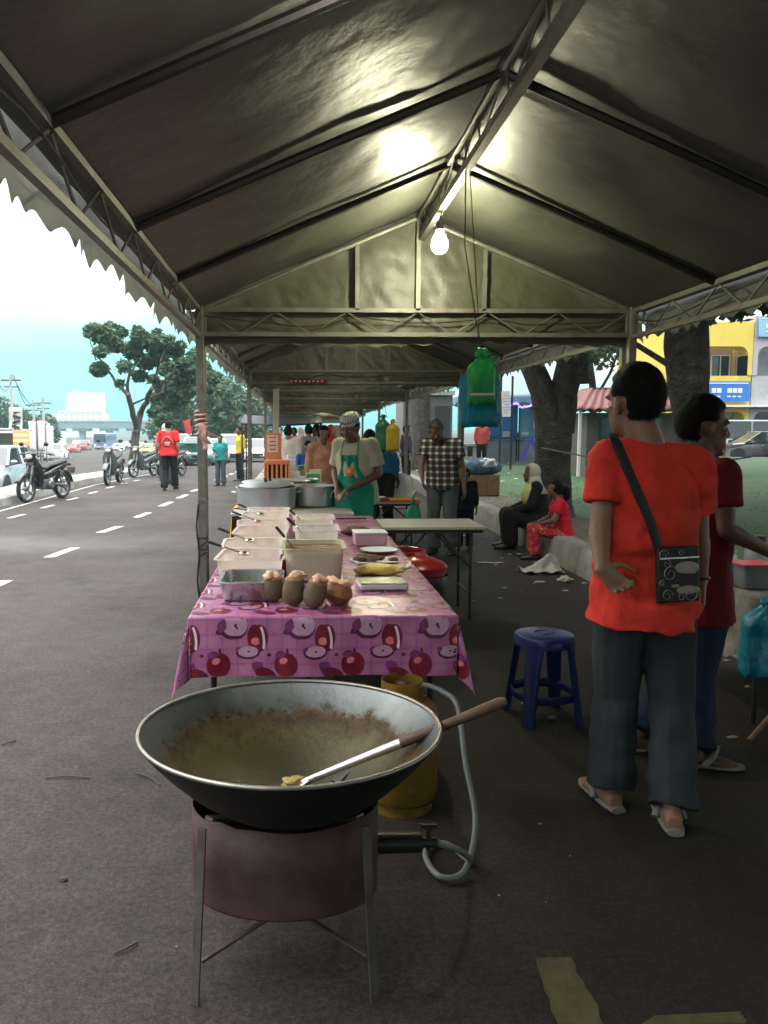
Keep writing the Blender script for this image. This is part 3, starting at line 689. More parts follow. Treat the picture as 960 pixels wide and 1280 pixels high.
def shop(label, x0, w, Hh, wall, inner, signm, zsig, seed):
    r = thing('shophouse', label, 'shophouse', (x0, Y0, 0), 0, 'row of shophouses across the road')
    b = MB(); b.box((w / 2, 6.5, Hh / 2), (w - .02, 9, Hh)); b.build('wall', wall, r, smooth=0)
    b = MB(); arch(b, 0, w, 4.9, 7.0, .0, 1.2, .55, .3); b.box((w / 2, .6, (7.0 + Hh) / 2), (w - .02, 1.2, Hh - 7.0)); b.build('upper_facade', wall, r, smooth=40)
    b = MB(); arch(b, 0, w, 0, 2.9, .05, 1.15, .5, .28); b.build('arcade', wall, r, smooth=40)
    MB().box((w / 2, .6, 3.9), (w - .04, 1.1, 1.96)).build('floor_band', m_bgrey if wall != m_yellow else wall, r, smooth=0)
    MB().box((w / 2, 1.9, 5.9), (w - .6, .1, 2.0)).build('balcony_wall', inner, r, smooth=0)
    windows(r, [(w - 1.7, w - .5, 4.95, 6.3)], 1.8, m_glass, m_bwhite)
    MB().box((w / 2, 1.92, 1.4), (w - .5, .08, 2.8)).build('shutter', m_bgrey, r, smooth=0)
    s = MB().box((w / 2, -.12, zsig), (w - .35, .16, 1.25)).build('signboard', signm, r, bevel=.01)
    rnd = random.Random(seed); b = MB()
    b.box((w / 2, -.215, zsig + .5), (w - .6, .02, .07))
    for k in range(9):
        if k in (2, 5): continue
        x = .6 + k * (w - 1.2) / 9; b.box((x + .12, -.215, zsig + .05), (.28, .02, .3)); b.box((x + .1, -.215, zsig - .32), (.22, .02, .09))
    b.build('lettering', m_bwhite, s, smooth=0)
    MB().box((w / 2, .3, 2.98), (w, 1.6, .12)).build('canopy_edge', m_bwhite, r, smooth=0)
    MB().box((w / 2, 1.0, 2.75), (w * .7, .08, .06)).build('arcade_lamp', m_strip, r, smooth=0)
x0 = PY(856, 500, Y0).x; x1 = PY(938, 500, Y0).x
shop('yellow shophouse with a blue signboard and a pink wall behind its balcony', x0, x1 - x0, 8.2, m_yellow, m_pink, m_blue, 3.9, 1)
shop('lilac grey shophouse with a pale blue sign under its roof', x1 + .03, 4.9, 8.6, m_lilac, m_bgrey, m_lblue, 7.9, 2)
shop('grey shophouse right of the lilac one', x1 + 4.96, 4.9, 8.2, m_bgrey, m_lilac, m_blue, 3.9, 3)
# kiosk with red roof
Yk = 22; a = PY(700, 514, Yk).x; c = PY(862, 514, Yk).x
r = thing('kiosk', 'small kiosk with a rusty red corrugated hip roof across the grass', 'kiosk', ((a + c) / 2, Yk, .25)); w = (c - a) / 2
ez, tz = 1.78, 2.36
def kr(u, v):
    q = 1 - .72 * v; x = (-w + 2 * w * u) * (1 - .38 * v); return Vector((x, -1.4 * q, ez + (tz - ez) * v + .022 * math.sin(u * 2 * w * 26)))
b = MB(); b.grid(kr, 200, 6); b.grid(lambda u, v: Vector((kr(u, v).x * 1, 1.4 * (1 - .72 * v), kr(u, v).z)), 200, 6)
for sx in (-1, 1): b.grid(lambda u, v, sx=sx: Vector((sx * w * (1 - .38 * v), (-1.4 + 2.8 * u) * (1 - .72 * v), ez + (tz - ez) * v)), 6, 6)
b.box((0, 0, tz), (2 * w * .6, .85, .05)); b.build('roof', m_rroof, r, smooth=40, solid=.012)
MB().box((0, .1, .85), (2 * w - .9, 1.9, 1.7)).build('wall', M('kiosk_wall', (.12, .11, .10), .8, dirt=(.06, .055, .05)), r, smooth=0)
MB().box((-.2, -.87, 1.25), (w * .9, .05, .6)).build('hatch', m_glass, r, smooth=0)
MB().box((-.2, -1.0, .92), (w, .35, .05)).build('counter', m_wood, r, smooth=0)
for x in (-w + .12, w - .12): MB().bar((x, -1.25, 0), (x, -1.25, ez), .07).build('post', m_bwhite, r, smooth=0)
# blue marquee with banners and string lights
Ym = 30; a = PY(560, 500, Ym).x; c = PY(692, 500, Ym).x; w = (c - a) / 2
r = thing('marquee', 'pale blue peaked marquee behind the thick forked tree', 'marquee', ((a + c) / 2, Ym, .25))
ez = PY(600, 499, Ym).z - .25; tz = PY(600, 452, Ym).z - .25
m_marq = M('pale_blue_canvas', (.30, .44, .52), .6, 0, .1, .8, .2, 3, .03, transl=.3)
def mr(u, v):
    k = (1 - v) ** 1.15; s = 4 * u; i = min(3, int(s)); f = s - i; cs = [(-1, -1), (1, -1), (1, 1), (-1, 1), (-1, -1)]
    x = cs[i][0] + (cs[i + 1][0] - cs[i][0]) * f; y = cs[i][1] + (cs[i + 1][1] - cs[i][1]) * f
    return Vector((x * w * k, y * w * k + 0, ez + (tz - ez) * v))
MB().grid(mr, 48, 12).build('roof', m_marq, r, smooth=30, solid=.01)
MB().grid(lambda u, v: mr(u, 0) + Vector((0, 0, -.22 * v * (1 + .25 * math.sin(u * 120)))), 160, 2).build('valance', m_marq, r, smooth=0, solid=.01)
for x in (-w, w):
    for y in (-w, w): MB().bar((x, y, 0), (x, y, ez), .06).build('post', m_bwhite, r, smooth=0)
m_bulbv = M('violet_string_light', (.2, .1, .8), .5, 0, 0, bump=0, emit=(.20, .10, 1), estr=7)
b = MB(); rnd = random.Random(3)
for k in range(70):
    u = k / 69; b.ball((-w + 2 * w * u, -w - .06, ez - .22 - .13 * abs(math.sin(u * 19)) + rnd.uniform(-.03, .03)), .035, 6, 4)
b.build('string_lights', m_bulbv, r)
MB().tube([(-w + 2 * w * k / 60, -w - .05, ez - .20 - .13 * abs(math.sin(k / 60 * 19))) for k in range(61)], .008, 4).build('light_cable', m_black, r)
def banner(label, px0, px1, py0, py1, Y, m1, m2, seed, zb=.25):
    p = PY(px0, py0, Y); q = PY(px1, py1, Y); r = thing('printed_banner', label, 'banner', ((p.x + q.x) / 2, Y, zb))
    W_ = q.x - p.x; za, zb_ = q.z - zb, p.z - zb
    s = MB().grid(lambda u, v: Vector((-W_ / 2 + W_ * u, .03 * math.sin(u * 9), za + (zb_ - za) * v)), 24, 8).build('banner_cloth', m1, r, smooth=180, solid=.008)
    b = MB(); rnd = random.Random(seed)
    for k in range(6): b.box((W_ * rnd.uniform(-.4, .4), -.06, za + (zb_ - za) * rnd.uniform(.15, .9)), (W_ * rnd.uniform(.08, .3), .02, (zb_ - za) * rnd.uniform(.04, .22)))
    b.build('printed_shapes', m2, s, smooth=0)
    for x in (-W_ / 2, W_ / 2): MB().bar((x, .04, 0), (x, .04, zb_), .05).build('post', m_darksteel, r, smooth=0)
m_bb = M('blue_banner_cloth', (.07, .30, .60), .6, 0, .3, 1.5, 0, transl=.2); m_bb2 = M('light_blue_banner_cloth', (.22, .42, .55), .6, 0, .3, 1.5, 0, transl=.2); m_bw = M('pale_print', (.6, .66, .7), .7, 0, .2)
banner('deep blue printed banner under the marquee', 598, 646, 506, 549, 31.5, m_bb, m_bw, 1)
banner('light blue printed banner beside the thick trunk', 650, 700, 508, 549, 31.3, m_bb2, m_bw, 2)
p = PY(600, 558, 32); q = PY(705, 558, 32); r = thing('counter', 'long pale grey counter under the blue banners', 'counter', ((p.x + q.x) / 2, 32, .25))
MB().box((0, 0, .42), (q.x - p.x, .7, .84)).build('body', m_bgrey, r, bevel=.02); MB().box((0, 0, .87), (q.x - p.x + .1, .8, .05)).build('top', m_bwhite, r, bevel=.01)
p = PY(650, 558, 31.4); r = thing('blue_cooler', 'violet-blue folded display stand at the end of the counter', 'display stand', (p.x + .35, 31.1, .25))
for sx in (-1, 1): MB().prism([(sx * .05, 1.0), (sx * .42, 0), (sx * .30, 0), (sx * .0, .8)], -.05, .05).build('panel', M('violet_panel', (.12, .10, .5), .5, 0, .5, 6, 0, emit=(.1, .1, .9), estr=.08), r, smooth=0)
# low baluster wall at the far end of the field
r = thing('baluster_wall', 'low concrete wall with dark gaps between its posts at the far edge of the field', 'wall', (10.5, 33.6, .25))
b = MB(); b.box((0, 0, .06), (16, .3, .12)); b.build('plinth', m_concrete, r, smooth=0); MB().box((0, 0, .62), (16, .34, .10)).build('coping', m_concrete, r, smooth=0)
for k in range(36): MB().box((-7.9 + k * .45, 0, .345), (.2, .22, .45)).build('baluster', m_concrete, r, smooth=0)
MB().box((0, .3, .32), (16, .05, .5)).build('dark_backing', m_darksteel, r, smooth=0)
# grey cabin
Yc = 26.5; a = PY(504, 500, Yc).x; c = PY(566, 500, Yc).x; r = thing('site_cabin', 'grey cabin with a white roof edge behind the man in plaid', 'cabin', ((a + c) / 2, Yc, .26)); w = c - a; zt = PY(504, 494, Yc).z - .26
MB().box((0, 1, zt / 2), (w, 2, zt)).build('wall', M('cabin_grey', (.22, .22, .23), .7), r, smooth=0, bevel=.02)
MB().box((0, .95, zt + .07), (w + .12, 2.15, .14)).build('roof', m_white, r, smooth=0)
d = MB().box((-w * .12, -.03, zt * .46), (w * .36, .06, zt * .86)).build('door', M('cabin_door', (.16, .15, .16), .6), r, bevel=.01); MB().box((-w * .12 + w * .14, -.08, zt * .45), (.04, .06, .16)).build('handle', m_chrome, d, smooth=0)
MB().box((w * .3, -.03, zt * .5), (w * .3, .05, zt * .7)).build('side_panel', M('cabin_dark', (.07, .08, .09), .5), r, smooth=0)
# two thin poles with a notice
for px, lb in ((624, 'thin dark pole standing in the grass, left one of two'), (638, 'thin dark pole with a white notice tied to it')):
    p = GT(px, 592); z = .262; p = G(px, 588, .262); r = thing('field_pole', lb, 'pole', (p.x, p.y, z))
    MB().tube([(0, 0, -.05), (0, 0, PY(px, 470, p.y).z - z)], .035, 8).build('shaft', m_darksteel, r)
    if px == 638:
        q0 = PY(627, 489, p.y) - Vector(p); q1 = PY(637, 521, p.y) - Vector(p)
        s = MB().box(((q0.x + q1.x) / 2, -.05, (q0.z + q1.z) / 2), (q1.x - q0.x, .01, q0.z - q1.z), rot=Matrix.Rotation(-.06, 3, 'Y')).build('notice', M('paper_white', (.7, .68, .68), .7), r, smooth=0)
        b = MB()
        for k in range(7): b.box(((q0.x + q1.x) / 2 + .01 * (k % 2), -.058, q1.z + (q0.z - q1.z) * (.15 + .11 * k)), ((q1.x - q0.x) * (.55 + .1 * (k % 3)), .004, .02))
        b.build('print', m_lilac, s, smooth=0)
# a sagging rope between the trunks
pts = [(3.4 + 3.6 * t / 20, 11.0 - .3 * t / 20, .25 + 1.0 - .25 * math.sin(PI * t / 20) + .05 * t / 20) for t in range(21)]
tag(MB().tube(pts, .012, 6).build('barrier_rope', M('pale_rope', (.2, .2, .18), .8)), 'thin pale rope slung around the thick forked trunk', 'rope')

# unseen shophouses added left across the highway to block the low sky
for k in range(9):
    o = dup([x for x in col.objects if x.name == 'shophouse.001'][0], 'unseen lilac grey shophouse added to block low sky left of the highway, %s in its row' % ['first', 'second', 'third', 'fourth', 'fifth', 'sixth', 'seventh', 'eighth', 'ninth'][k], (-24.0, -22 + k * 4.95, -.28), R(90), 'unseen shophouses added across the highway')
# ================================================================ motorbikes (forward = +X)
m_bikeblack = M('black_fairing', (.012, .012, .014), .25, 0, .15, coat=.4, bump=0); m_bikegrey = M('silver_fairing', (.13, .135, .145), .35, .3, .1, bump=0)
m_seat = M('bike_seat_vinyl', (.014, .014, .015), .6, 0, .2); m_engine = M('engine_alloy', (.16, .16, .16), .45, .7, .3)
m_lens = M('clear_lamp_lens', (.7, .72, .72), .08, 0, .05, bump=0, spec=.8); m_redlens = M('red_lamp_lens', (.45, .01, .01), .15, 0, .05, bump=0)
m_rimgrey = M('dull_wheel_alloy', (.16, .16, .165), .4, .6, .15, 5, 0)
m_plate = M('plate_black', (.02, .02, .02), .5, 0, .1)
def wheel_mb(parent, x, y, z, r, w, name='wheel', axis='Y', spokes=5, rimm=None):
    t = MB().lathe([(r * .80, -w * .35), (r * .86, -w * .5), (r * .96, -w * .42), (r, -w * .18), (r, w * .18), (r * .96, w * .42), (r * .86, w * .5), (r * .80, w * .35), (r * .80, -w * .35)], (x, y, z), 32, axis=axis).build(name, m_rubber, parent)
    b = MB(); b.lathe([(r * .82, -w * .34), (r * .82, w * .34), (r * .74, w * .3), (r * .74, -w * .3), (r * .82, -w * .34)], (x, y, z), 32, axis=axis)
    b.lathe([(r * .02, -w * .5), (r * .16, -w * .5), (r * .16, w * .5), (r * .02, w * .5)], (x, y, z), 16, True, True, axis)
    for k in range(spokes):
        a = 2 * PI * k / spokes; u = Vector((math.cos(a), 0, math.sin(a))) if axis == 'Y' else Vector((0, math.cos(a), math.sin(a)))
        b.bar(Vector((x, y, z)) + u * r * .1, Vector((x, y, z)) + u * r * .78, r * .10, w * .3)
    b.build('rim', rimm or m_rimgrey, t, smooth=30); return t
def make_bike(label, body, loc, rz, steer=0.):
    r = thing('motorcycle', label, 'motorcycle', loc, rz, 'motorcycles parked along the median')
    wheel_mb(r, .62, 0, .285, .285, .085); wheel_mb(r, -.62, 0, .285, .285, .10)
    b = MB()
    for s in (-1, 1): b.tube([(.62, s * .06, .285), (.50, s * .06, .62), (.43, s * .05, .82)], [.02, .024, .026], 8)
    b.box((.45, 0, .80), (.06, .15, .05)); b.build('front_fork', m_engine, r)
    def fender(x, r0, a0, a1, w):
        return lambda u, v: Vector((x + (r0 - .02 * abs(2 * v - 1) ** 2) * math.cos(a0 + (a1 - a0) * u), w * (v - .5), .285 + (r0 - .02 * abs(2 * v - 1) ** 2) * math.sin(a0 + (a1 - a0) * u)))
    MB().grid(fender(.62, .335, R(25), R(165), .13), 14, 6).build('front_mudguard', body, r, smooth=180, solid=.006)
    MB().grid(fender(-.62, .35, R(60), R(172), .14), 12, 6).build('rear_mudguard', m_black, r, smooth=180, solid=.006)
    # leg shield + under-body spine
    MB().loft([((.38, 0, .92), (0, .10, 0), (.05, 0, .03)), ((.36, 0, .78), (0, .19, 0), (.05, 0, .02)), ((.30, 0, .60), (0, .21, 0), (.05, 0, .03)), ((.26, 0, .42), (0, .17, 0), (.06, 0, .03)), ((.22, 0, .30), (0, .10, 0), (.05, 0, .02))], 16).build('leg_shield', body, r)
    MB().loft([((.30, 0, .62), (0, .07, 0), (.02, 0, .08)), ((.12, 0, .52), (0, .09, 0), (0, 0, .09)), ((-.05, 0, .54), (0, .11, 0), (0, 0, .11)), ((-.28, 0, .62), (0, .13, 0), (0, 0, .13)), ((-.55, 0, .70), (0, .12, 0), (0, 0, .10)), ((-.80, 0, .76), (0, .07, 0), (0, 0, .06)), ((-.90, 0, .78), (0, .03, 0), (0, 0, .03))], 16).build('body_fairing', body, r)
    MB().loft([((.02, 0, .68), (0, .08, 0), (0, 0, .03)), ((-.10, 0, .74), (0, .12, 0), (0, 0, .055)), ((-.30, 0, .765), (0, .135, 0), (0, 0, .06)), ((-.55, 0, .80), (0, .12, 0), (0, 0, .06)), ((-.78, 0, .835), (0, .09, 0), (0, 0, .04)), ((-.84, 0, .83), (0, .05, 0), (0, 0, .02))], 16).build('seat', m_seat, r)
    MB().tube([(-.62, -.14, .80), (-.86, -.13, .87), (-.93, 0, .88), (-.86, .13, .87), (-.62, .14, .80)], .013, 8).build('grab_rail', m_engine, r)
    MB().loft([((.50, 0, .96), (0, .09, 0), (.02, 0, .06)), ((.45, 0, .98), (0, .13, 0), (.03, 0, .08)), ((.36, 0, 1.0), (0, .10, 0), (.03, 0, .05)), ((.30, 0, 1.0), (0, .05, 0), (.02, 0, .03))], 16).build('handlebar_cowl', body, r)
    MB().ball((.485, 0, .95), (.045, .085, .06), 16, 9).build('headlight', m_lens, r)
    b = MB(); b.tube([(.28, -.34, .99), (.33, -.2, 1.03), (.37, 0, 1.0), (.33, .2, 1.03), (.28, .34, .99)], .013, 8); b.build('handlebar', m_engine, r)
    for s in (-1, 1):
        MB().tube([(.29, s * .25, 1.012), (.275, s * .37, .985)], .02, 10).build('grip', m_black, r)
        b = MB(); b.tube([(.33, s * .2, 1.03), (.34, s * .24, 1.13), (.33, s * .27, 1.18)], .006, 6); b.build('mirror_stalk', m_black, r)
        MB().ball((.325, s * .30, 1.20), (.015, .065, .045), 12, 7).build('mirror', m_black, r)
        MB().ball((.40, s * .16, .90), (.03, .03, .02), 10, 6).build('indicator', M('amber_lens', (.6, .2, .02), .2, 0, 0, bump=0) if 'amber_lens' not in bpy.data.materials else bpy.data.materials['amber_lens'], r)
    b = MB(); b.box((.04, 0, .35), (.34, .18, .20)); b.lathe([(.09, -.16), (.1, -.12), (.1, .12), (.09, .16)], (-.05, 0, .33), 16, True, True, 'Y'); b.build('engine', m_engine, r, bevel=.02)
    MB().tube([(.12, -.1, .28), (-.1, -.14, .22), (-.4, -.17, .27), (-.55, -.17, .31), (-.95, -.17, .40)], [.018, .018, .02, .042, .045], 12).build('exhaust', m_chrome, r)
    MB().tube([(-.2, .12, .34), (-.62, .13, .285), (-.62, .13, .285)], .03, 8).build('swing_arm', m_engine, r)
    for s in (-1, 1): MB().tube([(-.52, s * .12, .33), (-.42, s * .12, .62)], .022, 8).build('shock', m_chrome, r)
    MB().tube([(-.05, .12, .28), (-.12, .28, .01)], .012, 6).build('side_stand', m_darksteel, r)
    MB().ball((-.90, 0, .74), (.04, .07, .04), 12, 7).build('tail_light', m_redlens, r)
    MB().box((-.97, 0, .60), (.01, .2, .14), rot=Matrix.Rotation(-.35, 3, 'Y')).build('number_plate', m_plate, r, smooth=0)
    return r
def heading(p, q): return math.atan2(p.y - q.y, p.x - q.x)
def put_bike(first, lb, f, b_, body=None):
    p, q = GT(*f), GT(*b_); c = (p + q) / 2; c.z = terr(c.x, c.y); return c, heading(p, q)
c, h = put_bike(0, '', (30, 629), (81, 622)); bike1 = make_bike('black motorcycle parked against the median nearest the camera', m_bikeblack, c, h)
c, h = put_bike(0, '', (130, 608), (153, 603)); bike2 = make_bike('silver-sided motorcycle parked beyond the nearest black one', m_bikegrey, c, h)
c = GT(180, 596); dup(bike2, 'silver motorcycle seen head-on beside the slender median tree', c, R(-112))
c, h = put_bike(0, '', (201, 597), (229, 595)); bk = dup(bike1, 'black motorcycle standing crosswise behind the walker in the red shirt', c, h)

# ================================================================ cars (forward = +X)
m_tail = M('lit_tail_lamp', (.6, .01, .01), .2, 0, 0, bump=0, emit=(1, .05, .06), estr=3.0)
m_headl = M('lit_head_lamp', (.9, .9, .85), .2, 0, 0, bump=0, emit=(1, .9, .7), estr=5.0)
def paint(name, rgb, metal=.2): return M(name, rgb, .3, metal, .05, 2, 0, coat=.6)
P_silver = paint('silver_blue_paint', (.34, .40, .44), .5); P_white = paint('white_car_paint', (.7, .7, .7), 0); P_red = paint('red_car_paint', (.42, .02, .02)); P_teal = paint('grey_teal_paint', (.16, .27, .29), .4); P_yellow = paint('yellow_car_paint', (.6, .42, .03)); P_black = paint('black_car_paint', (.012, .013, .015)); P_green = paint('dark_green_paint', (.02, .07, .05))
def make_car(label, pm_, loc, rz, L=4.1, Wd=1.68, Hh=1.45, kind='hatch', lights=0, group='cars along the street'):
    r = thing('car', label, 'car', loc, rz, group)
    hl = L / 2; hw = Wd / 2; nose = hl * (.52 if kind != 'van' else .8); bonn = .88 if kind != 'van' else 1.05
    belt = .92 if kind != 'van' else 1.1
    tail_h = {'sedan': .98, 'hatch': 1.0, 'van': 1.15}[kind]
    def sec(x, z0, z1, w, wt): # ring across the car
        c = []
        for a, (yy, zz) in enumerate(((-1, .0), (-1, .55), (-.97, .9), (-.85, 1), (.85, 1), (.97, .9), (1, .55), (1, .0), (.9, -.05), (-.9, -.05))):
            c.append(Vector((x, yy * (w if zz < .8 else wt), z0 + (z1 - z0) * zz)))
        return c
    prof = [(hl, .32, .62, .80, .78), (hl - .08, .22, .72, .94, .88), (hl - .5, .2, bonn - .07, 1, .93), (nose * .9, .2, bonn, 1, .95), (nose * .5, .2, belt, 1, .96), (-hl * .4, .2, belt + .02, 1, .96), (-hl + .45, .2, tail_h - .02, 1, .94), (-hl + .08, .24, tail_h - .06, .95, .88), (-hl, .36, .8, .84, .8)]
    b = MB(); rings = [[b.V(v) for v in sec(x, a, c, hw * w, hw * wt)] for x, a, c, w, wt in prof]; b.skin(rings); b.build('body', pm_, r, smooth=50, bevel=.03)
    # greenhouse: dark glass block with painted roof and pillars
    rx0 = nose * .22 if kind != 'van' else nose * .5; rx1 = -hl * (.42 if kind == 'sedan' else .78); gx0 = nose * .88; gx1 = -hl * (.72 if kind == 'sedan' else .94)
    rw = hw * .76; bw = hw * .93
    b = MB(); lo = [(gx0, -bw), (gx0, bw), (gx1, bw * .96), (gx1, -bw * .96)]; up = [(rx0, -rw), (rx0, rw), (rx1, rw * .95), (rx1, -rw * .95)]
    A = [b.V((x, y, belt - .04)) for x, y in lo]; B = [b.V((x, y, Hh - .06)) for x, y in up]
    b.F(*A); b.F(*reversed(B))
    for k in range(4): b.F(A[k], B[k], B[(k + 1) % 4], A[(k + 1) % 4])
    b.build('window', m_glass, r, smooth=0, bevel=.02)
    MB().loft([(((rx0 + rx1) / 2, 0, Hh - .075), ((rx0 - rx1) / 2 + .05, 0, 0), (0, rw + .01, 0))] + [(((rx0 + rx1) / 2, 0, Hh - .02), ((rx0 - rx1) / 2 + .02, 0, 0), (0, rw - .03, 0))] + [(((rx0 + rx1) / 2, 0, Hh), ((rx0 - rx1) / 2 - .15, 0, 0), (0, rw - .18, 0))], 4 if False else 24)
    b = MB(); hx = (rx0 - rx1) / 2; cx_ = (rx0 + rx1) / 2
    b.box((cx_, 0, Hh - .04), (2 * hx + .06, 2 * rw + .02, .08), taper=.94); b.build('roof', pm_, r, bevel=.03)
    for s in (-1, 1):
        MB().bar((gx0 + .02, s * bw, belt - .03), (rx0, s * rw, Hh - .06), .06, .05).build('pillar', pm_, r, smooth=0); MB().bar((gx1 - .02, s * bw * .96, belt - .03), (rx1, s * rw * .95, Hh - .06), .09, .06).build('pillar', pm_, r, smooth=0)
        m0 = (gx0 + gx1) / 2 - .1; MB().bar((m0, s * (bw + .004), belt - .03), ((rx0 + rx1) / 2, s * (rw + .004), Hh - .06), .08, .03).build('pillar', pm_, r, smooth=0)
    for x in (hl * .62, -hl * .62):
        for s in (-1, 1): wheel_mb(r, x, s * (hw - .09), .30, .30, .19, spokes=6)
        for s in (-1, 1): MB().lathe([(.02, -.01), (.345, -.01), (.345, .01), (.02, .01)], (x, s * (hw + .001), .31), 24, True, True, 'Y').build('wheel_arch', m_black, r, smooth=0)
    for s in (-1, 1):
        MB().ball((hl - .12, s * hw * .70, .66), (.12, .19, .10), 14, 8).build('headlight', m_headl if lights & 1 else m_lens, r)
        MB().ball((-hl + .07, s * hw * .74, .78), (.07, .15, .13), 14, 8).build('tail_light', m_tail if lights & 2 else m_redlens, r)
        MB().ball((gx0 - .12, s * (hw + .08), belt + .06), (.07, .10, .06), 12, 7).build('side_mirror', pm_, r)
        for x in (.25, -.55): MB().box((x, s * (hw + .002), belt - .16), (.16, .02, .03)).build('door_handle', m_chrome, r, bevel=.006)
    MB().box((hl - .01, 0, .52), (.05, Wd * .5, .13)).build('grille', m_black, r, bevel=.01)
    MB().box((hl + .0, 0, .36), (.05, Wd * .7, .12)).build('front_bumper', m_black, r, bevel=.02)
    MB().box((hl + .03, 0, .40), (.01, .42, .11)).build('number_plate', m_plate, r, smooth=0)
    MB().box((-hl - .015, 0, .52), (.01, .42, .11)).build('number_plate', m_plate, r, smooth=0)
    return r
def at(px, py): p = GT(px, py); return (p.x, p.y, terr(p.x, p.y))
# parked beside the median, front towards us, cut by the left edge
z = terr(-9, 22.5); make_car('silver-blue hatchback facing the camera, cut by the left picture edge', P_silver, (-8.95, 23.5, z - .10), R(-87), 3.9, 1.66, 1.42, lights=0)
mkc = []
def car(label, px, py, pm_, rz, kind='hatch', lights=0, L=4.1, Hh=1.45):
    o = make_car(label, pm_, at(px, py), R(rz), L=L, Hh=Hh, kind=kind, lights=lights); mkc.append(o); return o
car('white saloon car driving away with glowing tail lamps beyond the silver-blue hatchback', 71, 575, P_white, 98, 'sedan', 2, 4.4)
ps = [(92, 566, P_red, 92, 'sedan', 2, 'red saloon car driving away left of the lane of brake lights'), (106, 563, P_red, 92, 'hatch', 2, 'red hatchback in the middle of the highway'), (98, 559, P_white, 92, 'van', 2, 'white van with brake lights far up the highway'), (110, 558, P_silver, 92, 'hatch', 2, 'silver hatchback far up the highway'),
      (148, 565, P_white, -88, 'sedan', 1, 'white saloon car coming towards the camera left of the slender tree'), (160, 561, P_silver, -88, 'van', 1, 'pale van coming towards the camera behind the slender tree'), (184, 569, P_yellow, -86, 'sedan', 1, 'yellow taxi coming towards the camera between the two median trees'), (176, 563, P_white, -86, 'hatch', 1, 'white hatchback with lit headlamps between the median trees'), (138, 558, P_white, -88, 'hatch', 1, 'small white car with headlamps beside the bus'), (120, 557, P_red, 92, 'van', 2, 'red van far up the highway left of the bus')]
for px, py, pm_, rz, kd, li, lb in ps: car(lb, px, py, pm_, rz, kd, li)
# parked on the near side, beyond the bin
car('grey-teal estate car parked right of the refuse bin', 247, 581, P_teal, -80, 'hatch', 0, 4.2, 1.5)
car('teal van parked behind the refuse bin', 222, 578, P_teal, -84, 'van', 0, 4.3, 1.75)
car('silver car parked behind the boy in green', 268, 578, P_silver, -82, 'hatch', 0)
car('white people carrier parked near the boy in green', 289, 577, P_white, -84, 'van', 0, 4.5, 1.75)
car('white saloon parked just left of the tent row', 318, 577, P_white, -84, 'sedan', 0, 4.4)
car('white car parked across the end of the tent row', 372, 563, P_white, 184, 'hatch', 0)
car('pale silver car parked broadside at the end of the tent row', 425, 563, P_silver, 186, 'sedan', 0, 4.5)
# right side: van and dark car on the far road
p = PY(905, 577, 40); make_car('pale blue-grey panel van parked before the shophouses', M('van_paint', (.34, .48, .55), .4, 0, .06, 1, 0), (p.x + 1.3, 41.5, 0), R(184), 5.2, 1.8, 2.0, 'van', 0, 'vehicles on the far road')
p = PY(935, 577, 37.5); make_car('black car parked in front of the pale van', P_black, (p.x + .5, 37.6, 0), R(178), 4.4, 1.7, 1.42, 'sedan', 0, 'vehicles on the far road')
p = PY(640, 577, 38); make_car('black car half hidden behind the blue banner counter', P_black, (p.x, 39, 0), R(182), 4.4, 1.7, 1.42, 'sedan', 0, 'vehicles on the far road')
p = PY(720, 577, 40); make_car('silver car half hidden behind the thick forked tree', P_silver, (p.x + .5, 40, 0), R(182), 4.2, 1.7, 1.48, 'hatch', 0, 'vehicles on the far road')
# bus and lorry
def bus(label, px, py, rz):
    r = thing('bus', label, 'bus', at(px, py), R(rz)); mb_ = M('bus_blue', (.08, .12, .3), .35, 0, .1, 1, 0)
    MB().box((0, 0, 1.65), (10, 2.5, 2.7)).build('body', mb_, r, bevel=.15); MB().box((0, 0, 3.02), (9.8, 2.4, .1)).build('roof', P_white, r, bevel=.04)
    MB().box((5.0, 0, 2.05), (.06, 2.2, 1.2)).build('windscreen', m_glass, r, bevel=.02)
    for s in (-1, 1):
        MB().box((0, s * 1.255, 2.15), (9, .03, .9)).build('side_window', m_glass, r, bevel=.01); MB().ball((5.0, s * .95, .85), (.06, .18, .12), 10, 6).build('headlight', m_headl, r)
        for x in (3.4, -3.2): wheel_mb(r, x, s * 1.1, .48, .48, .28)
    MB().box((5.02, 0, 2.82), (.05, 1.6, .22)).build('destination_board', m_black, r, bevel=.01); MB().box((5.02, 0, .5), (.1, 2.4, .3)).build('bumper', m_bgrey, r, bevel=.03)
    return r
bus('blue bus with a white roof coming down the highway', 132, 561, -88)
r = thing('box_lorry', 'pale box lorry standing right of the stall flags', 'lorry', at(72, 566), R(95)); MB().box((-.8, 0, 1.95), (4.6, 2.2, 2.3)).build('cargo_box', P_white, r, bevel=.03); MB().box((2.3, 0, 1.5), (1.5, 2.0, 1.9)).build('cab', P_silver, r, bevel=.12); MB().box((3.04, 0, 1.85), (.06, 1.8, .7)).build('windscreen', m_glass, r, bevel=.02); MB().box((0, 0, .65), (6, .9, .25)).build('chassis', m_darksteel, r, smooth=0)
for x in (2.2, -1.8):
    for s in (-1, 1): wheel_mb(r, x, s * .95, .42, .42, .25)
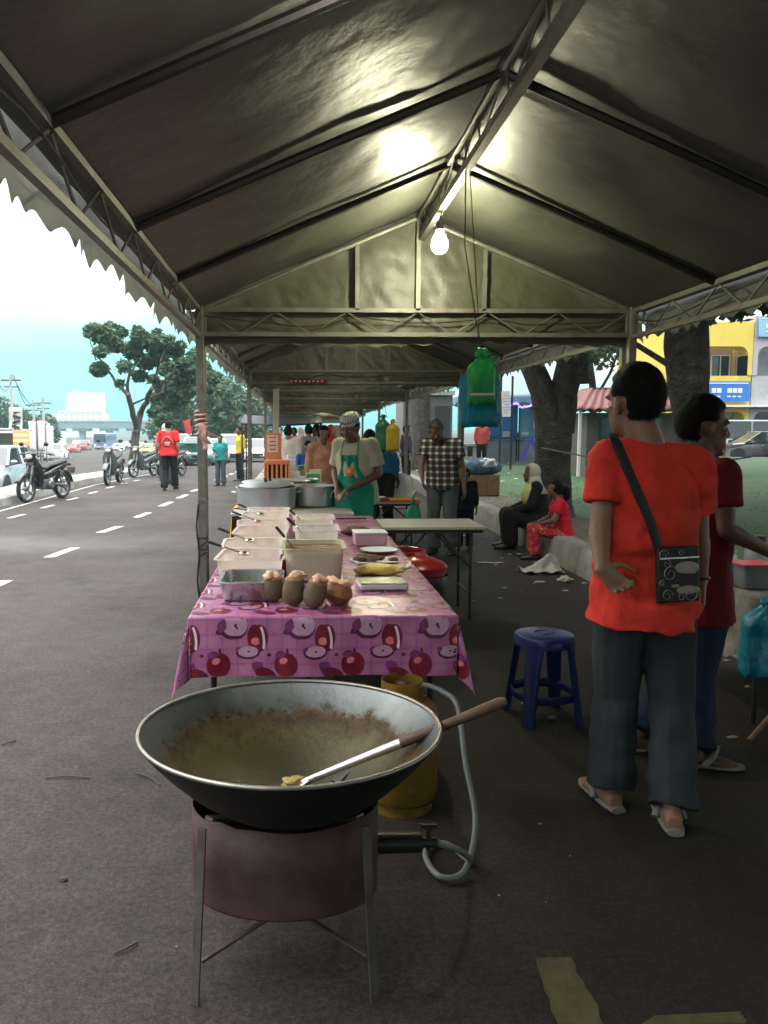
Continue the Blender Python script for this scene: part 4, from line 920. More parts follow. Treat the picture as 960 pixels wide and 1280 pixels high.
# ================================================================ the apple-print table
m_ftop = M('folding_table_top', (.34, .33, .28), .5, 0, .2, 3, .1, dirt=(.2, .19, .15), dscale=3)
def folding_table(label, x0, x1, y0, y1, z=.748, group='folding tables under the row of tents', legs='Y'):
    r = thing('folding_table', label, 'table', ((x0 + x1) / 2, (y0 + y1) / 2, 0), 0, group); w = x1 - x0; d = y1 - y0
    MB().box((0, 0, z - .013), (w, d, .026)).build('table_top', m_ftop, r, bevel=.005)
    MB().box((0, 0, z - .04), (w - .03, d - .03, .026)).build('apron', m_darksteel, r, smooth=0)
    for a in (-1, 1):
        for c in (-1, 1):
            if legs == 'Y': p = (c * (w / 2 - .06), a * (d / 2 - .18)); q = (c * (w / 2 - .06), a * (d / 2 - .62))
            else: p = (a * (w / 2 - .10), c * (d / 2 - .06)); q = (a * (w / 2 - .35), c * (d / 2 - .06))
            MB().tube([(p[0], p[1], 0), (p[0], p[1], z - .05)], .0135, 8).build('leg', m_darksteel, r)
            MB().tube([(p[0], p[1], z * .55), (q[0], q[1], z - .05)], .009, 6).build('brace', m_darksteel, r)
        if legs == 'Y': MB().tube([(-(w / 2 - .06), a * (d / 2 - .18), .2), (w / 2 - .06, a * (d / 2 - .18), .2)], .009, 6).build('stretcher', m_darksteel, r)
        else: MB().tube([(a * (w / 2 - .10), -(d / 2 - .06), .2), (a * (w / 2 - .10), d / 2 - .06, .2)], .009, 6).build('stretcher', m_darksteel, r)
    return r
AX0, AX1, AY0, AY1, AZ = -.43, .645, 3.16, 6.9, .752
for i, (a, b_, c, d) in enumerate(((AX0 + .01, .105, AY0 + .01, 5.02), (.112, AX1 - .01, AY0 + .01, 5.02), (AX0 + .01, .105, 5.03, AY1 - .01), (.112, AX1 - .01, 5.03, AY1 - .01))):
    folding_table(['folding table under the near left corner of the apple-print cloth', 'folding table under the near right corner of the apple-print cloth', 'folding table under the far left corner of the apple-print cloth', 'folding table under the far right corner of the apple-print cloth'][i], a, b_, c, d)
folding_table('bare grey folding table set crosswise beyond the red bin', .665, 1.47, 6.12, 6.70, .748, legs='X')
ER = .010
def hang(s):
    if s < ER * PI / 2: return ER * math.sin(s / ER), ER * (1 - math.cos(s / ER))
    return ER, ER + s - ER * PI / 2
def cloth(u, v):
    ou = AX0 - u if u < AX0 else (u - AX1 if u > AX1 else 0); sx = -1 if u < AX0 else 1
    ov = AY0 - v if v < AY0 else (v - AY1 if v > AY1 else 0); sy = -1 if v < AY0 else 1
    x = min(max(u, AX0), AX1); y = min(max(v, AY0), AY1); z = AZ
    if ou == 0 and ov == 0:
        e = min(u - AX0, AX1 - u, v - AY0, AY1 - v)
        z += (.0022 * nz1((u * 7, v * 7, 1)) + .0015 * abs(nz1((u * 3, v * 16, 4)))) * min(1, e / .03)
        return Vector((x, y, z))
    rho = math.hypot(ou, ov); h, d = hang(rho); ph = math.atan2(ov, ou); cx_, cy_ = math.cos(ph) * sx, math.sin(ph) * sy
    k = math.sin(2 * ph) if (ou and ov) else 0
    t = min(1, rho / .25)
    wv = (.012 * math.sin(u * 13 + 1) + .010 * nz1((u * 9, 3, 1))) * (ov > 0) + (.012 * math.sin(v * 11) + .012 * nz1((3, v * 8, 1))) * (ou > 0)
    out = h + t * (.010 + wv * (1 - k)) + k * rho * .22
    if k: out -= .055 * math.sin(4 * ph) ** 2 * t
    return Vector((x + cx_ * out, y + cy_ * out, z - d * (1 - .10 * k)))
def cn(u, v):
    e = .003; return (cloth(u + e, v) - cloth(u - e, v)).cross(cloth(u, v + e) - cloth(u, v - e)).normalized()
m_cl = bpy.data.materials.new('pink_oilcloth'); m_cl.use_nodes = True
def _():
    n = m_cl.node_tree.nodes; l = m_cl.node_tree.links; b = n['Principled BSDF']; uv = n.new('ShaderNodeUVMap')
    a = n.new('ShaderNodeTexNoise'); a.inputs['Scale'].default_value = 9; a.inputs['Detail'].default_value = 6; l.new(uv.outputs[0], a.inputs['Vector'])
    r = n.new('ShaderNodeValToRGB'); r.color_ramp.elements[0].position = .3; r.color_ramp.elements[1].position = .75; r.color_ramp.elements[0].color = (.31, .085, .19, 1); r.color_ramp.elements[1].color = (.47, .18, .315, 1); l.new(a.outputs[0], r.inputs[0]); src = r.outputs[0]
    for ax in ('X', 'Y'):
        w = n.new('ShaderNodeTexWave'); w.bands_direction = ax; w.inputs['Scale'].default_value = 5.2; w.inputs['Distortion'].default_value = .6; w.inputs['Detail'].default_value = 3; w.inputs['Detail Scale'].default_value = 14; l.new(uv.outputs[0], w.inputs['Vector'])
        q = n.new('ShaderNodeValToRGB'); q.color_ramp.elements[0].position = .02; q.color_ramp.elements[0].color = (.55, .55, .55, 1); q.color_ramp.elements[1].position = .12; q.color_ramp.elements[1].color = (0, 0, 0, 1); l.new(w.outputs[0], q.inputs[0])
        m = n.new('ShaderNodeMixRGB'); l.new(q.outputs[0], m.inputs[0]); l.new(src, m.inputs[1]); m.inputs[2].default_value = (.27, .07, .25, 1); src = m.outputs[0]
    l.new(src, b.inputs['Base Color']); b.inputs['Roughness'].default_value = .33; b.inputs['Specular IOR Level'].default_value = .6
    k = n.new('ShaderNodeTexNoise'); k.inputs['Scale'].default_value = 22; k.inputs['Detail'].default_value = 4; l.new(uv.outputs[0], k.inputs['Vector'])
    bp = n.new('ShaderNodeBump'); bp.inputs['Strength'].default_value = .25; bp.inputs['Distance'].default_value = .01; l.new(k.outputs[0], bp.inputs['Height']); l.new(bp.outputs[0], b.inputs['Normal'])
_()
def pr(name, rgb, var=.35, sc_=25): return M(name, rgb, .33, 0, var, sc_, .1, 30)
PM = [m_cl, pr('apple_red_print', (.15, .008, .022), .6, 14), pr('apple_flesh_print', (.44, .24, .35), .2), pr('apple_outline_print', (.085, .01, .05)), pr('apple_glow_print', (.62, .16, .18), .3), pr('leaf_print', (.16, .03, .12), .6, 40), pr('pale_glint_print', (.75, .58, .66), .2)]
b = MB(); UV = []
nu, nv_ = 92, 214; u0, u1, v0, v1 = AX0 - .27, AX1 + .27, AY0 - .25, AY1 + .12
def lines(a0, a1, e0, e1, n):   # grid lines with extra ones at the folds
    L = sorted(set([a0 + (a1 - a0) * i / n for i in range(n + 1)] + [e + k * .004 for e in (e0, e1) for k in (-4, -3, -2, -1, 0, 1, 2, 3, 4)])); return L
us = lines(u0, u1, AX0, AX1, nu); vs_ = lines(v0, v1, AY0, AY1, nv_)
ids = []
for v in vs_:
    row = []
    for u in us: row.append(b.V(cloth(u, v))); UV.append((u, v))
    ids.append(row)
for j in range(len(vs_) - 1):
    for i in range(len(us) - 1): b.F(ids[j][i], ids[j][i + 1], ids[j + 1][i + 1], ids[j + 1][i])
def decal(cu, cv, pts, mat, lift=.0006, clip=None):
    """flat printed shape: outline pts (du, dv) around a centre, as concentric rings so that it follows the cloth"""
    b.cur = mat; n = len(pts); N = 3; prev = None
    def put(x, y):
        x = min(max(x, u0 + .001), u1 - .001); y = min(max(y, v0 + .001), v1 - .001)
        UV.append((x, y)); return b.V(cloth(x, y) + cn(x, y) * lift)
    c0 = put(cu, cv)
    for k in range(1, N + 1):
        ring = [put(cu + p[0] * k / N, cv + p[1] * k / N) for p in pts]
        for i in range(n):
            if prev is None: b.F(c0, ring[i], ring[(i + 1) % n])
            else: b.F(prev[i], ring[i], ring[(i + 1) % n], prev[(i + 1) % n])
        prev = ring
    b.cur = 0
def ell(a, c, n=20, dx=0, dy=0, rot=0, f=None):
    o = []
    for k in range(n):
        t = 2 * PI * k / n; q = f(t) if f else 1; x, y = a * math.cos(t) * q, c * math.sin(t) * q
        o.append((dx + x * math.cos(rot) - y * math.sin(rot), dy + x * math.sin(rot) + y * math.cos(rot)))
    return o
appl = lambda t: 1 - .13 * math.exp(-((t - PI / 2) / .35) ** 2) - .06 * math.exp(-((t - 3 * PI / 2) / .3) ** 2) + .06 * abs(math.cos(t))
def leafp(L, w, rot): return [(x * math.cos(rot) - y * math.sin(rot), x * math.sin(rot) + y * math.cos(rot)) for x, y in [(-L, 0), (-L * .5, w * .8), (0, w), (L * .5, w * .7), (L, 0), (L * .5, -w * .6), (0, -w), (-L * .5, -w * .8)]]
TU = .272
for j in range(16):
    for i in range(7):
        ou_ = AX0 - .15 + i * TU; ov_ = AY0 - .265 + j * .29
        D = lambda x, y, p, m_, li: decal(ou_ + x, ov_ + y, p, m_, li) if u0 < ou_ + x < u1 and v0 < ov_ + y < v1 else None
        D(.052, .215, ell(.054, .052, f=appl), 3, .0005); D(.057, .224, ell(.048, .046, f=appl), 2, .0010); D(.060, .222, ell(.006, .009, 8), 3, .0015); D(.066, .212, ell(.004, .006, 8), 3, .0015)
        D(.006, .222, leafp(.030, .020, 1.2), 5, .0013); D(-.002, .200, leafp(.022, .014, .5), 3, .0011)
        D(.148, .172, ell(.040, .060, f=appl), 1, .0007); D(.140, .158, ell(.018, .016), 4, .0012); D(.168, .172, ell(.010, .048, rot=.12), 6, .0013); D(.160, .173, ell(.008, .040, rot=.12), 1, .0017)
        D(.108, .112, ell(.048, .028, rot=.06), 3, .0016); D(.110, .116, ell(.041, .023, rot=.06), 2, .0021); D(.112, .116, ell(.006, .004, 8), 3, .0026); D(.070, .124, leafp(.014, .009, .6), 5, .0021)
        D(.195, .102, ell(.009, .007, 10), 1, .0007)
        D(.262, .062, ell(.045, .052, f=appl), 1, .0006); D(.252, .078, ell(.017, .013, rot=.4), 4, .0011); D(.242, .104, leafp(.026, .017, .15), 5, .0012); D(.268, .118, leafp(.006, .012, .1), 3, .0012)
        D(.150, .052, leafp(.026, .03, .9), 5, .0007); D(.180, .022, ell(.045, .026, rot=-.35), 3, .0009); D(.176, .03, ell(.03, .014, rot=-.35), 1, .0013)
me = b.mesh('tablecloth'); ul = me.uv_layers.new(name='UVMap')
lv = [0] * len(me.loops); me.loops.foreach_get('vertex_index', lv)
ul.data.foreach_set('uv', [c for i in lv for c in UV[i]])
o = bpy.data.objects.new('tablecloth', me); col.objects.link(o)
for m in PM: me.materials.append(m)
me.polygons.foreach_set('use_smooth', [True] * len(me.polygons))
tag(o, 'pink oilcloth printed with red apples hanging over the near table', 'tablecloth')

# ---------------------------------------------------------------- food and tubs on it
TZ = AZ + .004
m_tub = M('milky_plastic', (.84, .80, .75), .4, 0, .06, 5, .05, transl=.5, dirt=(.75, .60, .50), dscale=9)
m_cream = M('cream_plastic', (.60, .54, .40), .4, 0, .08, 4, .05, transl=.25)
m_brownfood = M('brown_curry', (.12, .055, .02), .35, 0, .6, 30, .8, 60, .01)
m_blackh = M('black_handle', (.02, .02, .02), .35, 0, .1)
def tub(name, label, x, y, w, d, h, mat, food=None, fill=.7, rim=.010, rz=0, group=None, z=TZ, t=.004, cat='tub'):
    r = thing(name, label, cat, (x, y, z), rz, group)
    def rr(w_, d_, z_): # rounded rectangle ring
        c = .18 * min(w_, d_); P = []
        for k in range(24):
            a = 2 * PI * (k + .5) / 24; ca, sa = math.cos(a), math.sin(a)
            P.append(((w_ / 2 - c) * (1 if ca > 0 else -1) + c * ca, (d_ / 2 - c) * (1 if sa > 0 else -1) + c * sa, z_))
        return P
    b = MB(); ps = [rr(w * .86, d * .86, 0), rr(w * .90, d * .90, .006), rr(w * .97, d * .97, h * .97), rr(w + rim * 2, d + rim * 2, h * .97), rr(w + rim * 2, d + rim * 2, h)] + ([rr(w * .97 - t, d * .97 - t, h), rr(w * .90 - t, d * .90 - t, .012)] if mat not in (m_tub, m_cream) else [rr(w + rim * 2 - .004, d + rim * 2 - .004, h), rr(w * .97 - .002, d * .97 - .002, h * .985)])
    b.skin([[b.V(p) for p in q] for q in ps], True, mat not in (m_tub, m_cream)); b.build('body', mat, r, smooth=40)
    if food:
        f = .90 + .07 * fill - .02; b = MB(); zf = h * fill
        ring = [b.V(p) for p in rr(w * f, d * f, zf)]; mid = [b.V((p[0] * .6, p[1] * .6, zf + .012 * nz1((p[0] * 40, p[1] * 40, x)))) for p in rr(w * f, d * f, zf)]; c = b.V((0, 0, zf + .01))
        for k in range(24): b.F(ring[k], ring[(k + 1) % 24], mid[(k + 1) % 24], mid[k]); b.F(mid[k], mid[(k + 1) % 24], c)
        b.build('food', food, r, smooth=180)
    return r
m_food = [M('pink_sauce', (.45, .16, .10), .3, 0, .4, 30, .6), M('yellow_gravy', (.42, .25, .05), .3, 0, .4, 25, .6), M('orange_stew', (.4, .13, .03), .3, 0, .5, 30, .7), m_brownfood]
names = ['nearest', 'second', 'third', 'fourth', 'fifth', 'sixth']
def spoon(label, base, tip, group='spoons standing in the tubs'):
    r = thing('serving_spoon', label, 'spoon', base, 0, group); t = Vector(tip) - Vector(base)
    MB().tube([(0, 0, 0), t * .55], .0045, 8).build('shaft', m_chrome, r)
    MB().tube([t * .62, t * .66, t * .97, t], [.005, .007, .008, .005], 10).build('handle', m_blackh, r)
    MB().ball((0, 0, 0), (.03, .022, .012), 12, 7).build('bowl', m_chrome, r)
for k in range(6):
    y = 4.02 + k * .475
    tub('food_tub', names[k] + ' milky tub of the row along the street side of the table', -.235 + (.008, -.01, .012, 0, -.012, .01)[k], y, (.33, .34, .32, .335, .32, .33)[k], (.40, .38, .41, .39, .40, .37)[k], (.115, .108, .122, .11, .118, .106)[k], m_tub, m_food[k % 3], .45, group='milky food tubs in a row', rz=R((-3, 2, -2, 4, -1, 3)[k]))
    if k in (0, 1, 3, 4): spoon('metal serving spoon leaning out of the ' + names[k] + ' milky tub', (-.27, y - .02, TZ + .12), (-.27 - .175, y - .05 + .02 * k, TZ + .185 + .008 * (k % 3)))
# steel tray at the near left
p = G(311, 747, TZ)
m_tray = M('steel_tray', (.42, .43, .44), .28, .9, .2, 10, .1)
tub('steel_tray', 'rectangular stainless steel food tray at the near left of the table', -.205, 3.57, .27, .34, .085, m_tray, M('oily_sauce', (.16, .13, .03), .15, 0, .5, 18, .3, spec=.7), .35, rim=.012, t=.006, cat='tray')
tub('food_box', 'large cream plastic box of brown curry behind the young coconuts', .085, 4.02, .30, .34, .165, m_cream, m_brownfood, .86, rim=.012, cat='tub')
tub('food_tub', 'pink-white tub right behind the cream box', .115, 4.75, .26, .34, .16, m_tub, m_brownfood, .6, group='milky food tubs behind the cream box')
tub('food_tub', 'farther pale tub with tongs behind the pink-white one', .115, 5.45, .27, .34, .15, m_tub, m_food[1], .6, group='milky food tubs behind the cream box')
spoon('black handled spatula standing in the cream box', (.01, 3.98, TZ + .12), (-.105, 3.93, TZ + .265), 'spoons standing in the tubs')
spoon('long steel ladle leaning in the pink-white tub', (.06, 4.62, TZ + .12), (-.055, 4.50, TZ + .245), 'spoons standing in the tubs')
spoon('steel tongs handle leaning in the farther pale tub', (.05, 5.4, TZ + .11), (-.05, 5.32, TZ + .21), 'spoons standing in the tubs')
# dripping jar beside the cream box
r = thing('sauce_bottle', 'small dark red sauce bottle between the tub row and the cream box', 'bottle', (-.075, 3.98, TZ)); MB().lathe([(.001, 0), (.018, 0), (.02, .01), (.02, .08), (.009, .105), (.009, .125)], n=16, cap1=True).build('body', M('dark_red_sauce', (.16, .015, .01), .2, 0, .3, 20), r); MB().lathe([(.011, .12), (.011, .142), (.001, .143)], n=14, cap0=True).build('cap', m_white, r)
# young coconuts, topped
m_coco = M('coconut_husk', (.125, .088, .048), .75, 0, .35, 9, .5, 40, .006, dirt=(.07, .045, .025), dscale=14); m_cococut = M('cut_coconut_flesh', (.72, .44, .28), .6, 0, .3, 30, .6, 50)
m_cocored = M('browned_husk', (.30, .13, .05), .65, 0, .5, 25, .5)
def coconut(label, px, py, lean, w, h, mat, seed):
    p = G(px, py, TZ); r = thing('coconut', label, 'coconut', (p.x, p.y + .04, p.z)); rnd = random.Random(seed)
    rot = Matrix.Rotation(lean, 3, 'Y')
    def P(r_, z): return (r_, z)
    b = MB(); b.xf = Matrix.Translation((0, 0, .0)) @ rot.to_4x4()
    b.lathe([(.001, .001), (w * .24, .003), (w * .40, .018), (w * .49, .04), (w * .52, h * .45), (w * .50, h * .65), (w * .43, h * .85), (w * .40, h * .9)], n=28, cap1=True, wob=lambda a, z: .04 * nz1((math.cos(a) * 1.5, math.sin(a) * 1.5, z * 12 + seed)) + .025 * math.cos(3 * a + seed)); b.build('husk', mat, r, smooth=70)
    b = MB(); b.xf = rot.to_4x4()
    b.lathe([(w * .44, h * .86), (w * .42, h * .91), (w * .30, h * .97), (w * .12, h * .98), (.001, h * .96)], n=24, wob=lambda a, z: .12 * nz1((math.cos(a) * 2, math.sin(a) * 2, z * 20 + seed * 3))); b.build('cut_top', m_cocored, r, smooth=50)
    for k in range(3):
        b = MB(); b.xf = Matrix.Translation(rot @ Vector((rnd.uniform(-.2, .25) * w, rnd.uniform(-.1, .1) * w, h * .95))) @ (rot @ Matrix.Rotation(rnd.uniform(-.5, .5), 3, 'X') @ Matrix.Rotation(rnd.uniform(0, 3), 3, 'Z')).to_4x4()
        b.ball((0, 0, .008), (w * .36, w * .22, .009 + .005 * k), 12, 7, fn=lambda d: 1 + .35 * nz1(d * 2.3 + Vector((seed, k, 0)))); b.build('husk_chip', m_cococut, r, smooth=60)
coconut('young coconut with a flat cut top, leftmost of the four', 341, 754, .0, .094, .115, m_coco, 1)
coconut('tallest young coconut, upright, second from the left', 367, 759, .03, .094, .128, m_coco, 2)
coconut('young coconut leaning to the right with flaps of husk on top', 389, 762, .28, .094, .125, m_coco, 3)
coconut('squat browned coconut half lying at the right end of the four', 420, 757, .22, .125, .09, m_cocored, 4)
# wrapped packs on the right half
m_foam = M('white_foam', (.62, .65, .66), .7, 0, .06, 8, .1); m_bag = M('thin_plastic_film', (.62, .60, .40), .25, 0, .15, 12, .8, 30, .01, transl=.2); m_noodle = M('yellow_noodles', (.62, .47, .10), .4, 0, .3, 40, .9, 60, .01)
def lump(b, c, r, seed, am=.25, n=22, m=12): b.ball(c, r, n, m, fn=lambda d: 1 + am * nz1(d * 1.7 + Vector((seed, 0, 0))) + am * .4 * nz1(d * 5 + Vector((seed, 2, 0))))
p = G(480, 737, TZ); r = thing('foam_pack', 'white foam tray in cling film at the right front of the table', 'food pack', (p.x - .005, p.y + .05, TZ), .05)
MB().box((0, 0, .016), (.22, .16, .032), taper=1.06).build('tray', m_foam, r, bevel=.01); MB().grid(lambda u, v: Vector((-.115 + .23 * u, -.085 + .17 * v, .034 + .006 * nz1((u * 6, v * 6, 3)) + .010 * math.sin(PI * u) * math.sin(PI * v))), 20, 16).build('film', m_bag, r, smooth=180, solid=.001)
p = G(478, 722, TZ); r = thing('noodle_bag', 'clear bag of yellow noodles behind the white foam tray', 'food bag', (p.x - .01, p.y + .09, TZ), -.1); b = MB(); lump(b, (0, 0, .025), (.12, .085, .032), 2); b.build('noodles', m_noodle, r, smooth=180); b = MB(); b.loft([((.10, .0, .03), (0, .03, 0), (0, 0, .015)), ((.14, .01, .035), (0, .012, 0), (0, 0, .012)), ((.165, .02, .05), (0, .035, 0), (0, 0, .02))], 12); b.build('knot', m_bag, r)
p = G(470, 706, TZ); r = thing('meat_pack', 'flat pack of dark dried pieces behind the noodle bag', 'food pack', (p.x, p.y + .12, TZ), .2); b = MB(); rnd = random.Random(8)
for k in range(14): lump(b, (rnd.uniform(-.1, .1), rnd.uniform(-.07, .07), .014 + .006 * (k % 3)), (.035, .022, .012), k, .4, 10, 6)
b.build('dried_pieces', m_brownfood, r, smooth=180); MB().box((0, 0, .004), (.24, .18, .006)).build('tray', m_foam, r)
p = G(478, 697, TZ); r = thing('white_plate', 'flat white plate between the dried pieces and the pink box', 'plate', (p.x + .0, p.y + .22, TZ)); MB().lathe([(.001, .004), (.07, .004), (.11, .016), (.115, .018), (.112, .014), (.072, 0), (.001, 0)], n=32).build('dish', m_foam, r)
p = G(472, 697, TZ); r = thing('pink_box', 'pale pink lidded box beside the far right tub', 'box', (p.x, p.y + .52, TZ), .04); MB().box((0, 0, .04), (.2, .16, .08), taper=1.05).build('body', M('pink_plastic', (.55, .36, .45), .45, 0, .08), r, bevel=.01); MB().box((0, 0, .086), (.215, .175, .014)).build('lid', m_foam, r, bevel=.005)
p = G(440, 668, TZ); r = thing('rag', 'dark brown crumpled rag at the far end of the cloth', 'rag', (p.x + .04, p.y, TZ)); b = MB(); lump(b, (0, 0, .022), (.10, .07, .032), 5, .5); b.build('rag_cloth', M('brown_rag', (.10, .06, .04), .9), r, smooth=180)
r = thing('steel_ladle', 'dark ladle lying along the far right of the table', 'ladle', (.40, 6.55, TZ + .008), R(4)); MB().tube([(-.18, 0, .004), (.18, 0, .004)], .007, 8).build('shaft', m_darksteel, r); MB().ball((-.2, 0, .012), (.04, .035, .014), 14, 8).build('bowl', m_darksteel, r)

# ---------------------------------------------------------------- bins, stool, gas
m_redp = M('dark_red_plastic', (.28, .012, .014), .3, 0, .15, 5, .05)
r = thing('red_bin', 'dark red bin with a domed lid and a bin liner beside the table', 'bin', (.86, 5.45, 0))
MB().lathe([(.001, .002), (.13, .002), (.14, .02), (.165, .5), (.178, .51), (.178, .535), (.165, .535), (.155, .5)], n=32).build('body', m_redp, r)
MB().lathe([(.182, .53), (.184, .56), (.165, .585), (.09, .615), (.05, .625), (.045, .64), (.001, .645)], n=32).build('lid', m_redp, r)
MB().lathe([(.19, .50), (.20, .44), (.185, .36), (.19, .28), (.16, .2)], n=40, wob=lambda a, z: .06 * nz1((math.cos(a) * 3, math.sin(a) * 3, z * 8))).build('bin_liner', m_black, r, smooth=60)
r = thing('red_bucket', 'open dark red bucket behind the domed bin', 'bucket', (.80, 5.92, 0)); MB().lathe([(.001, .002), (.12, .002), (.155, .57), (.168, .58), (.168, .60), (.15, .60), (.115, .02), (.001, .02)], n=32).build('body', m_redp, r); MB().tube([(.165 * math.cos(t * PI / 12), .165 * math.sin(t * PI / 12), .585 + .02 * math.sin(t * PI / 12)) for t in range(13)], .004, 6).build('handle', m_chrome, r)
m_bluep = M('blue_plastic', (.006, .016, .12), .32, 0, .15, 5, .05)
r = thing('plastic_stool', 'dark blue plastic stool standing left of the man in the bright red shirt', 'stool', (1.285, 4.02, 0), R(8))
MB().lathe([(.001, .452), (.03, .452), (.032, .447), (.05, .447), (.052, .452), (.13, .450), (.148, .444), (.155, .43), (.155, .395), (.149, .393), (.147, .425), (.001, .435)], n=40).build('seat', m_bluep, r)
for a in range(4):
    t = PI / 4 + a * PI / 2; c, s_ = math.cos(t), math.sin(t); b = MB(); tv = Vector((-s_, c, 0)); rv = Vector((c, s_, 0))
    b.loft([(rv * .135 + Vector((0, 0, .43)), tv * .055, rv * .013), (rv * .152 + Vector((0, 0, .30)), tv * .042, rv * .014), (rv * .178 + Vector((0, 0, .13)), tv * .036, rv * .015), (rv * .195 + Vector((0, 0, .0)), tv * .032, rv * .017)], 12); b.build('leg', m_bluep, r, smooth=60)
for a in range(4):
    t0 = PI / 4 + a * PI / 2; t1 = t0 + PI / 2; P = [Vector((.172 * math.cos(t0 + (t1 - t0) * k / 8) * (1 - .10 * math.sin(PI * k / 8)), .172 * math.sin(t0 + (t1 - t0) * k / 8) * (1 - .10 * math.sin(PI * k / 8)), .135)) for k in range(9)]
    b = MB(); b.loft([(p, (p.normalized() * .007), Vector((0, 0, .022))) for p in P], 10); b.build('stretcher', m_bluep, r, smooth=60)
m_gas = M('yellow_cylinder_paint', (.19, .108, .008), .5, .1, .4, 6, .3, dirt=(.05, .036, .02), dscale=7)
r = thing('gas_cylinder', 'yellow gas cylinder standing under the near edge of the table', 'gas cylinder', (.415, 3.06, 0)); r.scale = (1, 1, .9)
MB().lathe([(.12, .0), (.125, .0), (.125, .045), (.14, .05)], n=36, cap0=True).build('foot_ring', m_gas, r)
MB().lathe([(.10, .03), (.13, .05), (.145, .09), (.146, .40), (.139, .44), (.12, .475), (.07, .495), (.03, .50)], n=40, cap0=True, cap1=True).build('body', m_gas, r)
MB().lathe([(.085, .47), (.083, .575), (.078, .575), (.08, .47)], n=28).build('collar', m_gas, r)
b = MB(); b.lathe([(.02, .49), (.02, .53), (.028, .53), (.028, .56), (.015, .565)], n=14, cap1=True); b.tube([(0, 0, .54), (.06, -.04, .55)], .012, 8); b.build('valve', m_chrome, r)

# ================================================================ wok on its burner
WX, WY, WZ, WR = -.022, 2.235, .648, .432
m_wokout = M('sooty_wok_iron', (.012, .012, .012), .55, .5, .5, 12, .4, 50)
m_wokin = bpy.data.materials.new('used_wok_steel'); m_wokin.use_nodes = True
def _():
    n = m_wokin.node_tree.nodes; l = m_wokin.node_tree.links; b = n['Principled BSDF']; t = n.new('ShaderNodeTexCoord'); s = n.new('ShaderNodeSeparateXYZ'); l.new(t.outputs['Object'], s.inputs[0])
    def noi(sc_, d=6, ro=.65):
        a = n.new('ShaderNodeTexNoise'); a.inputs['Scale'].default_value = sc_; a.inputs['Detail'].default_value = d; a.inputs['Roughness'].default_value = ro; l.new(t.outputs['Object'], a.inputs['Vector']); return a
    def mth(op, a, c):
        m = n.new('ShaderNodeMath'); m.operation = op
        for i, q in enumerate((a, c)):
            if isinstance(q, (int, float)): m.inputs[i].default_value = q
            else: l.new(q, m.inputs[i])
        return m.outputs[0]
    nn = noi(7); z = mth('ADD', s.outputs['Z'], mth('MULTIPLY', mth('SUBTRACT', nn.outputs['Fac'], .5), .13))
    def rp(src, *st):
        r = n.new('ShaderNodeValToRGB'); e = r.color_ramp.elements
        while len(e) < len(st): e.new(.5)
        for i, (p, c) in enumerate(st): e[i].position = p; e[i].color = tuple(c) + (1,)
        l.new(src, r.inputs[0]); return r
    zz = n.new('ShaderNodeMapRange'); zz.inputs['From Min'].default_value = -.26; zz.inputs['From Max'].default_value = 0; l.new(z, zz.inputs[0])
    c = rp(zz.outputs[0], (0, (.034, .030, .013)), (.30, (.055, .046, .017)), (.50, (.075, .058, .020)), (.60, (.060, .033, .010)), (.68, (.075, .046, .017)), (.74, (.095, .10, .095)), (1, (.17, .19, .195)))
    fl = rp(noi(26, 8, .8).outputs['Fac'], (.49, (0, 0, 0)), (.57, (1, 1, 1))); zb = rp(zz.outputs[0], (.3, (.25, .25, .25)), (.48, (.45, .45, .45)), (.62, (.8, .8, .8)), (.72, (.9, .9, .9)), (.80, (.06, .06, .06)))
    f = n.new('ShaderNodeMixRGB'); f.blend_type = 'MULTIPLY'; f.inputs[0].default_value = 1; l.new(fl.outputs[0], f.inputs[1]); l.new(zb.outputs[0], f.inputs[2])
    m = n.new('ShaderNodeMixRGB'); l.new(f.outputs[0], m.inputs[0]); l.new(c.outputs[0], m.inputs[1]); m.inputs[2].default_value = (.028, .013, .004, 1); b.inputs['Specular IOR Level'].default_value = .35; l.new(m.outputs[0], b.inputs['Base Color'])
    me_ = rp(zz.outputs[0], (.5, (.35, .35, .35)), (.62, (.15, .15, .15)), (.75, (.92, .92, .92))); l.new(me_.outputs[0], b.inputs['Metallic'])
    ro = rp(zz.outputs[0], (.4, (.38, .38, .38)), (.62, (.65, .65, .65)), (.78, (.38, .38, .38))); l.new(ro.outputs[0], b.inputs['Roughness'])
    bp = n.new('ShaderNodeBump'); bp.inputs['Strength'].default_value = .5; bp.inputs['Distance'].default_value = .004; l.new(noi(45, 6, .8).outputs['Fac'], bp.inputs['Height']); l.new(bp.outputs[0], b.inputs['Normal'])
_()
r = thing('wok', 'huge sooty iron wok with a greasy steel inside, on a low burner stand', 'wok', (WX, WY, WZ)); r.rotation_euler = (R(-1.2), R(-.5), 0)
prf = []
for k in range(25):
    t = k / 24; rr_ = WR * math.sin(t * PI / 2) ** .92; prf.append((max(.001, rr_), -.262 * (1 - (rr_ / WR) ** 2.1)))
MB().lathe(prf, n=96, wob=lambda a, z: .003 * math.sin(3 * a)).build('inner_bowl', m_wokin, r, smooth=180)
MB().lathe([(a + .004, z - .005) for a, z in prf], n=96, wob=lambda a, z: .003 * math.sin(3 * a)).build('outer_bowl', m_wokout, r, smooth=180)
MB().tube([(WR * (1 + .003 * math.sin(3 * a)) * math.cos(a), WR * (1 + .003 * math.sin(3 * a)) * math.sin(a), .001) for a in [2 * PI * k / 96 for k in range(97)]], .0062, 10, False).build('rim', M('worn_rim_steel', (.30, .28, .25), .42, .9, .3, 20), r, smooth=180)
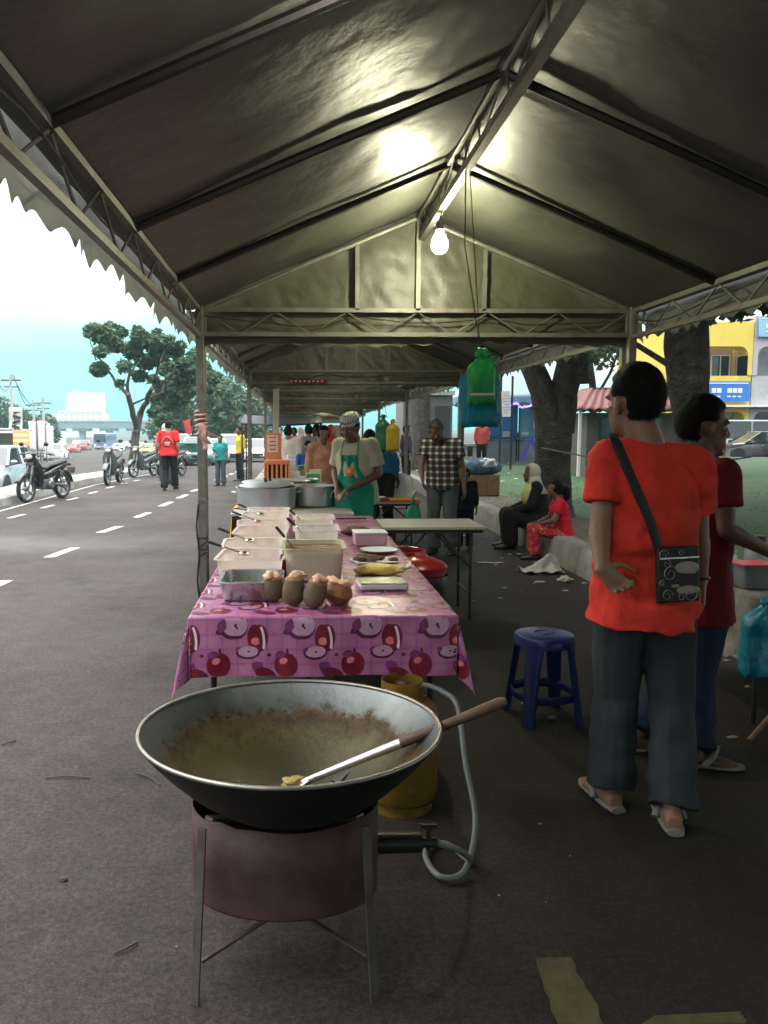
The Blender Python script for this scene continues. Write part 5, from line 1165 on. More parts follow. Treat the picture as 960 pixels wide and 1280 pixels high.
# turner
P0 = PY(376, 979, 2.30); P1 = PY(545, 911, 2.245); P2 = P0 + (P1 - P0) * 1.50
r = thing('wok_turner', 'long turner with a steel shaft and wooden handle resting in the wok', 'turner', P0); d = P2 - P0
MB().tube([d * .0, d * .03, d * .5], [.008, .011, .0155], 12).build('shaft', M('steel_shaft', (.55, .53, .5), .3, .85, .25, 12, .1, dirt=(.45, .16, .05), dscale=20), r)
MB().tube([d * .495, d * .51, d * .75, d * .97, d], [.0155, .0165, .0145, .017, .010], 14).build('handle', M('dark_wood_handle', (.11, .060, .034), .55, 0, .35, 18), r)
b = MB(); dn = d.normalized(); sd = dn.cross(Vector((0, 0, 1))).normalized(); up = sd.cross(dn)
b.loft([(dn * .03, sd * .012, up * .006), (dn * -.01, sd * .04, up * .004), (dn * -.055 - up * .006, sd * .05, up * .003)], 12); b.build('blade', m_chrome, r)
b = MB(); lump(b, dn * -.02 + up * .008, (.042, .03, .016), 3, .5); b.build('food_residue', M('yellow_food_scrap', (.34, .24, .07), .5, 0, .4, 40, .8), r, smooth=180)
# burner stand
m_mar = M('maroon_burner_steel', (.062, .030, .028), .62, .25, .6, 7, .5, 70, dirt=(.016, .010, .009), dscale=4)
m_legst = M('bare_angle_iron', (.11, .10, .095), .55, .6, .4, 12, .3, dirt=(.10, .05, .03), dscale=8)
SX, SY = -.035, 2.225
r = thing('burner_stand', 'low four-legged burner stand with a maroon sheet-metal skirt under the wok', 'gas burner', (SX, SY, 0))
b = MB(); n = 64; za = lambda a: .455 + .012 * nz1((math.cos(a) * 3, math.sin(a) * 3, 0))
wz = lambda x, y: WZ - .262 * (1 - (math.hypot(x + SX - WX, y + SY - WY) / WR) ** 2.1) - .02
rings = [[b.V((.262 * math.cos(2 * PI * k / n), .185 * math.sin(2 * PI * k / n) - .055, z if z < .4 else min(za(2 * PI * k / n), wz(.262 * math.cos(2 * PI * k / n), .185 * math.sin(2 * PI * k / n) - .055)))) for k in range(n)] for z in (.205, .21, .33, .45)]
b.skin(rings, False, False); b.build('skirt', m_mar, r, smooth=60, solid=.004)
for sx in (-1, 1):
    for sy in (-1, 1):
        b = MB(); b.bar((sx * .236, sy * .275, 0), (sx * (.212 if sy > 0 else .215), sy * .178 - (.05 if sy < 0 else 0), .462), .024, .007); b.build('leg', m_legst, r, smooth=0, bevel=.001)
        MB().bar((sx * .205, sy * .165, .455), (sx * .15, sy * .11, .425), .03, .012).build('wok_support', m_legst, r, smooth=0)
for sx in (-1, 1): MB().bar((sx * .222, -.236, .095 + .008 * (sx > 0)), (-sx * .222, .236, .095 + .008 * (sx > 0)), .012, .008).build('brace', m_legst, r, smooth=0)
MB().tube([(0, 0, .09), (0, 0, .26)], .016, 12).build('gas_pipe', m_legst, r)
MB().lathe([(.001, .25), (.10, .25), (.115, .27), (.115, .30), (.10, .32), (.001, .32)], n=32).build('burner_head', m_darksteel, r)
b = MB(); b.tube([(.10, 0, .285), (.24, .01, .285), (.40, .03, .275)], [.03, .032, .03], 14); b.build('inlet_tube', m_black, r)
b = MB(); b.tube([(.39, .03, .275), (.45, .035, .27)], .016, 10); b.tube([(.425, .03, .25), (.425, .03, .32)], .007, 8); b.box((.425, .03, .325), (.05, .012, .012)); b.build('valve', m_darksteel, r, smooth=30)
# hose
def catm(P, n=10):
    P = [Vector(p) for p in P]; P = [P[0] * 2 - P[1]] + P + [P[-1] * 2 - P[-2]]; o = []
    for i in range(1, len(P) - 2):
        for k in range(n):
            t = k / n; a, b_, c, d = P[i - 1:i + 3]; o.append(.5 * ((2 * b_) + (c - a) * t + (2 * a - 5 * b_ + 4 * c - d) * t * t + (3 * b_ - a - 3 * c + d) * t ** 3))
    return o + [P[-2]]
hz = [(SX + .45, SY + .035, .27), (.50, 2.34, .20), (.56, 2.48, .10), (.585, 2.58, .03), (.53, 2.72, .016), (.45, 2.66, .016), (.47, 2.50, .022), (.56, 2.52, .03), (.63, 2.68, .12), (.62, 2.82, .28), (.61, 2.93, .45), (.56, 2.99, .49), (.50, 3.02, .505), (.47, 3.02, .495)]
tag(MB().tube(catm(hz), .0105, 10).build('gas_hose', M('grey_rubber_hose', (.16, .18, .17), .45, 0, .15), smooth=180), 'grey rubber gas hose coiling between the burner and the yellow cylinder', 'hose')
# ================================================================ people (built facing +Y)
def skinm(name, rgb): return M(name, rgb, .5, 0, .12, 10, .06, 120, .002, sss=.08)
SK = [skinm('brown_skin', (.27, .145, .092)), skinm('dark_brown_skin', (.13, .065, .040)), skinm('light_brown_skin', (.28, .15, .095))]
def cloth_m(name, rgb, var=.15, rough=.85, **k): return M(name, rgb, rough, 0, var, 7, .35, 90, .004, spec=.2, **k)
m_hair = M('black_hair', (.0025, .002, .002), .7, 0, .4, 30, .6, 90, .004, spec=.15); m_ghair = M('greying_hair', (.03, .028, .026), .6, 0, .4, 30, .6, 90)
m_eye = M('eye_white', (.38, .36, .34), .2, 0, .05, bump=0); m_iris = M('dark_iris', (.01, .006, .004), .1, 0, 0, bump=0)
m_shoe = M('dark_shoe_leather', (.02, .018, .016), .5, 0, .3); m_slip = M('pale_sandal', (.22, .21, .19), .6, 0, .2)
BASE = dict(pel=(0, 0, .90), wst=(0, .01, 1.05), cst=(0, .01, 1.24), nck=(0, -.01, 1.425), hed=(0, .03, 1.575), sL=(-.175, -.01, 1.385), sR=(.175, -.01, 1.385), eL=(-.225, -.03, 1.105), eR=(.225, -.03, 1.105), wL=(-.235, .03, .87), wR=(.235, .03, .87), hL=(-.09, 0, .88), hR=(.09, 0, .88), kL=(-.10, .02, .48), kR=(.10, .02, .48), aL=(-.105, -.02, .08), aR=(.105, -.02, .08))
def vec(d): return Vector(d).normalized()
def limbm(b, p, q, r0, r1, bul=0., bt=.35, n=14, flat=1., seg=7, open_=False):
    p, q = Vector(p), Vector(q)
    pts = [p.lerp(q, k / seg) for k in range(seg + 1)]; rs = [(r0 + (r1 - r0) * k / seg) * (1 + bul * math.exp(-((k / seg - bt) / .25) ** 2)) for k in range(seg + 1)]
    b.tube(pts, rs, n, True, flat); b.ball(p, r0 * .99, n, 8)
    if not open_: b.ball(q, r1 * .99, n, 8)
def torso(b, J, secs, n=22):
    """secs: (t along pelvis..neck 0..3, half width, half depth, forward shift)"""
    P = [Vector(J[k]) for k in ('pel', 'wst', 'cst', 'nck')]; hx = (Vector(J['hR']) - Vector(J['hL'])).normalized(); sx = (Vector(J['sR']) - Vector(J['sL'])).normalized(); R_ = []
    for t, a, d, f in secs:
        if t < 0: c = P[0] + (P[0] - P[1]) * -t if False else P[0] + (P[0] - P[1]) * (-t); tan = P[1] - P[0]
        else:
            k = min(2, int(t)); c = P[k].lerp(P[k + 1], t - k); tan = (P[min(3, k + 1)] - P[max(0, k)])
        w = hx.lerp(sx, min(1, max(0, t / 2))).normalized(); tan = tan.normalized(); fw = tan.cross(w); fw = -fw if False else fw
        fw = w.cross(tan) * -1; fw.normalize(); w = fw.cross(tan) * -1 if False else w
        R_.append((c + fw * f, w * a, fw * d))
    b.loft(R_, n)
def hand(b, w, d, nrm, side, s=1., curl=(.5, .5, .55, .6), thumb=.5, spread=1., fr=.0085):
    """w wrist, d finger direction, nrm the way the palm faces, side: +1 thumb along nrm x d, -1 opposite"""
    w = Vector(w); d = vec(d); nrm = Vector(nrm); nrm = (nrm - d * nrm.dot(d)).normalized(); t = nrm.cross(d) * side
    b.loft([(w - d * .02 * s, t * .024 * s, nrm * .019 * s), (w + d * .02 * s, t * .032 * s, nrm * .018 * s), (w + d * .06 * s, t * .041 * s, nrm * .015 * s), (w + d * .09 * s, t * .040 * s, nrm * .012 * s)], 14)
    for i, (o, L) in enumerate(((.031, .072), (.0105, .082), (-.0105, .076), (-.031, .060))):
        p = w + d * (.084 - .006 * abs(i - 1)) * s + t * o * s * spread; a = curl[i] * .55; dd = (d + t * o * 3.0 * (spread - .6)).normalized(); pts = [p - dd * .02 * s, p]
        for k, f in enumerate((.45, .32, .25)):
            ca, sa = math.cos(a), math.sin(a); p = p + (dd * ca + nrm * sa) * L * f * s; pts.append(p); a += curl[i] * .75
        b.tube(pts, [fr * s * 1.05, fr * s * 1.05, fr * s, fr * s * .93, fr * s * .8], 8); b.ball(pts[-1], fr * s * .8, 8, 6)
    p = w + d * .015 * s + t * .028 * s + nrm * .004 * s; q = p + (d * .6 + t * .75 + nrm * .25 * thumb).normalized() * .042 * s; q2 = q + (d * .9 + t * .35 + nrm * .35 * thumb).normalized() * .032 * s; q3 = q2 + (d + t * .1 + nrm * .4 * thumb).normalized() * .024 * s
    b.tube([p - d * .01, p, q, q2, q3], [.014 * s, .0145 * s, .0115 * s, .0098 * s, .0075 * s], 10); b.ball(q3, .0078 * s, 8, 6)
def headframe(hd, tilt=(0, 0, 1)):
    f = vec(hd); u = Vector(tilt); u = (u - f * u.dot(f)).normalized(); r_ = f.cross(u); return Matrix((r_, f, u)).transposed()
def head_mb(b, c, m, s=1.):
    """c: middle of the head, m: axes right / forward / up"""
    c = Vector(c); T = lambda x, y, z: c + m @ Vector((x * s, y * s, z * s))
    def cr(d):
        k = 1.0
        if d.y > 0 and d.z < .1: k *= 1 - .10 * d.y * smooth(-.1, .6, -d.z) - .04 * d.y
        return k
    b.ball(T(0, -.012, .028), (.075 * s, .094 * s, .088 * s), 24, 16, rot=m, fn=cr)
    b.ball(T(0, .022, -.045), (.056 * s, .066 * s, .070 * s), 20, 12, rot=m)          # face and jaw
    b.ball(T(0, .066, -.098), (.026 * s, .020 * s, .018 * s), 12, 8, rot=m)           # chin
    for x in (-1, 1):
        b.ball(T(x * .036, .058, -.020), (.020 * s, .020 * s, .018 * s), 12, 8, rot=m) # cheekbone
        b.ball(T(x * .032, .066, .022), (.028 * s, .016 * s, .011 * s), 12, 8, rot=m)  # brow
        b.ball(T(x * .074, -.012, -.012), (.010 * s, .019 * s, .031 * s), 12, 8, rot=m); b.ball(T(x * .082, -.022, -.004), (.007 * s, .013 * s, .022 * s), 10, 7, rot=m)
    b.loft([(T(0, .078, .020), m @ Vector((.008, 0, 0)) * s, m @ Vector((0, .008, 0)) * s), (T(0, .088, -.008), m @ Vector((.011, 0, 0)) * s, m @ Vector((0, .010, 0)) * s), (T(0, .097, -.026), m @ Vector((.016, 0, 0)) * s, m @ Vector((0, .012, 0)) * s), (T(0, .085, -.038), m @ Vector((.014, 0, 0)) * s, m @ Vector((0, .008, 0)) * s)], 12)
    b.ball(T(0, .078, -.062), (.024 * s, .013 * s, .007 * s), 12, 7, rot=m); b.ball(T(0, .076, -.073), (.021 * s, .013 * s, .008 * s), 12, 7, rot=m)
def hair_fn(kind, seed):
    def cover(d):
        # where the hair gives way: face, ears, below the hairline
        face = smooth(.22, .60, d.y) * smooth(.66, .42, d.z) if d.z < .66 else 0
        hl = -.74 + (.92 if kind == 'short' else .55) * smooth(-.25, .40, d.y)
        low = smooth(hl + .14, hl - .10, d.z)
        ear = smooth(.70, .86, abs(d.x)) * smooth(-.48, -.30, d.y) * smooth(.22, .02, d.z) if kind == 'short' else 0
        return max(face, low, ear)
    def fn(d):
        k = 1.09 + .03 * nz1(Vector(d) * 5 + Vector((seed, 0, 0))) + .035 * abs(nz1(Vector(d) * 13 + Vector((seed, 5, 0)))) + .055 * max(0, d.z) * (kind == 'short')
        if kind == 'short': k = 1 + (k - 1) * (.25 + .75 * smooth(-.35, .45, d.z)); k *= 1 - .20 * smooth(-.15, -.75, d.z) * smooth(.3, -.2, d.y)
        return k * (1 - .22 * cover(d))
    return fn, cover
HC, HR = Vector((0, -.016, .008)), Vector((.079, .098, .112))
def hair_mb(b, c, m, s, kind, seed, strands=0):
    fn, cover = hair_fn(kind, seed); c = Vector(c)
    b.ball(c + m @ HC * s, tuple(HR * s), 48, 34, rot=m, fn=fn); rnd = random.Random(seed)
    for _ in range(strands):
        d = Vector((rnd.gauss(0, 1), rnd.gauss(0, 1), rnd.gauss(0, 1))).normalized()
        if cover(d) > .30: continue
        p = Vector((d.x * HR.x, d.y * HR.y, d.z * HR.z)) * fn(d) * .985; g_ = Vector((0, -.35, -1)) + Vector((rnd.gauss(0, .45), rnd.gauss(0, .45), rnd.gauss(0, .3))); g_ = (g_ - d * g_.dot(d) * .85).normalized(); g_ = (g_ + d * rnd.uniform(.10, .5)).normalized(); L = rnd.uniform(.010, .022); w = d.cross(g_).normalized() * .0011
        T = lambda q: c + m @ (HC + q) * s
        b.F(b.V(T(p - w)), b.V(T(p + w)), b.V(T(p + g_ * L)))
def person(label, loc, rz=0, H=1.7, J=None, skin=0, shirt=None, sleeve=.55, pants=None, shoe=None, hair='short', hairm=None, hd=(0, 1, 0), tilt=(0, 0, 1), vox=.012, girth=1., hem=-.25, hands=None, eyes=False, robe=None, hijab=None, feet=None, long_hem=None, group=None, bare_legs=1., loose=1., build_extra=None, neck_open=True, wr=1., hs=1.06):
    r = thing('person', label, 'person', loc, rz, group, H / 1.7); j = dict(BASE); j.update(J or {}); V_ = {k: Vector(v) for k, v in j.items()}; g = girth
    m = headframe(hd, tilt); sk = SK[skin]; fo = feet or {}
    # ---- the body, one continuous surface
    b = MB()
    torso(b, j, [(-.45, .08 * g, .06 * g, 0), (-.2, .145 * g, .095 * g, -.01), (.3, .155 * g, .105 * g, -.005), (1, .138 * g, .098 * g, .0), (1.6, .155 * g, .108 * g, .0), (2.2, .165 * g, .105 * g, .0), (2.6, .145 * g, .085 * g, -.005), (2.85, .08, .065, -.005), (3.05, .056, .056, .0)])
    b.tube([V_['nck'] - (V_['hed'] - V_['nck']) * .2, V_['nck'].lerp(V_['hed'], .75)], [.066, .060], 16)
    head_mb(b, V_['hed'], m, hs)
    for s in 'LR':
        S, E, Wp = V_['s' + s], V_['e' + s], V_['w' + s]
        b.ball(S, .060 * g ** .5, 14, 9); limbm(b, V_['nck'].lerp(S, .45) - Vector((0, 0, .02)), S, .056, .054); limbm(b, S, E, .050 * g ** .4, .039, .10, .4); limbm(b, E, Wp, .040, .026, .10, .25)
        hp = (hands or {}).get(s, {}); dd = hp.get('d', (Wp - E)); sg = -1 if s == 'L' else 1
        nr = hp.get('n', (Vector((0, -.25, 0)) + Vector((-sg, 0, 0)))); hand(b, Wp, dd, nr, sg if 'side' not in hp else hp['side'], hp.get('s', 1.), hp.get('curl', (.55, .6, .65, .7)), hp.get('th', .5), hp.get('spread', 1.))
        Hp, K, A = V_['h' + s], V_['k' + s], V_['a' + s]
        limbm(b, Hp, K, .082 * g, .054, .05, .3); limbm(b, K, A, .053, .036, .22, .3)
        fd = Vector(fo.get(s, (sg * .2, 1, 0))); fd.z = 0 if s not in fo else fd.z; fd.normalize(); sd = fd.cross(Vector((0, 0, 1)))
        z = A.z - .08
        b.loft([(A - fd * .055 + Vector((0, 0, -.045)), sd * .030, Vector((0, 0, .032))), (A - fd * .01 + Vector((0, 0, -.03)), sd * .036, Vector((0, 0, .045))), (A + fd * .07 + Vector((0, 0, -.048)), sd * .041, Vector((0, 0, .030))), (A + fd * .14 + Vector((0, 0, -.058)), sd * .044, Vector((0, 0, .021))), (A + fd * .185 + Vector((0, 0, -.064)), sd * .028, Vector((0, 0, .013)))], 14)
    o = b.build('body', sk, r, smooth=180, vox=vox, sm=3 if vox > .007 else 4)
    # ---- clothes: shells outside the body
    if shirt is not None:
        b = MB(); q = .016 * loose; fl = .012 * loose
        torso(b, j, [(hem, .158 * g + q + fl, .124 * g + q + fl, -.008), (hem + .2, .160 * g + q + fl, .122 * g + q + fl, -.008), (.0, .158 * g + q + fl, .124 * g + q + fl, -.008), (.3, .158 * g + q + fl, .116 * g + q, -.003), (1, .148 * g + q + fl, .105 * g + q, .0), (1.6, .160 * g + q, .115 * g + q, .0), (2.2, .170 * g + q, .112 * g + q, .0), (2.6, .148 * g + q, .09 * g + q, -.005), (2.84, .088 + q * .4, .072 + q * .4, -.005), (2.98, .068, .068, .0)])
        for s in 'LR':
            S, E, Wp = V_['s' + s], V_['e' + s], V_['w' + s]
            b.ball(S, .060 * g ** .5 + q * .9, 16, 10); limbm(b, V_['nck'].lerp(S, .45) - Vector((0, 0, .025)), S, .052 + q, .056 + q)
            if sleeve <= 1: limbm(b, S, S.lerp(E, sleeve), .054 * g ** .4 + q, .048 * g ** .3 + q * 1.25, open_=True)
            else: limbm(b, S, E, .056 * g ** .4 + q, .046 + q); limbm(b, E, E.lerp(Wp, sleeve - 1), .046 + q, .036 + q * .8, open_=True)
        sd = sum(map(ord, label)) % 50
        b.v = [v + Vector((nz1((v.x * 9, v.y * 9, v.z * 5 + sd)), nz1((v.x * 9 + 5, v.y * 9, v.z * 5 + sd)), 0)) * .008 * wr for v in b.v]
        mt = shirt if not isinstance(shirt, tuple) else shirt[0]
        so_ = b.build('shirt', mt, r, smooth=180, vox=vox, sm=3)
        NN = [v.normal.copy() for v in so_.data.vertices]
        for v, vn in zip(so_.data.vertices, NN):  # creases that pull from the armpits and gather at the waist
            c = v.co; w = wr * (.0055 * nz1((c.x * 16 + c.z * 9, c.y * 14, c.z * 10 + sd)) + .007 * nz1((c.x * 7 - c.z * 5, c.y * 7, c.z * 16 + sd)) * smooth(1.25, 1.0, c.z))
            v.co = c + vn * w
    if pants is not None:
        b = MB(); q = .014 * loose
        torso(b, j, [(-.5, .10 * g, .085 * g, 0), (-.3, .146 * g + q, .102 * g + q, -.012), (.0, .146 * g + q * .8, .104 * g + q * .8, -.010), (.30, .150 * g + q * .6, .098 * g + q * .5, -.003), (.42, .140 * g, .088 * g, 0)])
        for s in 'LR':
            Hp, K, A = V_['h' + s], V_['k' + s], V_['a' + s]; end = K.lerp(A, bare_legs)
            limbm(b, Hp, K, .086 * g + q, .064 + q, 0); limbm(b, K, end, .064 + q, .052 + q * 2.0 if bare_legs > .8 else .06 + q, 0, open_=True)
        po = b.build('trousers', pants, r, smooth=180, vox=vox, sm=3); sd = sum(map(ord, label)) % 47
        NN = [v.normal.copy() for v in po.data.vertices]
        for v, vn in zip(po.data.vertices, NN):
            c = v.co; v.co = c + vn * min(wr, 1.2) * (.008 * nz1((c.x * 8, c.y * 8, c.z * 15 + sd)) * (.5 + smooth(.5, .1, c.z)) + .005 * nz1((c.x * 18, c.y * 18, c.z * 5 + sd)))
    if robe is not None:
        b = MB(); torso(b, j, [(-.3, .175 * g, .135 * g, 0), (.2, .17 * g, .125 * g, 0), (1, .16 * g, .118 * g, 0), (2, .18 * g, .128 * g, 0), (2.6, .155 * g, .10 * g, 0), (2.9, .08, .075, 0)])
        for s in 'LR':
            S, E, Wp, Hp, K, A = [V_[k + s] for k in 'sewhka']
            limbm(b, V_['nck'].lerp(S, .4), S, .07, .075); limbm(b, S, E, .072, .064); limbm(b, E, E.lerp(Wp, .9), .062, .054); limbm(b, Hp, K, .13 * g, .11); limbm(b, K, A + Vector((0, 0, .03)), .11, .10)
        limbm(b, (V_['hL'] + V_['hR']) / 2, (V_['kL'] + V_['kR']) / 2, .13 * g, .11); limbm(b, (V_['kL'] + V_['kR']) / 2, (V_['aL'] + V_['aR']) / 2 + Vector((0, 0, .05)), .11, .11)
        b.build('robe', robe, r, smooth=180, vox=vox, sm=4)
    if hijab is not None:
        b = MB(); c = V_['hed']
        b.ball(c + m @ Vector((0, -.016, .018)), (.094, .112, .118), 30, 20, rot=m, fn=lambda d: 1 - .34 * smooth(.35, .7, d.y) * smooth(.95, .6, abs(d.z)))
        b.loft([(c + m @ Vector((0, -.03, -.03)), m @ Vector((.085, 0, 0)), m @ Vector((0, .09, 0))), (V_['nck'] + Vector((0, .0, .03)), Vector((.10, 0, 0)), Vector((0, .09, 0))), (V_['nck'] + Vector((0, .0, -.05)), Vector((.17, 0, 0)), Vector((0, .125, 0))), (V_['cst'] + Vector((0, .01, .06)), Vector((.21, 0, 0)), Vector((0, .155, 0)))], 24)
        b.build('headscarf', hijab, r, smooth=180)
    elif hair:
        b = MB(); hair_mb(b, V_['hed'], m, hs, hair, len(label), 5200 if vox < .0095 else 500); b.build('hair', hairm or m_hair, r, smooth=180)
        if hair == 'tail':
            b = MB(); c = V_['hed']; b.tube([c + m @ Vector((0, -.10, .03)), c + m @ Vector((0, -.16, .0)), c + m @ Vector((0, -.17, -.10)), c + m @ Vector((0, -.13, -.19))], [.035, .055, .05, .015], 12); b.build('ponytail', hairm or m_hair, r, smooth=180)
    for s in 'LR':
        if shoe is None: continue
        A = V_['a' + s]; sg = -1 if s == 'L' else 1; fd = Vector(fo.get(s, (sg * .2, 1, 0))).normalized(); sd = fd.cross(Vector((0, 0, 1))); b = MB(); up = Vector((0, 0, 1))
        if shoe == m_slip:
            b.loft([(A - fd * .075 - up * .068, sd * .030, up * .012), (A - fd * .03 - up * .068, sd * .040, up * .013), (A + fd * .08 - up * .068, sd * .046, up * .012), (A + fd * .16 - up * .067, sd * .047, up * .012), (A + fd * .205 - up * .066, sd * .026, up * .011)], 16)
            b.tube([A + fd * .03 + sd * .05 - up * .06, A + fd * .07 + sd * .035 - up * .015, A + fd * .09 - up * .0, A + fd * .07 - sd * .035 - up * .015, A + fd * .03 - sd * .05 - up * .06], [.014] * 5, 8)
        else:
            b.loft([(A - fd * .078 - up * .045, sd * .032, up * .036), (A - fd * .03 - up * .036, sd * .043, up * .046), (A + fd * .05 - up * .042, sd * .047, up * .041), (A + fd * .13 - up * .053, sd * .050, up * .028), (A + fd * .19 - up * .058, sd * .038, up * .021), (A + fd * .215 - up * .062, sd * .015, up * .012)], 16)
        b.build('shoe', shoe, r, smooth=60)
    if eyes:
        for x in (-1, 1):
            e = MB().ball(V_['hed'] + m @ Vector((x * .031, .0655, .004)) * hs, .0105, 12, 8).build('eye', m_eye, r, smooth=180); MB().ball(V_['hed'] + m @ Vector((x * .031, .0735, .003)) * hs, .0050, 8, 6).build('iris', m_iris, e, smooth=180)
            MB().ball(V_['hed'] + m @ Vector((x * .032, .078, .025)) * hs, (.017, .004, .0035), 10, 6, rot=m).build('eyebrow', hairm or m_hair, r, smooth=180)
    return r
# ---------------------------------------------------------------- the man in the bright red shirt, back to us
m_red = M('bright_red_cotton', (.70, .048, .032), .85, 0, .16, 9, .55, 13, .022, spec=.2); m_dred = cloth_m('dark_red_cotton', (.13, .009, .009), .15); m_gpant = cloth_m('dark_grey_twill', (.032, .039, .042), .25); m_jean = cloth_m('dark_blue_denim', (.012, .022, .045), .3)
b1 = Vector((1.375, 3.04, 0)); S1 = 1.74 / 1.7
def rl(px, py, Y, b_, s): return tuple((PY(px, py, Y) - b_) / s)
J1 = dict(pel=rl(803, 745, 3.03, b1, S1), wst=rl(806, 690, 3.03, b1, S1), cst=rl(810, 625, 3.02, b1, S1), nck=rl(806, 552, 3.02, b1, S1), hed=rl(791, 504, 3.06, b1, S1),
          sL=rl(762, 577, 3.02, b1, S1), sR=rl(866, 584, 3.03, b1, S1), eL=rl(750, 662, 2.96, b1, S1), wL=rl(752, 712, 2.87, b1, S1), eR=rl(873, 676, 3.05, b1, S1), wR=rl(876, 728, 3.08, b1, S1),
          hL=rl(776, 765, 3.03, b1, S1), hR=rl(833, 768, 3.02, b1, S1), kL=rl(770, 868, 3.08, b1, S1), kR=rl(840, 878, 3.0, b1, S1))
aL = G(762, 982, .085); aR = G(840, 1008, .085); J1['aL'] = tuple((aL - b1) / S1); J1['aR'] = tuple((aR - b1) / S1)
p1 = person('man in a bright red shirt seen from behind, one hand on his hip', b1, 0, 1.74, J1, 0, m_red, .62, m_gpant, m_slip, 'short', hd=(-.32, 1, .0), vox=.0065, girth=1.03, hem=-.62, loose=1.35, wr=2.0, hs=1.13,
            hands=dict(L=dict(d=(.62, -.10, -.55), n=(.1, -1, .15), side=1, curl=(1.15, 1.25, 1.3, 1.35), s=.98, th=.1, spread=1.05), R=dict(d=(.1, .1, -1), n=(-1, .2, 0), curl=(.7, .8, .9, 1.0))), feet=dict(L=(-.12, 1, 0), R=(.25, 1, 0)))
MB().tube([Vector(J1['wR']) + Vector((.027 * math.cos(t * PI / 8), .027 * math.sin(t * PI / 8), .02)) for t in range(17)], .007, 8, False).build('bracelet', m_black, p1)
b = MB(); T = Vector(J1['hed']); mm_ = headframe((-.45, 1, .02))
# shoulder bag
m_bagf = M('black_bag_fabric', (.012, .012, .012), .6, 0, .3, 20, .3); m_swirl = M('silver_print', (.30, .28, .23), .5, .2, .25, 30, 0)
q0 = PY(821, 683, 2.86); q1 = PY(872, 752, 2.86); c = (q0 + q1) / 2; w = q1.x - q0.x; h = q0.z - q1.z
r = thing('shoulder_bag', 'black flat shoulder bag with pale swirl print worn by the man in bright red', 'bag', c, R(4)); r.rotation_euler = (R(-3), R(-2), R(5))
bo = MB().box((0, 0, 0), (w, .028, h)).build('pouch', m_bagf, r, bevel=.008, seg=3)
MB().box((0, -.0155, h * .30), (w * .94, .004, .006)).build('zip', m_chrome, bo, smooth=0)
def swirl(cx_, cz, rad, tr, a0=0, sg=1, tt=.0035):
    return MB().tube([(cx_ + sg * rad * (1 - .75 * k / 30) * math.cos(a0 + k / 30 * tr), -.0155, cz + rad * (1 - .75 * k / 30) * math.sin(a0 + k / 30 * tr)) for k in range(31)], [tt * (1 - .5 * k / 30) for k in range(31)], 6, True, .5)
b = MB()
for (x, z, rd, tr, a0, sg) in ((-.38, .36, .020, 9, 0, 1), (-.22, .02, .030, 9, .5, 1), (-.30, .20, .016, 8, 2, -1), (-.30, -.36, .022, 9, 0, 1), (.25, -.36, .034, 8, 1, -1), (.05, -.40, .018, 8, 0, 1), (.30, .10, .022, 8, 3, -1), (.05, .38, .012, 7, 0, 1), (-.42, -.14, .012, 7, 1, 1)):
    s_ = swirl(x * w, z * h, rd, tr, a0, sg); o_ = len(b.v); b.v += s_.v; b.f += [tuple(i + o_ for i in f) for f in s_.f]; b.mi += s_.mi
b.build('swirl_print', m_swirl, bo)
b = MB()
for (x, z, a_, c_) in ((.18, .12, .30, .07), (.2, -.28, .28, .05), (-.1, -.2, .1, .02)): b.ball((x * w, -.0150, z * h), (a_ * w, .0016, c_ * h * 1.6), 16, 7)
b.build('pale_patch', m_swirl, bo)
st = [PY(766, 545, 3.08) + Vector((0, 0, .012)), PY(769, 549, 2.955), PY(782, 580, 2.895), PY(797, 615, 2.868), PY(812, 650, 2.862), PY(823, 684, 2.862)]
b = MB(); pts = catm([tuple(x) for x in st], 8); rings = []
for k, p in enumerate(pts):
    t = (pts[min(k + 1, len(pts) - 1)] - pts[max(k - 1, 0)]).normalized(); nrm = Vector((0, -1, .35)) if k > 4 else Vector((0, -.6, 1)); nrm = (nrm - t * nrm.dot(t)).normalized(); sd = t.cross(nrm); rings.append((p, sd * .019, nrm * .0025))
b.loft(rings, 8); b.build('strap', m_bagf, r).matrix_parent_inverse = (Matrix.Translation(r.location) @ r.rotation_euler.to_matrix().to_4x4()).inverted()
# ---------------------------------------------------------------- the man behind him, in profile, reaching to the right
b2 = Vector((1.86, 3.62, 0)); S2 = 1.70 / 1.7
J2 = dict(pel=rl(872, 752, 3.62, b2, S2), wst=rl(872, 700, 3.62, b2, S2), cst=rl(875, 640, 3.62, b2, S2), nck=rl(872, 578, 3.62, b2, S2), hed=rl(881, 534, 3.62, b2, S2))
fx = Vector((0, 0, 0))
def sh(p, dx, dy, dz): return (p[0] + dx, p[1] + dy, p[2] + dz)
J2['sR'] = sh(J2['nck'], .03, -.165, -.05); J2['sL'] = sh(J2['nck'], .02, .165, -.05); J2['hR'] = sh(J2['pel'], 0, -.085, -.03); J2['hL'] = sh(J2['pel'], 0, .085, -.03)
J2['eR'] = rl(908, 662, 3.40, b2, S2); J2['wR'] = rl(966, 692, 3.42, b2, S2); J2['eL'] = sh(J2['sL'], .08, .05, -.28); J2['wL'] = sh(J2['eL'], .22, -.02, -.06)
a = G(868, 936, .08); J2['aR'] = tuple((a - b2) / S2); J2['kR'] = rl(870, 845, 3.52, b2, S2); a = G(812, 930, .08); J2['aL'] = tuple((a + Vector((0, .12, 0)) - b2) / S2); J2['kL'] = rl(845, 845, 3.72, b2, S2)
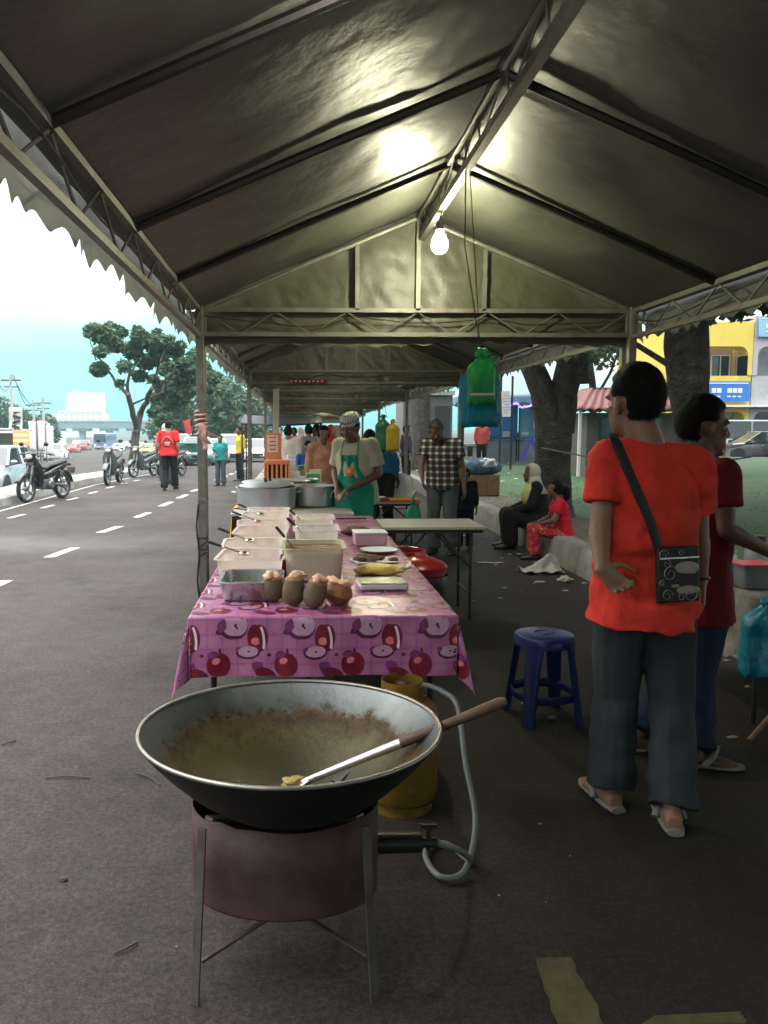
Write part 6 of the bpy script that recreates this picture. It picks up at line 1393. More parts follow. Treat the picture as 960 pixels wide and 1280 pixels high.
person('man in a dark red shirt in profile, reaching out to the right with his arm', b2, 0, 1.70, J2, 1, m_dred, .6, m_jean, m_slip, 'short', hd=(1, -.05, -.06), vox=.008, girth=1.0, hem=-.4, hands=dict(R=dict(d=(1, .1, -.3), n=(0, .2, -1), side=1), L=dict(d=(1, 0, -.2), n=(0, 0, -1), side=-1)), feet=dict(L=(1, .1, 0), R=(1, -.25, 0)), eyes=True, hs=1.13, loose=1.3)
# ---------------------------------------------------------------- vendor in cap and green apron (faces us, looks down to his left)
b3 = Vector((.60, 7.75, 0)); S3 = 1.66 / 1.7
def bent(lean, turn=0, **k):
    """BASE joints with the trunk leaning forward"""
    out = {}; p = Vector(BASE['pel']); m = Matrix.Rotation(-lean, 3, 'X')
    for n in ('wst', 'cst', 'nck', 'hed', 'sL', 'sR', 'eL', 'eR', 'wL', 'wR'): out[n] = tuple(p + m @ (Vector(BASE[n]) - p))
    out.update(k); return out
m_cream_sh = cloth_m('cream_shirt_cotton', (.42, .40, .28), .1); m_dkpant = cloth_m('black_trousers', (.012, .012, .013), .2); m_green_ap = cloth_m('green_apron_cloth', (.012, .20, .13), .15)
J3 = bent(.16, hed=(.03, .13, 1.545)); J3.update(eR=(.25, .02, 1.11), wR=(.10, .26, .96), eL=(-.24, .02, 1.11), wL=(-.02, .30, .95))
p3 = person('stall vendor in a cream shirt, white cap and green apron, leaning over the pots', b3, R(150), 1.66, J3, 1, m_cream_sh, .72, m_dkpant, m_shoe, 'short', hd=(.1, 1, -.42), vox=.009, girth=1.08, hem=-.62, loose=1.5, eyes=True, hands=dict(R=dict(d=(-.4, .6, -.5), n=(-.3, .2, -1), side=1), L=dict(d=(.4, .6, -.5), n=(.3, .2, -1), side=-1)))
mh = headframe((.1, 1, -.42)); hc = Vector(J3['hed'])
b = MB(); b.loft([(hc + mh @ Vector((0, -.022, .045)), mh @ Vector((.088, 0, 0)), mh @ Vector((0, .104, .0))), (hc + mh @ Vector((0, -.024, .075)), mh @ Vector((.090, 0, 0)), mh @ Vector((0, .106, .0))), (hc + mh @ Vector((0, -.028, .125)), mh @ Vector((.086, 0, 0)), mh @ Vector((0, .100, 0))), (hc + mh @ Vector((0, -.028, .145)), mh @ Vector((.07, 0, 0)), mh @ Vector((0, .083, 0))), (hc + mh @ Vector((0, -.028, .150)), mh @ Vector((.02, 0, 0)), mh @ Vector((0, .02, 0)))], 28)
cap = b.build('cap', cloth_m('white_cap_cloth', (.55, .56, .48), .1), p3, smooth=60)
b = MB()
for k in range(22):
    t = 2 * PI * k / 22; b.ball(hc + mh @ Vector((.091 * math.cos(t), -.024 + .107 * math.sin(t), .082 + .008 * (k % 2))), (.008, .008, .012), 8, 5)
for k in range(12):
    t = 2 * PI * k / 12; b.ball(hc + mh @ Vector((.06 * math.cos(t), -.028 + .07 * math.sin(t), .148)), (.009, .009, .004), 8, 5)
b.build('green_pattern', cloth_m('green_embroidery', (.06, .13, .07)), cap)
P_ = Vector(BASE['pel']); mm_ = Matrix.Rotation(-.16, 3, 'X')
def apron(u, v):
    z = 1.32 - .95 * v; w = (.09 + .13 * smooth(.1, .38, v)); x = (u - .5) * 2 * w; y = .155 + .03 * smooth(.2, .5, v) - .55 * max(0, abs(x) - .02) ** 2 * 4 + .008 * math.sin(u * 14 + v * 3)
    q = Vector((x, y, z)); 
    if z > .9: q = P_ + mm_ @ (q - P_)
    return q
ap = MB().grid(apron, 20, 34).build('apron', m_green_ap, p3, smooth=180, solid=.004)
b = MB(); b.ball(apron(.5, .17) + Vector((0, .006, 0)), (.045, .006, .05), 16, 8); b.build('orange_motif', cloth_m('orange_motif', (.6, .16, .03)), ap); b = MB(); b.ball(apron(.5, .17) + Vector((.0, .011, .005)), (.022, .005, .02), 12, 6); b.build('yellow_motif', cloth_m('yellow_motif', (.6, .42, .06)), ap)
b = MB()
for s_ in (-1, 1): b.tube([apron(.5 + s_ * .5, 0), P_ + mm_ @ (Vector((s_ * .08, .08, 1.44)) - P_), P_ + mm_ @ (Vector((s_ * .06, -.05, 1.455)) - P_)], .006, 6)
b.build('apron_strap', m_green_ap, ap)
# ---------------------------------------------------------------- man in the plaid shirt, head bowed, and the child beside him
m_plaid = bpy.data.materials.new('plaid_shirt'); m_plaid.use_nodes = True
def _():
    n = m_plaid.node_tree.nodes; l = m_plaid.node_tree.links; b = n['Principled BSDF']; t = n.new('ShaderNodeTexCoord'); s = n.new('ShaderNodeSeparateXYZ'); l.new(t.outputs['Object'], s.inputs[0])
    def band(o, per, lo):
        a = n.new('ShaderNodeMath'); a.operation = 'MODULO'; q = n.new('ShaderNodeMath'); q.operation = 'ADD'; q.inputs[1].default_value = 5; l.new(o, q.inputs[0]); l.new(q.outputs[0], a.inputs[0]); a.inputs[1].default_value = per
        g = n.new('ShaderNodeMath'); g.operation = 'LESS_THAN'; g.inputs[1].default_value = lo; l.new(a.outputs[0], g.inputs[0]); return g.outputs[0]
    A = band(s.outputs['X'], .085, .034); B = band(s.outputs['Z'], .075, .026)
    sm = n.new('ShaderNodeMath'); sm.operation = 'ADD'; l.new(A, sm.inputs[0]); l.new(B, sm.inputs[1]); hf = n.new('ShaderNodeMath'); hf.operation = 'MULTIPLY'; hf.inputs[1].default_value = .5; l.new(sm.outputs[0], hf.inputs[0])
    r = n.new('ShaderNodeValToRGB'); e = r.color_ramp.elements; e[0].color = (.018, .017, .018, 1); e[1].color = (.60, .56, .50, 1); x = e.new(.5); x.color = (.13, .115, .11, 1); r.color_ramp.interpolation = 'LINEAR'; l.new(hf.outputs[0], r.inputs[0]); l.new(r.outputs[0], b.inputs['Base Color']); b.inputs['Roughness'].default_value = .85
_()
b4 = Vector((1.76, 9.55, 0)); J4 = bent(.22, hed=(.04, .26, 1.50), nck=(0, .12, 1.40)); J4.update(sL=(-.18, .10, 1.34), sR=(.18, .10, 1.34), eL=(-.25, .06, 1.06), wL=(-.28, .10, .82), eR=(.23, .20, 1.09), wR=(.17, .34, .92))
person('man in a black and white plaid shirt with his head bowed beyond the crosswise table', b4, R(158), 1.68, dict(J4), 1, m_plaid, .55, cloth_m('grey_jeans', (.085, .095, .10), .2), m_shoe, 'short', m_ghair, hd=(-.35, 1, -.75), vox=.010, girth=1.08, hem=-.45, loose=1.4, eyes=True)
m_navy = cloth_m('dark_navy_cloth', (.010, .014, .030), .2)
person('child in dark navy clothes beside the man in plaid', (2.10, 9.85, 0), R(170), 1.02, None, 1, m_navy, 1.7, m_navy, m_shoe, 'long', hd=(.3, 1, -.3), vox=.014, girth=1.1)
r = thing('green_carrier_bag', 'small green carrier bag hanging from the hand of the man in plaid', 'bag', (1.38, 9.38, .48)); b = MB(); lump(b, (0, 0, 0), (.10, .05, .13), 3, .35); b.tube([(0, 0, .10), (0, 0, .22), (.03, 0, .28)], [.03, .012, .01], 8); b.build('bag_film', M('green_film', (.02, .30, .16), .3, 0, .3, 12, .7, 30, transl=.3), r, smooth=180)
# ---------------------------------------------------------------- woman in blue bending away, others by the far stalls
m_blue_sh = cloth_m('bright_blue_shirt', (.015, .17, .34), .12)
J5 = bent(.55); J5['hed'] = (0, .55, 1.40)
person('person in a bright blue shirt and black trousers bending over behind the hanging bag', (1.13, 10.6, 0), R(12), 1.66, J5, 1, m_blue_sh, 1.6, m_dkpant, m_shoe, 'short', vox=.013, girth=1.15, hd=(0, 1, -.6), hem=-.2)
m_peach = cloth_m('peach_floral_robe', (.40, .20, .13), .5)
person('woman in a peach coloured dress behind the vendor', (.36, 10.9, 0), R(200), 1.55, None, 1, None, 1, None, m_shoe, 'long', robe=m_peach, vox=.014, hd=(.3, 1, -.2))
person('boy in a blue T-shirt standing by the green and white stall boxes', (.18, 12.3, 0), R(175), 1.32, dict(eR=(.23, .1, 1.12), wR=(.1, .3, 1.05), eL=(-.23, .1, 1.12), wL=(-.1, .3, 1.05)), 1, cloth_m('royal_blue_cotton', (.015, .07, .30), .1), .7, m_dkpant, m_shoe, 'short', vox=.014, hd=(.2, 1, -.4))
crowd = [(386, 547, 17, 1.6, 'hair', (.30, .25, .25), 'shopper with dark hair and a pale top, left of the crowd at the stalls'), (396, 547, 19, 1.62, 'hair', (.02, .02, .025), 'shopper in black left of the pale umbrella'), (404, 545, 18, 1.58, 'scarf', (.62, .58, .52), 'woman in a cream headscarf among the shoppers'), (413, 545, 16.5, 1.6, 'scarf', (.45, .02, .03), 'woman in a red headscarf among the shoppers'), (420, 545, 18.5, 1.6, 'scarf', (.55, .40, .35), 'woman in a pale pink headscarf among the shoppers'), (376, 550, 21, 1.55, 'scarf', (.55, .42, .45), 'woman in a light rose headscarf far down the tents'), (428, 546, 22, 1.65, 'hair', (.05, .05, .06), 'man in dark grey far down the tents'), (368, 550, 24, 1.6, 'hair', (.35, .06, .05), 'shopper in a faded red top far down the tents'), (440, 545, 26, 1.6, 'scarf', (.06, .07, .10), 'woman in a dark headscarf far down the tents'), (508, 548, 20, 1.62, 'hair', (.03, .03, .06), 'person in dark blue standing before the grey cabin'), (360, 548, 15.5, 1.58, 'hair', (.5, .42, .40), 'shopper in a pale blouse just right of the orange rack'), (394, 549, 27, 1.6, 'hair', (.4, .38, .35), 'shopper in beige at the far end of the tents')]
for k, (px, py, Y, h, kind, rgb, lb) in enumerate(crowd):
    p = PY(px, 540, Y); mt = cloth_m('shopper_cloth_%d' % k, rgb, .2)
    person(lb, (p.x, Y, terr(p.x, Y)), R(40 + 67 * k), h, None, k % 3, mt, 1.6, m_dkpant, m_shoe, 'long' if kind == 'hair' else None, hijab=mt if kind == 'scarf' else None, vox=.020, girth=1.05, group='shoppers among the far stalls')
p = PY(602, 560, 25); person('person in a salmon pink top far behind the man in plaid', (p.x, 25, .26), R(190), 1.55, None, 1, cloth_m('salmon_cloth', (.5, .08, .07), .1), 1.5, m_dkpant, m_shoe, 'long', vox=.018)
# ---------------------------------------------------------------- two people sitting on the kerb
SIT = dict(pel=(0, 0, .36), wst=(0, .02, .50), cst=(0, .06, .68), nck=(0, .09, .86), hed=(0, .14, 1.0), sL=(-.165, .08, .82), sR=(.165, .08, .82), hL=(-.09, .03, .36), hR=(.09, .03, .36), kL=(-.12, .43, .44), kR=(.12, .43, .44), aL=(-.13, .40, .08), aR=(.13, .40, .08), eL=(-.23, .17, .58), eR=(.23, .17, .58), wL=(-.10, .38, .50), wR=(.10, .38, .50))
yk = 9.75
m_blackr = cloth_m('black_robe', (.010, .010, .011), .2); m_ivory = cloth_m('ivory_scarf', (.45, .42, .33), .12)
p6 = person('woman in a black robe and ivory headscarf sitting on the kerb', (3.09, 9.95, 0), R(82), 1.62, SIT, 1, None, 1, None, m_shoe, None, hd=(0, 1, .0), robe=m_blackr, hijab=m_ivory, vox=.012, girth=1.1, feet=dict(L=(0, 1, 0), R=(0, 1, 0)), eyes=True)
b = MB(); b.loft([((0, .12, .86), (.12, 0, 0), (0, .08, 0)), ((0, .17, .76), (.15, 0, 0), (0, .08, .02)), ((0, .2, .66), (.13, 0, 0), (0, .06, 0)), ((0, .2, .58), (.06, 0, 0), (0, .03, 0))], 18); b.build('yellow_shawl', cloth_m('pale_yellow_shawl', (.50, .50, .16), .12), p6, smooth=180, fixn=True)
m_reddot = M('red_spotted_cotton', (.42, .012, .02), .85, 0, .1, 8, .1, dirt=(.6, .4, .35), dscale=22)
p7 = person('girl with a ponytail in a red top and spotted red trousers sitting on the kerb', (3.10, 9.1, 0), R(80), 1.38, SIT, 1, cloth_m('red_girl_top', (.50, .012, .03), .1), .6, m_reddot, m_shoe, 'tail', hd=(-.1, 1, .0), vox=.011, feet=dict(L=(0, 1, 0), R=(0, 1, 0)), eyes=True, hem=-.1)
# ---------------------------------------------------------------- people on the street
p = GT(212, 613); pw = person('man in a red work shirt and black trousers walking away along the street', (p.x, p.y, terr(p.x, p.y)), R(-4), 1.72, dict(kR=(.10, .14, .49), aR=(.10, .17, .10), kL=(-.10, .03, .48), aL=(-.10, -.12, .085), eL=(-.23, .0, 1.1), wL=(-.22, .10, .90), eR=(.23, -.06, 1.1), wR=(.24, .0, .87)), 0, cloth_m('red_work_shirt', (.52, .02, .025), .1), .7, m_dkpant, m_shoe, 'short', vox=.012, girth=1.12, hem=-.4, loose=1.4)
b = MB()
for k in range(17):
    pass
b.grid(lambda u, v: Vector(((u - .5) * .30, -.150 - .010 * math.cos((u - .5) * 3) + .012, 1.30 - .16 * (2 * u - 1) ** 2 * 1.0 + .03 * v)), 16, 2); b.build('pale_yoke_stripe', cloth_m('pale_stripe', (.55, .25, .22)), pw, smooth=180, solid=.012)
b = MB(); b.box((0, -.142, 1.17), (.14, .02, .035)); b.box((.0, -.142, 1.12), (.10, .02, .02)); b.build('white_print', cloth_m('white_print_cloth', (.6, .5, .48)), pw, smooth=0)
p = GT(203, 607); person('person in pink behind the walker, mostly hidden, wearing a white cap', (p.x, p.y + .6, terr(p.x, p.y)), 0, 1.66, None, 1, cloth_m('pink_red_top', (.5, .12, .13)), 1.5, m_gpant, m_shoe, None, hijab=m_ivory, vox=.016)
p = GT(276, 607); pb = person('boy in a teal football shirt standing on the road beside the tent', (p.x, p.y, terr(p.x, p.y)), R(165), 1.36, dict(eR=(.2, .10, 1.1), wR=(.06, .22, 1.02)), 1, cloth_m('teal_shirt', (.015, .22, .20), .12), .75, cloth_m('grey_blue_trousers', (.06, .075, .09)), m_shoe, 'short', vox=.013, hem=-.4, loose=1.4, eyes=True)
p = PY(302, 560, 24); person('person in a yellow shirt beside the second tent post', (p.x - .05, 24, terr(p.x, 24)), R(120), 1.62, None, 1, cloth_m('yellow_shirt', (.5, .38, .04)), 1.4, m_dkpant, m_shoe, 'short', vox=.016)
# ================================================================ the next stalls along the row
m_alu = M('brushed_aluminium', (.46, .47, .48), .36, .85, .12, 5, .1)
m_orange = M('orange_plastic', (.50, .15, .05), .5, 0, .12, 5, .05); m_yelcl = M('yellow_cloth', (.60, .36, .02), .8, 0, .15, 5, .3, transl=.1); m_redcl = M('red_cloth', (.45, .02, .02), .8, 0, .15, 5, .3)
folding_table('folding table under the big aluminium pots', -.60, .52, 7.15, 9.05, .748)
folding_table('folding table with the orange rack, third along the row', -.60, .40, 9.25, 11.05, .80)
folding_table('far folding table with striped boxes', -.60, .30, 11.3, 13.1, .80)
folding_table('farther folding table with stacked tubs', -.60, .30, 13.4, 15.2, .80)
folding_table('low red topped folding table behind the crosswise one', .85, 1.55, 9.9, 10.5, .60, legs='X')
def pot(label, x, y, rr, h, food, z=.752, sq=1.):
    r = thing('cooking_pot', label, 'pot', (x, y, z), 0, 'aluminium pots on the second table')
    MB().lathe([(.001, 0), (rr * .93, 0), (rr * .97, .012), (rr, h * .96), (rr * 1.04, h * .97), (rr * 1.04, h), (rr * .985, h), (rr * .95, .02), (rr * .95, h * .7)], n=48).build('body', m_alu, r)
    MB().lathe([(.001, h * .83), (rr * .5, h * .84), (rr * .96, h * .82)], n=40, wob=lambda a, zz: .02 * nz1((math.cos(a) * 3, math.sin(a) * 3, x))).build('food', food, r, smooth=180)
    for s in (-1, 1): MB().tube([(s * rr * 1.0, -.05, h * .75), (s * (rr + .045), -.03, h * .77), (s * (rr + .045), .03, h * .77), (s * rr * 1.0, .05, h * .75)], .007, 8).build('handle', m_alu, r)
pot('wide aluminium pot in front of the vendor, left of two', -.29, 7.62, .285, .205, m_brownfood); pot('second aluminium pot, right beside the vendor', .16, 7.90, .24, .20, m_food[2])
for k, (x, y, rr, z) in enumerate(((-.30, 7.72, .26, .965), (-.27, 8.0, .24, .955), (-.33, 8.25, .24, .95))):
    r = thing('pot_lid', ['front', 'middle', 'rear'][k] + ' aluminium lid of the three lying over the wide pot', 'lid', (x, y, z), 0, 'lids over the pots')
    r.rotation_euler = (R(3), R(-2 + 2 * k), 0)
    MB().lathe([(rr, 0), (rr, .008), (rr * .9, .014), (.03, .03), (.001, .031)], n=40).build('disc', m_alu, r); MB().lathe([(.012, .03), (.02, .05), (.001, .056)], n=14, cap0=True).build('knob', m_black, r)
for k, (y, m_, f) in enumerate(((8.35, m_redcl, m_food[2]), (8.65, m_yelcl, m_food[1]))):
    tub('food_tray', ['tray of red curry behind the pots', 'tray of yellow curry behind the red one'][k], -.12 + .1 * k, y, .5, .26, .07, m_alu, f, .8, z=.90, cat='tray', group='curry trays behind the pots')
    r = thing('tray_stand', ['crate under the red curry tray', 'crate under the yellow curry tray'][k], 'crate', (-.12 + .1 * k, y, .75)); MB().box((0, 0, .072), (.46, .22, .144)).build('body', m_, r, bevel=.008)
# cloth hanging off the street side
def drape(label, mat, y0, y1, drop, x=-.60, z=.755, w=.16):
    def f(u, v):
        y = y0 + (y1 - y0) * u; s = v * (w + drop)
        if s < w: return Vector((x + w - s, y, z + .004 + .003 * nz1((u * 5, s * 20, 1))))
        t = s - w; return Vector((x - .012 - .02 * t / drop - .015 * math.sin(u * 12) * t / drop, y + .02 * t * math.sin(u * 5), z - t * (1 + .08 * nz1((u * 4, 1, 2)))))
    tag(MB().grid(f, 30, 24).build('hanging_cloth', mat, smooth=180, solid=.004), label, 'cloth', 'cloths hanging off the pot table')
drape('yellow cloth hanging off the street edge of the pot table', m_yelcl, 7.55, 7.95, .30); drape('red cloth hanging off the table edge behind the yellow one', m_redcl, 8.0, 8.7, .33)
r = thing('basin', 'green plastic basin behind the vendor on the pot table', 'basin', (.20, 8.62, .755)); MB().lathe([(.001, 0), (.12, 0), (.16, .125), (.175, .13), (.17, .14), (.15, .128), (.11, .012), (.001, .012)], n=36).build('body', M('green_basin_plastic', (.01, .17, .10), .3, 0, .1, 5, 0), r); MB().box((0, 0, .065), (.26, .26, .0)) 
r = thing('basin_crate', 'red crate beside the green basin', 'crate', (.02, 8.78, .755)); MB().box((0, 0, .09), (.16, .2, .18), taper=1.05).build('body', m_redcl, r, bevel=.008); MB().box((0, 0, .185), (.18, .22, .012)).build('rim', m_redcl, r, bevel=.003)
# orange slatted rack, orange box and pale pole
r = thing('slatted_rack', 'orange slatted rack standing on the third table', 'rack', (-.24, 9.7, .80))
for s in (-1, 1): MB().box((s * .145, 0, .16), (.02, .24, .32)).build('side_panel', m_orange, r, bevel=.004)
MB().box((0, 0, .31), (.29, .24, .05)).build('top_rail', m_orange, r, bevel=.006); MB().box((0, 0, .012), (.29, .24, .024)).build('bottom_rail', m_orange, r, bevel=.004)
for k in range(5): MB().box((-.112 + .056 * k, -.11, .16), (.026, .012, .27)).build('slat', m_orange, r, bevel=.003)
MB().box((0, .09, .16), (.27, .02, .27)).build('back_board', M('shaded_board', (.09, .035, .015), .7), r, smooth=0)
r = thing('poster_box', 'orange box with a pale poster on its face above the slatted rack', 'box', (-.30, 10.4, .80)); MB().box((0, 0, .33), (.20, .2, .66)).build('body', m_orange, r, bevel=.006); p_ = MB().box((-.01, -.104, .52), (.14, .006, .22)).build('poster', M('pale_poster', (.62, .42, .36), .7), r, smooth=0)
b = MB(); [b.box((-.01, -.109, .60 - .05 * k), (.10 - .02 * (k % 2), .004, .014)) for k in range(4)]; b.build('print', m_redcl, p_, smooth=0)
r = thing('pale_pole', 'pale bent pole standing behind the orange rack up to the canopy', 'pole', (-.29, 11.17, 0)); b = MB(); b.bar((0, 0, 0), (-.0, 0, 1.55), .055); b.build('shaft', m_steel, r, smooth=0); MB().bar((0, 0, 1.42), (.01, -.0, 2.25), .085).build('wrapped_sleeve', M('pale_wrapping', (.36, .35, .28), .8), r, bevel=.006); MB().bar((.01, 0, 2.25), (.12, -.1, 2.52), .03).build('bent_tip', m_steel, r, smooth=0)
rnd = random.Random(12); boxm = [M('pink_box_card', (.55, .26, .25), .7), M('cream_box_card', (.55, .48, .36), .7), M('green_box_card', (.03, .24, .09), .6), M('white_box_card', (.6, .6, .56), .7), M('red_box_card', (.5, .07, .05), .6)]
spots = [(.02, 9.75, .15, .12, 1, 'cream carton beside the orange rack'), (.20, 9.85, .16, .16, 2, 'green carton on the third table'), (.12, 10.25, .2, .10, 0, 'pink carton lying behind the green one'), (-.05, 10.6, .2, .14, 3, 'white carton at the back of the third table'), (.25, 10.55, .16, .17, 1, 'cream carton at the aisle side of the third table'),
         (-.35, 11.6, .2, .2, 4, 'red carton on the far table, street side'), (-.1, 11.7, .18, .26, 3, 'tall white carton on the far table'), (.12, 11.6, .2, .18, 2, 'green carton on the far table'), (0, 12.2, .22, .14, 0, 'pink carton in the middle of the far table'), (-.3, 12.6, .24, .2, 1, 'wide cream carton at the end of the far table'),
         (-.35, 13.8, .2, .22, 4, 'red tub on the farther table'), (-.05, 13.9, .22, .26, 3, 'white tub on the farther table'), (.16, 14.4, .2, .2, 0, 'pink tub on the farther table')]
for x, y, w, h, mi_, lb in spots:
    r = thing('carton', lb, 'carton', (x, y, .802), rnd.uniform(-.2, .2), 'cartons on the far stalls'); MB().box((0, 0, h / 2), (w, w * .8, h)).build('body', boxm[mi_], r, bevel=.004); MB().box((0, -w * .4 - .002, h * .5), (w * .55, .004, h * .4)).build('label', boxm[(mi_ + 3) % 5], r, smooth=0); MB().box((0, 0, h + .003), (w * 1.01, w * .2, .006)).build('tape', boxm[3], r, smooth=0)
# things on the low red table, chair beside it
r = thing('orange_tray', 'flat orange tray on the low red table', 'tray', (1.36, 10.1, .604)); MB().box((0, 0, .012), (.36, .22, .024), taper=1.06).build('body', M('bright_orange', (.65, .22, .02), .5), r, bevel=.006)
tag(MB().box((1.2, 10.2, .604), (.72, .62, .006)).build('table_cover', m_redcl, bevel=.002), 'red plastic sheet covering the low table', 'table cover')
r = thing('plate_stack', 'stack of pale plates on the low red table', 'plates', (1.02, 10.05, .607)); [MB().lathe([(.001, 0), (.06, 0), (.11, .014), (.112, .017), (.06, .004), (.001, .004)], (0, 0, .010 * k), 28).build('plate', m_foam, r) for k in range(4)]
r = thing('lidded_bowl', 'white bowl with a green lid on the low red table', 'bowl', (.95, 10.3, .607)); MB().lathe([(.001, 0), (.06, 0), (.10, .10), (.10, .11)], n=28).build('body', m_foam, r); MB().lathe([(.105, .105), (.105, .125), (.03, .14), (.001, .14)], n=28, cap0=True).build('lid', m_gbin, r)
m_chair = M('white_chair_plastic', (.50, .51, .48), .4, 0, .08, 4, .05)
r = thing('plastic_chair', 'white plastic garden chair with arms by the low red table', 'chair', (1.38, 11.0, 0), R(160))
MB().loft([((0, 0, .42), (.22, 0, 0), (0, .21, 0)), ((0, 0, .44), (.235, 0, 0), (0, .225, 0)), ((0, 0, .45), (.22, 0, 0), (0, .21, 0))], 24).build('seat', m_chair, r)
MB().grid(lambda u, v: Vector(((u - .5) * .44 * (1 - .25 * v * v), -.20 - .09 * v + .08 * (2 * u - 1) ** 2, .45 + .44 * v - .05 * (2 * u - 1) ** 2 * v)), 16, 10).build('backrest', m_chair, r, smooth=180, solid=.02)
for s in (-1, 1):
    for q in (-1, 1): MB().tube([(s * .19, q * .18, .43), (s * .235, q * .235, 0)], [.024, .02], 10).build('leg', m_chair, r)
    MB().tube([(s * .20, -.24, .64), (s * .255, -.05, .66), (s * .25, .16, .63), (s * .215, .2, .44)], [.02, .024, .022, .018], 10, flat=.6).build('armrest', m_chair, r)
# umbrella, dark awning at the far end
p = PY(402, 528, 24); r = thing('umbrella', 'pale lit market umbrella at the far end of the tents', 'umbrella', (p.x, 24, terr(0, 24))); zt = PY(402, 516, 24).z - r.location.z
MB().lathe([(.95, zt - .30), (.6, zt - .13), (.25, zt - .03), (.001, zt)], n=48, wob=lambda a, z: -.05 * abs(math.sin(4 * a)) * (zt - z) * 3).build('canopy', M('pale_umbrella', (.62, .60, .48), .7, transl=.4), r, smooth=180, solid=.008); MB().tube([(0, 0, 0), (0, 0, zt)], .02, 8).build('pole', m_steel, r); MB().lathe([(.001, 0), (.2, 0), (.2, .06), (.04, .09), (.001, .09)], n=20).build('base', m_concrete, r)
p = PY(352, 530, 19); r = thing('navy_awning', 'dark navy awning on posts over the far street-side stall', 'awning', (p.x, 19, terr(0, 19))); zt = PY(352, 521, 19).z - r.location.z
MB().grid(lambda u, v: Vector(((u - .5) * 1.9, -.6 + 1.6 * v, zt - .16 + .22 * v - .05 * math.sin(u * PI))), 12, 6).build('cloth', M('navy_awning_cloth', (.012, .02, .035), .7), r, smooth=180, solid=.02)
for s in (-1, 1):
    for y in (-.55, .95): MB().bar((s * .9, y, 0), (s * .9, y, zt - .14 + .12 * (y > 0)), .035).build('post', m_darksteel, r, smooth=0)
m_fadred = M('faded_red_cloth', (.16, .03, .025), .85, 0, .4, 9)
# red and white paper bunting stuck on the far tent beams
for k, (x0, x1, y, lb) in enumerate(((-.1, .42, 10.98, 'red and white notice tied to the beam of the second tent, street side'), (-.3, .3, 22.1, 'red notice on the beam of the fourth tent'))):
    r = thing('beam_notice', lb, 'notice', ((x0 + x1) / 2, y, 2.155 + terr(0, y))); MB().box((0, 0, 0), (x1 - x0, .012, .055)).build('cloth', m_fadred, r, smooth=0); b = MB(); n = int((x1 - x0) / .06)
    for q in range(n): b.box((-(x1 - x0) / 2 + .03 + q * .06, -.008, .005 * (q % 2)), (.02, .004, .02))
    b.build('print', m_foam, r, smooth=0)

# ================================================================ hanging bags, ties, right-hand table, litter
def film(name, rgb, tl=.35): return M(name, rgb, .22, 0, .25, 9, .9, 26, .012, spec=.6, transl=tl)
def bag(name, label, c, w, d, h, mat, seed, knot=.10, band=None):
    """a hung carrier bag: flat pillow gathered to a knot, handles up"""
    r = thing(name, label, 'bag', c); S = []
    for k in range(26):
        t = k / 25; z = -h * (1 - t)
        if t < .06: a, q = .90 + 1.6 * t, .5 + 6 * t
        elif t < .74: a, q = 1, .9 + .1 * math.sin(t * 9)
        else: u = (t - .74) / .26; a, q = 1 - .82 * smooth(0, 1, u), .9 - .62 * smooth(0, 1, u)
        S.append((z, a, q))
    b = MB(); n = 44; rings = []
    for z, a, q in S:
        ring = []
        for k in range(n):
            t = 2 * PI * k / n; cx_, sy_ = math.cos(t), math.sin(t); e = .45
            x = math.copysign(abs(cx_) ** e, cx_) * w / 2 * a; y = math.copysign(abs(sy_) ** .8, sy_) * d / 2 * q; f = .07 * nz1((cx_ * 2.2, sy_ * 2.2, z * 9 + seed)) + .05 * nz1((cx_ * 6 + z * 8, sy_ * 6, z * 16 + seed))
            ring.append(b.V((x * (1 + f), y * (1 + 3 * f), z + .02 * nz1((cx_ * 2, sy_ * 2, seed)))))
        rings.append(ring)
    b.skin(rings); o = b.build('bag_film', mat, r, smooth=60)
    b = MB(); lump(b, (0, 0, .012), (.032, .028, .028), seed, .5); b.build('knot', mat, r, smooth=180)
    if band: MB().box((0, -d * .47, -h * .80), (w * .9, .012, h * .05)).build('white_band', band, r, bevel=.003)
    return r
BX, BY = .825, 4.0
zk = PY(601, 446, BY).z
bag('carrier_bag_bunch', 'bunch of teal blue carrier bags hanging from the ridge cord', (PY(603, 446, BY).x, BY + .05, zk - .045), .205, .10, .30, film('teal_film', (.02, .34, .44), .5), 1)
bag('carrier_bag_bunch', 'bunch of green carrier bags hanging in front of the teal ones', (PY(600, 446, BY).x, BY - .045, zk), .135, .06, .235, film('green_carrier_film', (.05, .50, .17), .5), 2, band=m_foam)
bag('carrier_bag_bunch', 'thin pale green bag tucked behind the teal carrier bags', (PY(621, 455, BY).x, BY + .11, zk - .03), .09, .06, .2, film('mint_film', (.12, .42, .20)), 3)
tag(MB().tube([(BX, BY, TR - .02), (BX, BY - .01, 2.4), (PY(600, 440, BY).x, BY - .02, zk + .02)], .003, 6).build('cord', m_black), 'thin dark cord from the ridge down to the teal and green bags', 'cord'); tag(MB().tube([(BX + .012, BY + .02, TR - .02), (PY(602, 440, BY).x, BY + .03, zk + .02)], .0022, 6).build('cord', m_black), 'second thinner cord just right of the one holding the bags', 'cord')
Yb = 10.0; p = PY(484, 522, Yb)
bag('carrier_bag', 'dark green bag hanging beside the yellow one deep under the tents', (p.x - .05, Yb, p.z), .20, .10, .42, film('deep_green_film', (.01, .16, .09)), 5); bag('carrier_bag', 'yellow bag hanging behind the vendor', (p.x + .06, Yb - .1, p.z - .06), .17, .10, .36, film('yellow_film', (.55, .36, .03)), 6)
tag(MB().tube([(p.x, Yb, p.z), (.825, Yb, TR - .02)], .003, 6).build('cord', m_black), 'cord holding the yellow and dark green bags', 'cord')
